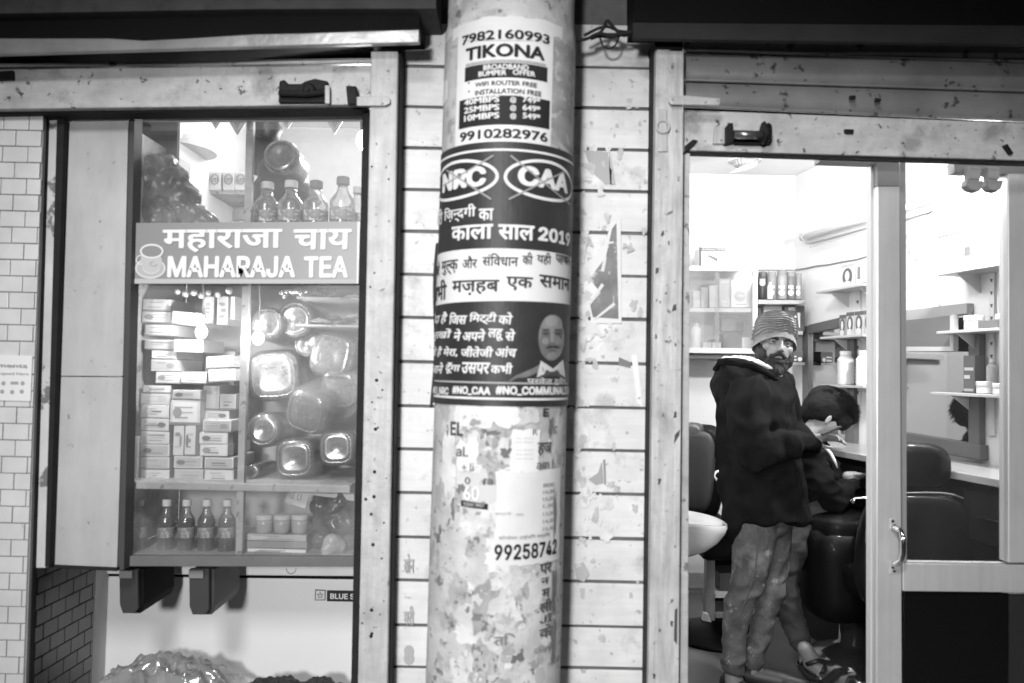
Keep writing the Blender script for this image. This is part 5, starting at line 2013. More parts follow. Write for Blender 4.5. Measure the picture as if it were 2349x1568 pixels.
small_bottle('shampoo_bottle', 'white plastic bottle at the left of the lower cabinet shelf', 'bottle', 1596, 742, 799, 11, 4.6, flat(.8, .3), grp=G1)
sh = thing('corner_shelf', 'grey shelf carrying spray cans beside the wall cabinet', 'shelf', tuple(P(1795, 700, 4.6)))
part('shelf_board', MB().slab([(1739, 698), (1838, 698), (1848, 690), (1739, 688)], 4.5, .29), mat('grey_shelf', .3, .5), sh)
part('shelf_board', MB().slab([(1739, 768), (1842, 768), (1842, 760), (1739, 760)], 4.55, .24), MATS['grey_shelf'], sh)
part('shelf_board', MB().slab([(1790, 836), (1846, 838), (1846, 832), (1790, 830)], 4.55, .24), MATS['grey_shelf'], sh)
cans = [(1749, 11, 624, .06, 'nova'), (1770, 11, 624, .22, 'gel'), (1793, 12, 621, .28, 'NVS'), (1814, 11, 624, .13, 'wax'), (1831, 8, 627, .2, 'mist')]
for i, (x, hw, yt, c, w_) in enumerate(cans):
    Y = 4.58 if i != 0 else 4.6
    k = Y / F
    b0 = P(x, 688, Y)
    H = (688 - yt) * k
    r = hw * k
    t = thing('spray_can', '%s spray can on the corner shelf' % ['darkest, leftmost', 'second from the left,', 'middle, tallest,', 'second from the right,', 'narrow rightmost'][i], 'spray can', tuple(b0), 'spray cans on the corner shelf')
    part('can_body', MB().lathe([(r * .92, 0), (r, .006), (r, H * .80), (r * .93, H * .82)], b0, (0, 0, 1), 20), mat('can_%d' % i, c, .3, var=.2, vscale=30), t, smooth=True)
    part('can_cap', MB().lathe([(r * .9, H * .82), (r * .9, H * .97), (r * .8, H)], b0, (0, 0, 1), 18), flat(.25 if i else .1, .3), t, smooth=False)
    yf = b0.y - r - .002
    disc_on(x, 650 if i == 0 else 672, hw * .6, 7, yf, flat(.62), t)
    text_on_plane(w_, [P(x - hw * .6, 655 if i else 640, yf), P(x + hw * .6, 655 if i else 640, yf), P(x + hw * .6, 664 if i else 645, yf), P(x - hw * .6, 664 if i else 645, yf)], flat(.7), t, .02)
small_bottle('serum_bottle', 'small white bottle in front of the second spray can', 'bottle', 1766, 648, 687, 6, 4.5, flat(.7, .3))
t = product('hair_colour_box', 'dark box with white dots and a tube under the corner shelf', 'box', 1800, 702, 1846, 760, 4.57, .06, .07,
            [([(1833, 752), (1829, 718), (1836, 718), (1835, 752)], .62)])
for (x, y, r) in ((1817, 730, 3.2), (1822, 737, 3.6), (1815, 743, 3.4), (1825, 727, 2.6), (1819, 747, 3.0)):
    disc_on(x, y, r, r, 4.567, flat(.62), t)
text_on_plane('MTC', [P(1809, 706, 4.568), P(1824, 706, 4.568), P(1824, 713, 4.568), P(1809, 713, 4.568)], flat(.6), t, .02)
product('carton', 'plain pale box behind the beanie under the corner shelf', 'box', 1752, 703, 1798, 760, 4.62, .06, .5)
t = product('hair_colour_box', 'dark box with white stripes and a round mark right of the bearded face', 'box', 1808, 806, 1842, 831, 4.56, .08, .08,
            [([(1812, 820), (1827, 820), (1827, 817), (1812, 817)], .7), ([(1812, 828), (1827, 828), (1827, 824), (1812, 824)], .7)])
disc_on(1835, 825, 5, 5, 4.556, flat(.7), t)
product('shower_cap_box', 'grey box low between the cabinet and the mirror', 'box', 1745, 780, 1800, 830, 4.68, .06, .35)

# mirrors on the slanted side wall
M_mir = mat('mirror_glass', .75, .04, metal=1.0)
M_frm = mat('mirror_frame', .10, .4, var=.2)
mr1 = thing('wall_mirror', 'narrow mirror with dark frame on the side wall behind the seated man', 'mirror', tuple(RWp(1900, 1010, .02)))
part('mirror_pane', MB().wslab([(1852, 1000), (1942, 1012), (1942, 735), (1852, 757)], .010, .006), M_mir, mr1)
part('frame_post', MB().wslab([(1840, 1004), (1854, 1006), (1854, 748), (1840, 750)], .002, .03), M_frm, mr1, bevel=.002)
part('frame_post', MB().wslab([(1938, 1016), (1958, 1020), (1958, 728), (1938, 732)], .002, .03), M_frm, mr1, bevel=.002)
part('frame_rail', MB().wslab([(1854, 766), (1938, 748), (1938, 726), (1854, 746)], .002, .034), M_frm, mr1, bevel=.002)
mr2 = thing('wall_mirror', 'wide mirror with dark frame on the side wall behind the door glass', 'mirror', tuple(RWp(2160, 1020, .02)))
part('mirror_pane', MB().wslab([(2040, 1000), (2224, 1030), (2224, 715), (2040, 735)], .010, .006), M_mir, mr2)
part('frame_post', MB().wslab([(2221, 1050), (2246, 1056), (2246, 756), (2221, 758)], .002, .03), M_frm, mr2, bevel=.002)
part('frame_rail', MB().wslab([(2040, 1018), (2248, 1056), (2248, 1022), (2040, 988)], .002, .04), M_frm, mr2, bevel=.002)
part('frame_rail', MB().wslab([(2040, 744), (2217, 720), (2217, 696), (2040, 716)], .002, .034), mat('grey_frame', .3, .4), mr2, bevel=.002)
tv = thing('wall_television', 'dark television panel with pale rim above the wide mirror', 'television', tuple(RWp(2130, 800, .05)))
part('screen', MB().wslab([(2045, 796), (2180, 796), (2180, 726), (2045, 738)], .05, .02), mat('dim_screen', .12, .25), tv)
part('screen_rim', MB().wslab([(2045, 806), (2187, 806), (2187, 796), (2045, 796)], .05, .024), flat(.45), tv)
part('screen_rim', MB().wslab([(2179, 796), (2187, 796), (2187, 722), (2179, 724)], .05, .024), flat(.45), tv)

# shelves on the side wall with their goods
M_shg = mat('glass_shelf', .42, .3)


def wall_shelf(label, x0, x1, y0, y1, dep, th=.012):
    a_, b_ = RWp(x0, y0), RWp(x1, y1)
    z = (a_.z + b_.z) / 2
    t = thing('wall_shelf', label, 'shelf', tuple((a_ + b_) / 2))
    q = [Vector((a_.x, a_.y, z)) + WN * .002, Vector((b_.x, b_.y, z)) + WN * .002, Vector((b_.x, b_.y, z)) + WN * dep, Vector((a_.x, a_.y, z)) + WN * dep]
    part('shelf_board', MB().prism(q, [v - Vector((0, 0, th)) for v in q]), M_shg, t, bevel=.002)
    for f_ in (.2, .8):
        p = a_.lerp(b_, f_)
        p.z = z
        part('bracket', MB().prism([p + WN * .002 - Vector((0, 0, th)), p + WN * dep * .8 - Vector((0, 0, th)), p + WN * .002 - Vector((0, 0, .09))],
                                   [p + WD * .006 + WN * .002 - Vector((0, 0, th)), p + WD * .006 + WN * dep * .8 - Vector((0, 0, th)), p + WD * .006 + WN * .002 - Vector((0, 0, .09))]), M_alu, t)
    return t, z


s1, z1 = wall_shelf('highest grey shelf on the side wall left of the door stile', 1925, 2040, 672, 652, .14)
s2, z2 = wall_shelf('second grey shelf on the side wall, under the hair dye boxes', 1935, 2040, 776, 768, .14)
s3, z3 = wall_shelf('third shelf on the side wall carrying the large bottle and white tub', 1935, 2040, 884, 886, .14)
s4, z4 = wall_shelf('high shelf on the side wall at the right of the door glass', 2215, 2400, 622, 610, .14)
s5, z5 = wall_shelf('middle shelf on the side wall at the right of the door glass', 2215, 2400, 758, 758, .14)
s6, z6 = wall_shelf('lower shelf on the side wall at the right of the door glass', 2200, 2400, 902, 908, .14)


def wall_box(name, label, x0, x1, z, H, dep, c, off=.02, deco=None, cat='box', grp=None):
    """box standing on a wall shelf at height z, spanning picture x0..x1"""
    a_, b_ = RWp(x0, 700, off + dep), RWp(x1, 700, off + dep)
    a_.z = b_.z = z + .0005
    u = Vector((0, 0, H))
    t = thing(name, label, cat, tuple((a_ + b_) / 2), grp)
    q = [a_, b_, b_ + u, a_ + u]
    part('box_body', MB().prism(q, [v - WN * dep for v in q]), c if not isinstance(c, float) else flat(c, .4), t, bevel=.0015)
    for k, (u0, v0, u1, v1, cc) in enumerate(deco or []):
        def w(u_, v_):
            return a_.lerp(b_, u_) + Vector((0, 0, H * v_)) + WN * (.0008 + .0005 * k)
        part('printed_shape', MB().add([w(u0, v0), w(u1, v0), w(u1, v1), w(u0, v1)], [(0, 1, 2, 3)]), flat(cc, .5), t)
    if deco is not None and name == 'hair_dye_box':
        # generic printed head of a woman: dark hair, pale face
        for k, (cu, cv, ru, rv, cc) in enumerate(((.5, .5, .36, .34, .1), (.5, .52, .17, .2, .62), (.5, .18, .3, .14, .55))):
            pts = [a_.lerp(b_, cu + ru * math.cos(2 * math.pi * i / 18)) + Vector((0, 0, H * (cv + rv * math.sin(2 * math.pi * i / 18)))) + WN * (.003 + .0006 * k) for i in range(18)]
            part('printed_portrait', MB().add(pts, [tuple(range(18))]), flat(cc, .5), t)
    return t


GD = 'hair dye boxes on the side wall shelves'
wall_box('hair_dye_box', 'white hair dye box with a dark haired head, first on the highest shelf', 1929, 1960, z1, .13, .04, .72, deco=[(0, .88, 1, 1, .45), (.05, .02, .95, .1, .3)], grp=GD)
wall_box('toiletry_box', 'white box with a dark wedge, second on the highest shelf', 1963, 1975, z1, .13, .04, .7, deco=[(.3, .3, .9, .8, .2)], grp=GD)
wall_box('toiletry_box', 'pale box with dark foot band, third on the highest shelf', 1977, 1989, z1, .135, .04, .7, deco=[(.1, .03, .9, .14, .2)], grp=GD)
wall_box('toiletry_box', 'pale box at the door end of the highest shelf', 1991, 2004, z1, .14, .04, .66, deco=[(.1, .05, .9, .18, .25)], grp=GD)
for i, (x0, x1) in enumerate([(1926, 1941), (1942, 1960), (1961, 1982), (1983, 2004)]):
    wall_box('hair_dye_box', '%s of four dark hair dye boxes with printed heads on the second shelf' % ['leftmost', 'second', 'third', 'rightmost'][i], x0, x1, z2, .125 - .01 * (i == 0), .04, .5 if i else .3, deco=[(0, .84, 1, 1, .1), (0, 0, 1, .06, .6)], grp=GD)
for nm, lb, x, off_, H_, r_, m_, zz in (('large_bottle', 'large ribbed clear bottle on the third side wall shelf', 1940, .09, .175, .042, mat('frosted_plastic', .5, .3), z3), ('cream_tub', 'tall white tub on the third side wall shelf', 1982, .09, .175, .038, flat(.82, .35), z3)):
    b0 = RWp(x, 800, off_)
    b0.z = zz
    t = thing(nm, lb, 'bottle' if x < 1960 else 'tub', tuple(b0))
    pr = [(r_ * .95, 0)] + [(r_ * (1 - .04 * (i % 2)), H_ * .75 * i / 14) for i in range(1, 15)] + [(r_ * .7, H_ * .84), (r_ * .6, H_ * .88)]
    part('bottle_body', MB().lathe(pr, b0, (0, 0, 1), 20), m_, t, smooth=True)
    part('bottle_cap', MB().lathe([(r_ * .68, H_ * .87), (r_ * .68, H_)], b0, (0, 0, 1), 18), flat(.6, .4), t)
wall_box('product_pouch', 'grey pouch with a dark face print, left on the high shelf behind the door glass', 2198, 2231, z4, .15, .03, .42, deco=[(.1, .05, .9, .55, .2), (.45, .45, .85, .7, .08), (.0, .7, 1, 1, .3)], cat='pouch')
wall_box('product_pouch', 'white pouch in the middle of the high shelf behind the door glass', 2233, 2268, z4, .155, .03, .75, deco=[(.3, .15, .7, .3, .5), (.2, .6, .8, .7, .6)], cat='pouch')
wall_box('product_pouch', 'clear bag of dark goods on the high shelf near the door stile', 2270, 2306, z4, .14, .05, mat('bagged_goods', .35, .3, var=.5, vscale=40), cat='pouch')
for nm, lb, x, off_, H_, r_, c_, zz in (('cream_jar', 'round pale tub on the middle shelf behind the door glass', 2234, .08, .06, .036, .7, z5), ('cream_jar', 'pale tub at the right end of the middle shelf', 2304, .08, .055, .03, .66, z5),
                                       ('cream_jar', 'white jar, left on the lower shelf behind the door glass', 2259, .09, .05, .03, .75, z6), ('cream_jar', 'white jar, right on the lower shelf behind the door glass', 2296, .09, .045, .028, .75, z6)):
    b0 = RWp(x, 800, off_)
    b0.z = zz
    t = thing(nm, lb, 'jar', tuple(b0), 'cream jars behind the door glass')
    part('jar_body', MB().lathe([(r_ * .9, 0), (r_, .004), (r_, H_ * .65)], b0, (0, 0, 1), 22), flat(c_, .3), t, smooth=False)
    part('jar_lid', MB().lathe([(r_ * 1.06, H_ * .66), (r_ * 1.06, H_ * .95), (r_, H_)], b0, (0, 0, 1), 22), flat(c_ * .85, .3), t, smooth=False)
wall_box('toiletry_box', 'low dark box between the pale tubs on the middle shelf', 2243, 2288, z5, .032, .05, .12, off=.08)
wall_box('toiletry_box', 'tall dark box with white marks left of the white jars', 2210, 2236, z6, .155, .05, .12, deco=[(.1, .6, .9, .68, .6), (.1, .38, .6, .48, .7), (.1, .05, .9, .12, .5)])
b0 = RWp(2276, 800, .03)
b0.z = z6
small_bottle('shampoo_bottle', 'grey bottle standing behind the white jars on the lower shelf', 'bottle', 0, 820, 902, 12, 0, flat(.4, .3), wall=b0)
rl = thing('slotted_rail', 'slotted metal shelf rail on the side wall seen through the door glass', 'shelf rail', tuple(RWp(2274, 870, .01)))
part('rail_strip', MB().wslab([(2268, 1000), (2280, 1000), (2280, 560), (2268, 560)], .001, .010), mat('white_rail', .7, .4), rl)
g = MB()
for i in range(9):
    y = 640 + i * 29
    g.wslab([(2273, y + 8), (2275, y + 8), (2277, y), (2271, y)], .0115, .001)
part('slot', g, flat(.1), rl)
rl = thing('slotted_rail', 'slotted metal shelf rail on the side wall left of the door stile', 'shelf rail', tuple(RWp(1968, 760, .01)))
part('rail_strip', MB().wslab([(1962, 930), (1972, 930), (1972, 660), (1962, 660)], .001, .010), MATS['white_rail'], rl)
g = MB()
for i in range(9):
    y = 690 + i * 26
    g.wslab([(1966, y + 7), (1968, y + 7), (1970, y), (1964, y)], .0115, .001)
part('slot', g, flat(.1), rl)
so = thing('power_socket', 'white power socket low on the side wall beside the door stile', 'power socket', tuple(RWp(2308, 985, .01)))
part('socket_plate', MB().wslab([(2298, 988), (2322, 990), (2322, 946), (2298, 944)], .001, .014), flat(.7, .4), so, bevel=.002)
for dx, dy in ((2306, 956), (2312, 956), (2306, 968), (2312, 968), (2309, 962)):
    part('socket_hole', MB().wslab([(dx - 1.5, dy + 2), (dx + 1.5, dy + 2), (dx + 1.5, dy - 2), (dx - 1.5, dy - 2)], .0152, .0006), flat(.05), so)
# calendar
ca = thing('wall_calendar', 'large paper calendar curling from the side wall behind the door glass', 'calendar', tuple(RWp(2112, 710, .01)))
part('paper_sheet', MB().wslab([(2040, 718), (2153, 703), (2150, 478), (2040, 560)], .012, .003), flat(.8), ca)
part('printed_picture', MB().wslab([(2042, 612), (2148, 592), (2147, 486), (2042, 566)], .0155, .0008), mat('calendar_print', .42, .5, var=.5, vscale=22, spots=(18, .55, .05, .72)), ca)
part('printed_table', MB().wslab([(2050, 668), (2150, 656), (2149, 594), (2050, 612)], .0155, .0006), flat(.72), ca)
for (x, y) in ((2106, 616), (2144, 608), (2104, 640), (2142, 632)):
    w4 = [RWp(x - 6, y, .0165), RWp(x + 5, y - 1, .0165), RWp(x + 5, y + 20, .0165), RWp(x - 6, y + 21, .0165)]
    text_on_plane('ﻗﻞ', w4, flat(.5), ca, .0, .001, nrm=WN)
for y in (620, 628, 636, 644, 652):
    part('print_line', MB().wslab([(2076, y + 5), (2096, y + 2), (2096, y + 1), (2076, y + 4)], .0163, .0004), flat(.55), ca)

# counter along the side wall
zc = RWp(2248, 1062).z
a_, b_ = Vector((WX, WY, zc)) + WD * .02, Vector((WX, WY, zc)) + WD * 2.0
ct = thing('salon_counter', 'long dark counter with grey stone top under the mirrors', 'counter', tuple((a_ + b_) / 2))
dep = .34
q = [a_ + WN * .002, b_ + WN * .002, b_ + WN * dep, a_ + WN * dep]
part('counter_top', MB().prism(q, [v - Vector((0, 0, .03)) for v in q]), M_counter, ct, bevel=.004)
q = [a_ + WN * .002 - Vector((0, 0, .032)), b_ + WN * .002 - Vector((0, 0, .032)), b_ + WN * (dep - .03) - Vector((0, 0, .032)), a_ + WN * (dep - .03) - Vector((0, 0, .032))]
part('counter_body', MB().prism(q, [Vector((v.x, v.y, SF + .002)) for v in q]), M_laminate, ct)
for i in range(5):
    p = a_.lerp(b_, .1 + i * .2) + WN * (dep - .03)
    q = [p + WN * .0005 - Vector((0, 0, .06)), p + WD * .30 + WN * .0005 - Vector((0, 0, .06)), p + WD * .30 + WN * .0005 - Vector((0, 0, .24)), p + WN * .0005 - Vector((0, 0, .24))]
    dd = part('drawer_front', MB().prism(q, [v + WN * .012 for v in q]), mat('dark_drawer', .008, .4, spec=.2), ct, bevel=.002)
    h_ = [p + WD * .08 + WN * .02 - Vector((0, 0, .15)), p + WD * .22 + WN * .02 - Vector((0, 0, .15))]
    part('drawer_handle', MB().tube(h_, .004, 6), M_chrome, dd)
pc = thing('pen_cup', 'small dark cup on the counter beside the door stile', 'cup', tuple(RWp(2316, 1085, .2)))
b0 = RWp(2318, 1060, .12)
b0.z = zc
part('cup_body', MB().lathe([(.02, 0), (.026, .07)], b0, (0, 0, 1), 14), flat(.15), pc)


# ================================================================== SALON CHAIRS
def cushion(cx, cy, hw, hh, Y, d, name, m, parent, pw=.5, yaw=0, taper=0.0, n=40, tilt=0.0):
    """padded superellipse slab: centre px, half sizes px"""
    c = P(cx, cy, Y)
    k = Y / F
    md = MB()
    Rz = Matrix.Rotation(yaw, 3, 'Z') @ Matrix.Rotation(tilt, 3, 'X')
    rings = [(0.0, -.5), (.55, -.5), (.85, -.46), (.97, -.3), (1.0, -.05), (1.0, .15), (.95, .4), (.8, .5), (0, .5)]
    vs = []
    for s_, dy in rings:
        for i in range(n):
            a = 2 * math.pi * i / n
            ca, sa = math.cos(a), math.sin(a)
            X = math.copysign(abs(ca) ** pw, ca) * hw * k * s_
            Z = math.copysign(abs(sa) ** pw, sa) * hh * k * s_
            X *= 1 - taper * (Z / (hh * k))
            vs.append(c + Rz @ Vector((X, dy * d, Z)))
    md.add(vs, [(j * n + i, j * n + (i + 1) % n, (j + 1) * n + (i + 1) % n, (j + 1) * n + i) for j in range(len(rings) - 1) for i in range(n)])
    return part(name, md, m, parent, smooth=True)


ch1 = thing('barber_chair', 'large dark leather barber chair behind the door glass', 'barber chair', tuple(P(2090, 1560, 3.15)), 'barber chairs in the salon')
cushion(2120, 1270, 148, 146, 3.05, .14, 'backrest', M_leather2, ch1, .62, R_(-8), .10)
cushion(2120, 1262, 124, 122, 2.975, .03, 'back_panel', M_leather2, ch1, .62, R_(-8), .10)
cushion(2096, 1068, 74, 54, 3.06, .13, 'headrest', M_leather2, ch1, .7, R_(-8))
hp_ = []
for i in range(25):
    a = math.pi * (i / 24) * .98 + .02
    ca, sa = math.cos(a), math.sin(a)
    hp_.append(P(2120 + math.copysign(abs(ca) ** .62, ca) * 133, 1264 - abs(sa) ** .62 * 133, 2.985 - .02 * ca))
part('piping', MB().tube(hp_, .004, 6), mat('grey_piping', .2, .3), ch1, smooth=True)
for s_ in (-1, 1):
    part('headrest_bar', MB().tube([P(2100 + s_ * 26, 1150, 3.07), P(2100 + s_ * 26, 1105, 3.07)], .008, 8), M_chrome, ch1)
part('seat', MB().slab([(2000, 1400), (2250, 1400), (2250, 1330), (2000, 1330)], 3.12, .5), M_leather2, ch1, bevel=.03)
for s_ in (-1, 1):
    x = 2122 + s_ * 142
    g = MB().tube([P(x, 1310, 3.1), P(x, 1225, 3.16), P(x, 1205, 3.25), P(x, 1205, 3.6), P(x, 1300, 3.62)], .02, 8)
    part('armrest', g, M_leather2, ch1, smooth=True)
b0 = Vector((P(2095, 1500, 3.4).x, 3.4, SF))
part('pedestal', MB().lathe([(.26, .001), (.26, .02), (.2, .05), (.08, .08), (.05, .12), (.05, .4)], b0, (0, 0, 1), 32), M_leather, ch1, smooth=True)

ch2 = thing('barber_chair', 'black barber chair with round glossy base under the seated man', 'barber chair', tuple(P(1945, 1540, 3.7)), 'barber chairs in the salon')
b0 = Vector((P(1962, 1500, 3.55).x, 3.55, SF))
part('pedestal', MB().lathe([(.245, .001), (.25, .012), (.245, .022), (.225, .06), (.17, .10), (.10, .125), (.07, .14), (.065, .30)], b0, (0, 0, 1), 40), mat('black_enamel', .02, .12, coat=.6), ch2, smooth=True)
cushion(1942, 1205, 108, 42, 3.66, .5, 'seat', M_leather, ch2, .5)
cushion(1945, 1305, 108, 108, 3.60, .42, 'seat_base', M_leather, ch2, .35, 0, -.05)
part('armrest', MB().tube([P(1952, 1153, 3.4), P(1962, 1147, 3.4), P(2000, 1144, 3.4), P(2035, 1142, 3.4)], .012, 10), M_chrome, ch2, smooth=True)

ch3 = thing('barber_chair', 'black barber chair turned to the wall behind the standing man', 'barber chair', tuple(P(1620, 1400, 4.0)), 'barber chairs in the salon')
cushion(1612, 1085, 46, 110, 3.95, .12, 'backrest', M_leather, ch3, .6, R_(-25), -.12)
cushion(1600, 1082, 38, 92, 3.86, .03, 'back_panel', mat('dull_leather', .022, .5), ch3, .6, R_(-25), -.12)
cushion(1588, 990, 26, 20, 3.92, .12, 'headrest', mat('worn_leather', .06, .35), ch3, .8, R_(-25))
part('seat', MB().slab([(1612, 1290), (1690, 1290), (1690, 1200), (1612, 1200)], 3.7, .45), M_leather, ch3, bevel=.03)
part('pull_loop', MB().tube([P(1656, 1104, 3.84), P(1645, 1103, 3.83), P(1638, 1092, 3.83), P(1643, 1083, 3.83), P(1656, 1080, 3.84)], .006, 8), flat(.85, .3), ch3, smooth=True)
b0 = Vector((P(1650, 1400, 4.0).x, 4.0, SF))
part('pedestal', MB().lathe([(.24, .001), (.24, .02), (.1, .07), (.06, .1), (.06, .45)], b0, (0, 0, 1), 28), M_leather, ch3, smooth=True)

# wash basin and pedestal
bs = thing('wash_basin', 'white ceramic wash basin at the left edge of the salon opening', 'wash basin', tuple(P(1580, 1280, 3.1)))
c_ = P(1545, 1190, 3.15)
k = 3.1 / F
vs = []
n = 40
prof_ = [(1.0, 0), (1.01, -.012), (.97, -.035), (.84, -.075), (.62, -.115), (.35, -.145), (.1, -.15)]
inn = [(1.0, 0), (.93, .0), (.86, -.03), (.6, -.08), (.1, -.1)]
for pr_ in (prof_, inn):
    b_i = len(vs)
    for s_, h in pr_:
        for i in range(n):
            a = 2 * math.pi * i / n
            ca, sa = math.cos(a), math.sin(a)
            vs.append(c_ + Vector((math.copysign(abs(ca) ** .75, ca) * .20 * s_, math.copysign(abs(sa) ** .75, sa) * .17 * s_, h + .012 - .05 * ca * s_ * .4)))
fs = [(j * n + i, j * n + (i + 1) % n, (j + 1) * n + (i + 1) % n, (j + 1) * n + i) for j in range(len(prof_) - 1) for i in range(n)]
b_i = len(prof_) * n
fs += [(b_i + j * n + i, b_i + (j + 1) * n + i, b_i + (j + 1) * n + (i + 1) % n, b_i + j * n + (i + 1) % n) for j in range(len(inn) - 1) for i in range(n)]
part('basin_bowl', MB().add(vs, fs), mat('white_ceramic', .8, .12, coat=.5), bs, smooth=True)
part('waste_pipe', MB().tube([c_ + Vector((0, 0, -.13)), c_ + Vector((0, 0, -.35)), c_ + Vector((0, .12, -.4))], .02, 10), flat(.4, .4), bs, smooth=True)
stl = thing('wooden_stool', 'grey wooden stool legs behind the standing man', 'stool', tuple(P(1640, 1424, 3.9)))
part('leg', MB().slab([(1618, 1424), (1640, 1424), (1640, 1262), (1622, 1262)], 3.75, .05), mat('grey_stool_wood', .16, .6, var=.2, vscale=10), stl)
part('leg', MB().slab([(1706, 1424), (1722, 1424), (1722, 1262), (1706, 1262)], 3.75, .05), MATS['grey_stool_wood'], stl)
part('seat', MB().slab([(1612, 1262), (1730, 1262), (1730, 1250), (1612, 1250)], 3.72, .3), MATS['grey_stool_wood'], stl)
part('shelf', MB().slab([(1641, 1372), (1705, 1372), (1705, 1362), (1641, 1362)], 3.74, .25), flat(.35), stl)
part('shelf', MB().slab([(1641, 1418), (1705, 1418), (1705, 1408), (1641, 1408)], 3.74, .25), flat(.12), stl)
solo('dark_box', MB().slab([(1650, 1361), (1700, 1361), (1700, 1314), (1650, 1316)], 3.78, .15), flat(.04), 'dark box with pale edge on the lower stool shelf', 'box', bevel=.003)
solo('paper_scrap', MB().slab([(1612, 1424), (1632, 1428), (1626, 1410), (1616, 1408)], 3.6, .03), flat(.6), 'small white scrap lying on the salon floor by the stool', 'scrap')
pl = thing('skirting_board', 'pale grey skirting band low on the salon back wall', 'skirting', tuple(P(1600, 1340, 4.79)))
part('skirting', MB().slab([(1480, 1350), (1815, 1352), (1815, 1318), (1480, 1314)], 4.785, .012), mat('grey_skirting', .35, .6, var=.2, vscale=20), pl)


# ================================================================== PEOPLE
def S(x, y, dy, Yb):
    return P(x, y, Yb + dy)


M_skin = mat('skin', .19, .5, var=.05, vscale=20, spec=.4)
M_beard = mat('black_beard', .012, .85, var=.5, vscale=300, bump=1, bscale=500)
M_coat = mat('black_fleece', .0065, .95, var=.5, vscale=14, spec=.06, bump=1.0, bscale=20)
M_fleece = mat('white_fleece', .75, .95, bump=1, bscale=200)
M_jeans = mat('washed_jeans', .065, .8, var=.8, vscale=9, streak=(130, 80, .3), spots=(6, .50, .2, .19), spots2=(19, .60, .10, .30), bump=1.0, bscale=24)
M_dkt = mat('dark_jeans', .07, .85, var=.3, vscale=9)
M_shoe = mat('black_shoe', .015, .5)
M_knit = mat('grey_knit', .17, .95, var=.2, vscale=60, bump=1, bscale=350)
M_knit_d = mat('dark_knit', .06, .95, var=.2, vscale=60, bump=1, bscale=350)
M_hair = mat('black_hair', .007, .8, var=.3, vscale=100, spec=.15, bump=1, bscale=260)


def folds(amp, sc, seed, dirv=(1, 1, 2.2)):
    def f(co, no):
        for i in range(len(co)):
            p = Vector((co[i][0] * dirv[0], co[i][1] * dirv[1], co[i][2] * dirv[2])) * sc + Vector((seed, seed, seed))
            w = (1 - abs(mnoise.noise(p)) * 2.4) * amp + mnoise.noise(p * 3) * amp * .35
            co[i] += no[i] * (w - amp * .5)
        return co
    return f


def hand_md(origin, R, s=1.0, curl=(.5, .55, .6, .7), thumb=.5, side=1):
    """hand: palm along +x, palm normal -z, thumb on side*y"""
    g = MB()
    O = Vector(origin)

    def T_(v):
        return O + R @ (Vector(v) * s)
    g.ell(T_((0, 0, 0)), (.046 * s, .040 * s, .016 * s), rot=R, seg=14, rings=9)
    g.cap_cone(T_((-.05, 0, 0)), .024 * s, T_((-.01, 0, 0)), .026 * s, 12)
    lens = [(.040, .024, .019), (.044, .028, .021), (.041, .026, .020), (.032, .019, .017)]
    for i in range(4):
        y = side * (.030 - .020 * i)
        p = Vector((.036, y, 0))
        ang = 0
        r = .0092 - .0006 * i * (i > 1)
        for j in range(3):
            ang += curl[i] * (1.0 if j else .6)
            q = p + Vector((math.cos(ang), 0, -math.sin(ang))) * lens[i][j]
            g.cap_cone(T_(p), r * s, T_(q), r * .88 * s, 9)
            p = q
            r *= .9
    p = Vector((-.018, side * .032, -.004))
    ang = .75
    for j, ln in enumerate((.034, .028, .022)):
        d_ = Vector((math.cos(ang), side * math.sin(ang), -thumb * .5)).normalized()
        q = p + d_ * ln
        g.cap_cone(T_(p), (.012 - .0015 * j) * s, T_(q), (.011 - .0015 * j) * s, 9)
        p = q
        ang -= .35
    return g


# ---------------- standing man
YM = 3.3
man = thing('person', 'bearded man in a dark hooded fleece coat, grey beanie and washed jeans, standing with a phone', 'person', (P(1700, 1560, YM).x, YM, SF))
man['label'] = 'standing bearded man in dark hooded coat, grey ribbed beanie and washed jeans, holding a phone'
m_ = lambda x, y, dy=0: S(x, y, dy, YM)
kM = YM / F
# torso sections: y, left, right, depth radius
secs = [(845, 1700, 1785, .055), (862, 1676, 1800, .10), (885, 1660, 1806, .155), (910, 1650, 1813, .185), (950, 1647, 1814, .19), (1000, 1648, 1820, .18), (1050, 1652, 1828, .17), (1100, 1656, 1836, .165), (1150, 1657, 1844, .17), (1188, 1659, 1852, .175)]
g = MB()
g.loft([(m_((l + r) / 2, y), (r - l) / 2 * kM, d) for y, l, r, d in secs], 32)
g.loft([(m_(1686, 1170, -.02), .06, .10), (m_(1684, 1205, -.02), .055, .09), (m_(1688, 1232, -.02), .035, .06), (m_(1692, 1250, -.02), .012, .03)], 16)
# near arm
g.cap_cone(m_(1722, 908, -.14), .082, m_(1716, 985, -.19), .070)
g.cap_cone(m_(1716, 985, -.19), .070, m_(1728, 1040, -.20), .062)
g.cap_cone(m_(1728, 1040, -.20), .062, m_(1800, 1024, -.20), .054)
g.cap_cone(m_(1800, 1024, -.20), .056, m_(1864, 1013, -.155), .043)
# far arm
g.cap_cone(m_(1782, 905, .14), .08, m_(1812, 990, .16), .06)
g.cap_cone(m_(1812, 990, .16), .06, m_(1862, 1025, .02), .042)
# hood bulk
g.ell(m_(1682, 866, .03), (.075, .13, .062), seg=20, rings=12)
g.ell(m_(1662, 890, .02), (.052, .11, .075), seg=20, rings=12)
g.ell(m_(1725, 850, .02), (.085, .10, .036), seg=20, rings=12)
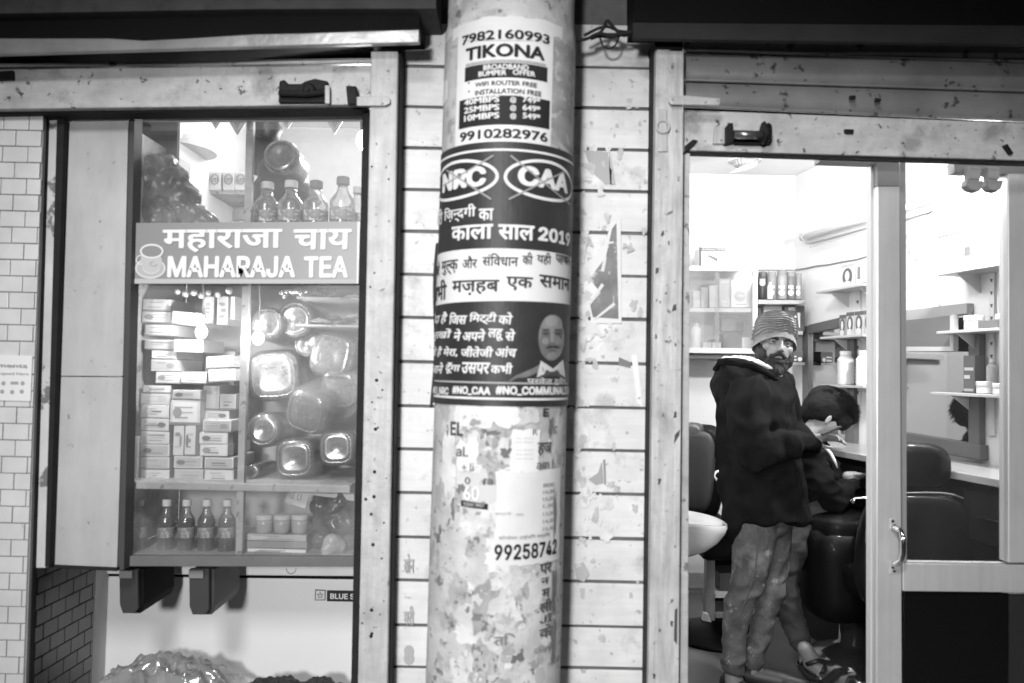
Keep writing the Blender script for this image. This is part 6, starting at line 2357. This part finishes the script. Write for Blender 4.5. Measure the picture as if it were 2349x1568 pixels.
# front collar stand
g.ell(m_(1800, 895, .02), (.034, .07, .062), seg=16, rings=10)
g.ell(m_(1812, 915, .02), (.024, .06, .05), seg=16, rings=10)
def coat_sc(co, no):
    f1 = folds(.020, 6.5, 3.1, (1.5, 1.0, .75))
    co = f1(co, no)
    for i in range(len(co)):
        p = Vector(co[i])
        w = mnoise.noise(Vector((p.x * 5 + p.z * 6, p.y * 3, p.z * 16 - p.x * 6)))
        co[i] += no[i] * (w * .009 + (1 - abs(mnoise.noise(Vector((p.x * 9, p.y * 6, p.z * 13)))) * 3) * .004)
    return co


put_blob('hooded_coat', blob(g, 'hooded_coat', .0095, 3, coat_sc), M_coat, man)
# white fleece lining seen at the hood opening
lin = [(1652, 826, -.10), (1664, 823, -.12), (1685, 823, -.125), (1710, 826, -.12), (1735, 831, -.105), (1752, 838, -.09), (1768, 845, -.085), (1786, 860, -.08), (1800, 871, -.07), (1808, 880, -.05)]
g = MB().tube([m_(*q) for q in lin], [.008, .011, .013, .013, .012, .010, .008, .006, .006, .005], 10)
g.tube([m_(*q) for q in [(1648, 834, -.06), (1665, 826, .02), (1700, 822, .06), (1740, 828, .06)]], .013, 10)
put_blob('hood_lining', blob(g, 'hood_lining', .006, 1, folds(.004, 60, 1)), M_fleece, man)
# coat collar rim in front of the lining
rim = [(1640, 850, -.09), (1650, 832, -.12), (1668, 829, -.14), (1695, 832, -.145), (1722, 838, -.14), (1748, 850, -.125), (1768, 862, -.115), (1786, 877, -.10), (1797, 892, -.085)]
g = MB().tube([m_(*q) for q in rim], [.012, .015, .017, .018, .018, .015, .012, .011, .008], 10)
put_blob('collar_rim', blob(g, 'collar_rim', .006, 1, folds(.003, 30, 2)), M_coat, man)

# legs (jeans)
g = MB()
g.ell(m_(1748, 1195, .01), (.115, .13, .075), seg=20, rings=12)
g.cap_cone(m_(1733, 1205, -.06), .092, m_(1716, 1330, -.07), .067)
g.cap_cone(m_(1716, 1330, -.07), .067, m_(1690, 1410, -.07), .053)
g.cap_cone(m_(1690, 1410, -.07), .053, m_(1682, 1480, -.07), .046)
g.cap_cone(m_(1682, 1480, -.07), .048, m_(1683, 1532, -.07), .044)
g.cap_cone(m_(1774, 1205, .07), .08, m_(1774, 1335, .05), .055)
g.cap_cone(m_(1774, 1335, .05), .055, m_(1750, 1420, .06), .044)
g.cap_cone(m_(1752, 1420, .06), .048, m_(1728, 1518, .07), .042)


def jean_sc(co, no):
    for i in range(len(co)):
        p = Vector(co[i])
        # knee and ankle wrinkles
        kz = (P(1700, 1350, YM).z)
        az = (P(1700, 1500, YM).z)
        w1 = math.exp(-((p.z - kz) / .09) ** 2)
        w2 = math.exp(-((p.z - az) / .06) ** 2)
        n_ = mnoise.noise(Vector((p.x * 6, p.y * 5, p.z * 34 + p.x * 12)))
        r_ = 1 - abs(mnoise.noise(Vector((p.x * 9 + p.z * 7, p.y * 7, p.z * 17 - p.x * 9)) + Vector((4, 2, 8)))) * 3
        co[i] += no[i] * (n_ * (.004 * w1 + .004 * w2 + .001) + r_ * (.0065 * w1 + .0065 * w2 + .0014) + mnoise.noise(p * 8) * .003)
    return co


put_blob('jeans', blob(g, 'jeans', .008, 3, jean_sc), M_jeans, man)
g = MB().tube([m_(x, y, -.07 - r) for x, y, r in ((1733, 1205, .098), (1738, 1260, .092), (1733, 1310, .086), (1718, 1360, .078), (1702, 1400, .070), (1694, 1450, .062))], .0028, 5)
part('side_seam', g, M_dkt, man)
# ankle and shoes
put_blob('ankle', blob(MB().cap_cone(m_(1728, 1515, .07), .034, m_(1724, 1550, .07), .034, 14), 'ankle', .006, 3), M_skin, man)
put_blob('ankle', blob(MB().cap_cone(m_(1683, 1530, -.07), .034, m_(1683, 1562, -.07), .036, 14), 'ankle', .006, 3), M_skin, man)
g = MB()
zf = SF + .04
f1 = m_(1690, 1560, -.07)
f2 = m_(1735, 1550, .07)
for f_, d_ in ((f1, Vector((.35, -1, 0)).normalized()), (f2, Vector((1, -.35, 0)).normalized())):
    b = Vector((f_.x, f_.y, zf))
    g.cap_cone(b - d_ * .05 + Vector((0, 0, .01)), .042, b + d_ * .10, .042, 14)
    g.cap_cone(b + d_ * .08, .042, b + d_ * .19 + Vector((0, 0, -.008)), .030, 14)
    g.cap_cone(b - d_ * .03 + Vector((0, 0, .01)), .040, b - d_ * .02 + Vector((0, 0, .06)), .040, 14)


def shoe_sc(co, no):
    co[:, 2] = np.maximum(co[:, 2], SF + .002)
    return co


put_blob('shoes', blob(g, 'shoes', .006, 3, shoe_sc), M_shoe, man)

# head
HC = m_(1778, 791, -.01)
yaw, roll, pitch = R_(-2), R_(9), R_(3)
HR = Matrix.Rotation(yaw, 3, 'Z') @ Matrix.Rotation(roll, 3, 'Y') @ Matrix.Rotation(pitch, 3, 'X')


def hh(x, y, z):
    """head space: x right of picture, y negative = forwards, z up; metres"""
    return HC + HR @ Vector((x, y, z))


g = MB()
g.ell(hh(0, .012, .03), (.075, .094, .088), rot=HR, seg=28, rings=18)
g.ell(hh(0, -.022, -.028), (.060, .062, .075), rot=HR, seg=24, rings=14)
g.ell(hh(0, -.052, -.078), (.036, .028, .026), rot=HR, seg=16, rings=10)      # chin
for s_ in (-1, 1):
    g.ell(hh(s_ * .036, -.046, -.014), (.026, .026, .024), rot=HR, seg=14, rings=9)   # cheek
    g.ell(hh(s_ * .026, -.070, .027), (.026, .012, .009), rot=HR, seg=12, rings=8)    # brow
    g.ell(hh(s_ * .010, -.092, -.022), (.007, .009, .006), rot=HR, seg=10, rings=7)   # nostril wing
g.cap_cone(hh(0, -.078, .022), .0075, hh(0, -.103, -.017), .0088, 12)                  # nose
g.ell(hh(0, -.080, -.050), (.018, .010, .010), rot=HR, seg=12, rings=8)
g.cap_cone(hh(0, .01, -.06), .052, hh(-.01, .03, -.16), .056, 16)                     # neck
HI = HR.inverted()


def head_sc(co, no):
    for i in range(len(co)):
        p = HI @ (Vector(co[i]) - HC)
        for s_ in (-1, 1):
            d_ = Vector(((p.x - s_ * .029) / .017, (p.z - .009) / .009))
            if p.y < -.03:
                w = math.exp(-d_.length_squared)
                q = HR @ Vector((0, .013 * w, 0))
                co[i] += np.array(q)
    return co


put_blob('head', blob(g, 'head', .0035, 3, head_sc), M_skin, man)
for s_ in (-1, 1):
    e = hh(s_ * .029, -.0622, .009)
    ey = part('eye', MB().ell(e, (.0115, .0115, .0105), rot=HR, seg=14, rings=9), mat('eye_white', .2, .3), man, smooth=True)
    part('iris', MB().ell(hh(s_ * .029 - .001, -.0722, .009), (.0048, .0025, .0042), rot=HR, seg=12, rings=7), flat(.01, .1), ey, smooth=True)
    g = MB().tube([hh(s_ * (.012 + .036 * k / 6), -.0825 + .017 * (k / 6) ** 2, .020 + .005 * math.sin(math.pi * k / 7)) for k in range(7)], [.003, .0055, .006, .006, .005, .004, .002], 7)
    part('eyebrow', g, M_beard, man, smooth=True)
for s_ in (-1, 1):
    part('eyelid', MB().ell(hh(s_ * .029, -.0642, .0152), (.0145, .0125, .0058), rot=HR, seg=14, rings=8), M_skin, man, smooth=True)
    part('eyelid', MB().ell(hh(s_ * .029, -.0635, .0015), (.0135, .0115, .0045), rot=HR, seg=14, rings=8), M_skin, man, smooth=True)
g = MB()
g.ell(hh(0, -.040, -.085), (.056, .050, .046), rot=HR, seg=22, rings=12)
g.ell(hh(0, -.062, -.102), (.036, .034, .036), rot=HR, seg=18, rings=10)
g.ell(hh(0, -.078, -.068), (.032, .017, .0125), rot=HR, seg=16, rings=9)
for s_ in (-1, 1):
    g.ell(hh(s_ * .026, -.074, -.058), (.012, .012, .014), rot=HR, seg=12, rings=8)
for s_ in (-1, 1):
    g.ell(hh(s_ * .052, -.022, -.052), (.025, .044, .044), rot=HR, seg=16, rings=10)
    g.ell(hh(s_ * .066, .004, -.022), (.010, .024, .040), rot=HR, seg=14, rings=10)
    g.cap_cone(hh(s_ * .004, -.094, -.036), .0075, hh(s_ * .030, -.080, -.048), .0065, 8)
    g.cap_cone(hh(s_ * .030, -.080, -.048), .007, hh(s_ * .036, -.070, -.070), .010, 8)


def beard_sc(co, no):
    for i in range(len(co)):
        p = Vector(co[i])
        co[i] += no[i] * (mnoise.noise(p * 160) * .0028 + mnoise.noise(p * 60) * .0025)
    return co


put_blob('beard', blob(g, 'beard', .0035, 1, beard_sc), M_beard, man)
part('lips', MB().ell(hh(0, -.0925, -.0525), (.0125, .0045, .0034), rot=HR, seg=12, rings=8), mat('lip', .08, .5), man, smooth=True)
# beanie: ribbed knit, rows wavy
BT = HR @ Matrix.Rotation(R_(-4), 3, 'Y') @ Matrix.Rotation(R_(-14), 3, 'X')
bc = hh(-.004, .014, .030)
NU, NV = 120, 220
vs = []
for j in range(NV + 1):
    v = j / NV
    if v < .14:          # folded rim
        r0, h0, rib = .0905 - .004 * (v / .14), -.050 + v * .24, 0
    else:
        u = (v - .14) / .86
        ph = u * math.pi / 2
        r0 = (.090 + .006 * math.sin(ph * 2)) * math.cos(ph) ** .62 if u < 1 else 0.0005
        h0 = -.016 + .124 * math.sin(ph)
        rib = 1
    for i in range(NU):
        a = 2 * math.pi * i / NU
        wob = mnoise.noise(Vector((math.cos(a) * 2.2, math.sin(a) * 2.2, h0 * 14))) * 1.6
        rr = r0 + (.0040 * (1 - 2 * abs(math.sin(v * 15.0 * math.pi + wob * 1.5 + .8 * math.sin(a * 2 + v * 9)))) * rib + .0012 * math.sin(a * 48) * (1 - rib) + mnoise.noise(Vector((math.cos(a) * 3, math.sin(a) * 3, v * 4))) * .003) * min(1, r0 / .05)
        front = max(0, -math.sin(a))     # towards the face
        dz = (.026 * front ** 1.5 + (-.022) * max(0, math.sin(a)) * .6) * max(0, 1 - v * 2.2)
        vs.append(bc + BT @ Vector((rr * .95 * math.cos(a), rr * (1.10 + .07 * front) * math.sin(a), h0 + dz)))
md = MB().add(vs, [(j * NU + i, j * NU + (i + 1) % NU, (j + 1) * NU + (i + 1) % NU, (j + 1) * NU + i) for j in range(NV) for i in range(NU)])
part('beanie', md, M_knit, man, smooth=True)
# hand with phone
RH = Matrix.Rotation(R_(-12), 3, 'Y') @ Matrix.Rotation(R_(-8), 3, 'Z') @ Matrix.Rotation(R_(-35), 3, 'X')
hp0 = m_(1882, 1006, -.15)
g = hand_md(hp0, RH, .80, (.35, .45, .55, .65), .6, 1)
g.cap_cone(m_(1862, 1012, -.155), .021, hp0 - RH @ Vector((.03, 0, 0)), .022, 12)
put_blob('hand', blob(g, 'hand', .003, 2), M_skin, man)
ph = thing('mobile_phone', 'thin dark phone held in the hand of the standing man', 'phone', tuple(m_(1902, 992, -.17)))
pcn = m_(1903, 991, -.16)
RP = Matrix.Rotation(R_(-24), 3, 'Y') @ Matrix.Rotation(R_(-4), 3, 'X')
q = [pcn + RP @ Vector(v) for v in ((-.042, -.03, 0), (.042, -.03, 0), (.042, .03, 0), (-.042, .03, 0))]
part('phone_body', MB().prism(q, [v + RP @ Vector((0, 0, .008)) for v in q]), flat(.03, .2), ph, bevel=.002)
q = [pcn + RP @ Vector(v) for v in ((-.038, -.027, .0085), (.038, -.027, .0085), (.038, .027, .0085), (-.038, .027, .0085))]
part('phone_screen', MB().add(q, [(0, 1, 2, 3)]), flat(.05, .15), ph)

# ---------------- seated man
YS = 3.72
sm = thing('person', 'seated man with thick dark hair bending his head over his lap', 'person', (P(1890, 1540, YS).x, YS, SF))
s_ = lambda x, y, dy=0: S(x, y, dy, YS)
kS = YS / F
g = MB()
g.cap_cone(s_(1872, 1175, .05), .15, s_(1856, 1085, .04), .145, 20)
g.cap_cone(s_(1856, 1085, .04), .145, s_(1846, 1030, .03), .11, 20)
g.cap_cone(s_(1852, 1030, -.13), .065, s_(1888, 1110, -.20), .060)
g.cap_cone(s_(1888, 1110, -.20), .060, s_(1915, 1150, -.19), .055)
g.cap_cone(s_(1915, 1150, -.19), .058, s_(1950, 1112, -.14), .043)
g.cap_cone(s_(1866, 1035, .17), .065, s_(1905, 1110, .18), .055)
g.cap_cone(s_(1905, 1110, .18), .055, s_(1950, 1110, .04), .042)
put_blob('dark_sweater', blob(g, 'dark_sweater', .010, 4, folds(.012, 9, 5)), mat('dark_wool', .006, .95, spec=.1, bump=.5, bscale=200), sm)
g = MB()
g.ell(s_(1885, 1190, .03), (.16, .17, .08), seg=20, rings=12)
g.cap_cone(s_(1905, 1190, .12), .095, s_(2022, 1056, .05), .075)
g.cap_cone(s_(2022, 1056, .05), .072, s_(2050, 1250, .0), .055)
g.cap_cone(s_(1880, 1195, -.10), .095, s_(1790, 1290, -.14), .078)
g.cap_cone(s_(1790, 1290, -.14), .075, s_(1806, 1390, -.16), .058)
g.cap_cone(s_(1806, 1390, -.16), .056, s_(1838, 1474, -.20), .045)
put_blob('trousers', blob(g, 'trousers', .010, 4, folds(.010, 9, 8)), mat('dim_jeans', .03, .85, var=.3, vscale=10), sm)
# foot with sandal
g = MB()
fy = YS - .24
an = P(1846, 1488, fy)
ft = P(1880, 1535, fy)
tz = SF + .035
g.cap_cone(an, .032, P(1864, 1518, fy), .036, 14)
g.cap_cone(P(1862, 1520, fy), .038, P(1884, 1540, fy - .02), .032, 14)
for i in range(5):
    b = P(1874 + i * 6, 1545 - i * 3.5, fy - .03 + .004 * i)
    g.cap_cone(b, .011 if i else .010, b + Vector((.006, -.03, -.012)), .009 + .003 * (i == 4), 9)
put_blob('foot', blob(g, 'foot', .004, 2), M_skin, sm)
g = MB()
g.slab([(1852, 1556), (1874, 1566), (1912, 1550), (1912, 1540), (1872, 1556), (1852, 1546)], fy - .06, .12)
sd = part('sandal', g, M_shoe, sm, bevel=.004)
g = MB().tube([P(1852, 1524, fy - .02), P(1862, 1521, fy - .055), P(1878, 1516, fy - .055), P(1890, 1520, fy - .02)], .010, 8)
part('sandal_strap', g, M_shoe, sd, smooth=True)
# neck, head looking down
g = MB()
g.cap_cone(s_(1850, 1010, .0), .058, s_(1884, 972, -.01), .050, 16)
SR = Matrix.Rotation(R_(78), 3, 'Z')          # face towards picture right
SHC = s_(1896, 950, -.01)
SHR = Matrix.Rotation(R_(38), 3, 'Y') @ SR    # nod
hs = lambda x, y, z: SHC + SHR @ Vector((x, y, z))
g.ell(hs(0, .01, .02), (.073, .092, .085), rot=SHR, seg=24, rings=16)
g.ell(hs(0, -.028, -.035), (.056, .058, .068), rot=SHR, seg=20, rings=12)
g.ell(hs(0, -.055, -.082), (.030, .026, .022), rot=SHR, seg=14, rings=9)
g.cap_cone(hs(0, -.082, .012), .009, hs(0, -.106, -.022), .0115, 10)
g.ell(hs(0, -.086, -.05), (.02, .012, .012), rot=SHR, seg=12, rings=8)
for q in (-1, 1):
    g.ell(hs(q * .026, -.072, .022), (.024, .012, .009), rot=SHR, seg=12, rings=8)
    g.ell(hs(q * .074, .010, -.008), (.007, .014, .026), rot=SHR, seg=12, rings=9)
g.ell(s_(1900, 964, -.108), (.012, .008, .026), rot=Matrix.Rotation(R_(35), 3, 'Y'), seg=12, rings=9)
put_blob('head', blob(g, 'head', .004, 3), M_skin, sm)
for q in (-1, 1):
    part('eye', MB().ell(hs(q * .028, -.071, .006), (.011, .011, .009), rot=SHR, seg=10, rings=7), flat(.05), sm, smooth=True)
g = MB()
g.ell(hs(0, .016, .040), (.086, .106, .084), rot=SHR, seg=24, rings=14)
g.ell(hs(0, .060, -.005), (.074, .056, .070), rot=SHR, seg=20, rings=12)
g.ell(hs(0, -.060, .070), (.064, .048, .040), rot=SHR, seg=18, rings=10)
g.ell(hs(0, -.098, .052), (.044, .026, .034), rot=SHR, seg=14, rings=9)
g.ell(s_(1842, 958, .05), (.035, .04, .03), seg=14, rings=9)
g.ell(s_(1900, 934, -.055), (.098, .045, .070), seg=18, rings=11)
g.ell(s_(1932, 965, -.045), (.045, .04, .05), seg=14, rings=9)


def hair_sc(co, no):
    for i in range(len(co)):
        p = Vector(co[i])
        q = Vector((p.x * 40, p.y * 60, p.z * 90))
        co[i] += no[i] * (mnoise.noise(q) * .0015 + mnoise.noise(p * 22) * .006)
    return co


hm = blob(g, 'hair', .0045, 2, hair_sc)
put_blob('hair', hm, M_hair, sm)
# loose hair strands breaking the outline
random.seed(2)
g = MB()
for i in range(1500):
    a, b = random.uniform(0, 2 * math.pi), random.uniform(.0, 1.5)
    d_ = Vector((math.sin(b) * math.cos(a), math.sin(b) * math.sin(a), math.cos(b)))
    p0 = hs(0, .012, .040) + SHR @ Vector((d_.x * .084, d_.y * .104, d_.z * .082))
    dn = (SHR @ d_).normalized()
    tg = (SHR @ Vector((random.uniform(-.3, .3), -1, random.uniform(-.2, .3)))).normalized()
    g.tube([p0, p0 + dn * .007 + tg * .014, p0 + dn * random.uniform(.003, .011) + tg * .036], [.0013, .0011, .0004], 3)
part('hair_strands', g, M_hair, sm, kind='stuff')
g = MB()
g.ell(s_(1830, 978, -.10), (.028, .04, .045), seg=14, rings=9)
put_blob('white_neck_towel', blob(g, 'white_neck_towel', .006, 2, folds(.004, 20, 3)), flat(.8), sm)
g = MB().tube([s_(x, y, -.10) for x, y in ((1878, 1016), (1892, 1026), (1905, 1040), (1914, 1056), (1921, 1074))], [.004, .007, .008, .007, .003], 8)
part('towel_edge', g, flat(.8), sm, smooth=True)
RH2 = Matrix.Rotation(R_(2), 3, 'Y') @ Matrix.Rotation(R_(4), 3, 'Z') @ Matrix.Rotation(R_(-30), 3, 'X')
h0 = s_(1966, 1094, -.14)
g = hand_md(h0, RH2, .9, (.45, .5, .55, .6), .5, 1)
g.cap_cone(s_(1945, 1108, -.14), .028, h0 - RH2 @ Vector((.03, 0, 0)), .023, 12)
put_blob('hand', blob(g, 'hand', .0032, 2), M_skin, sm)
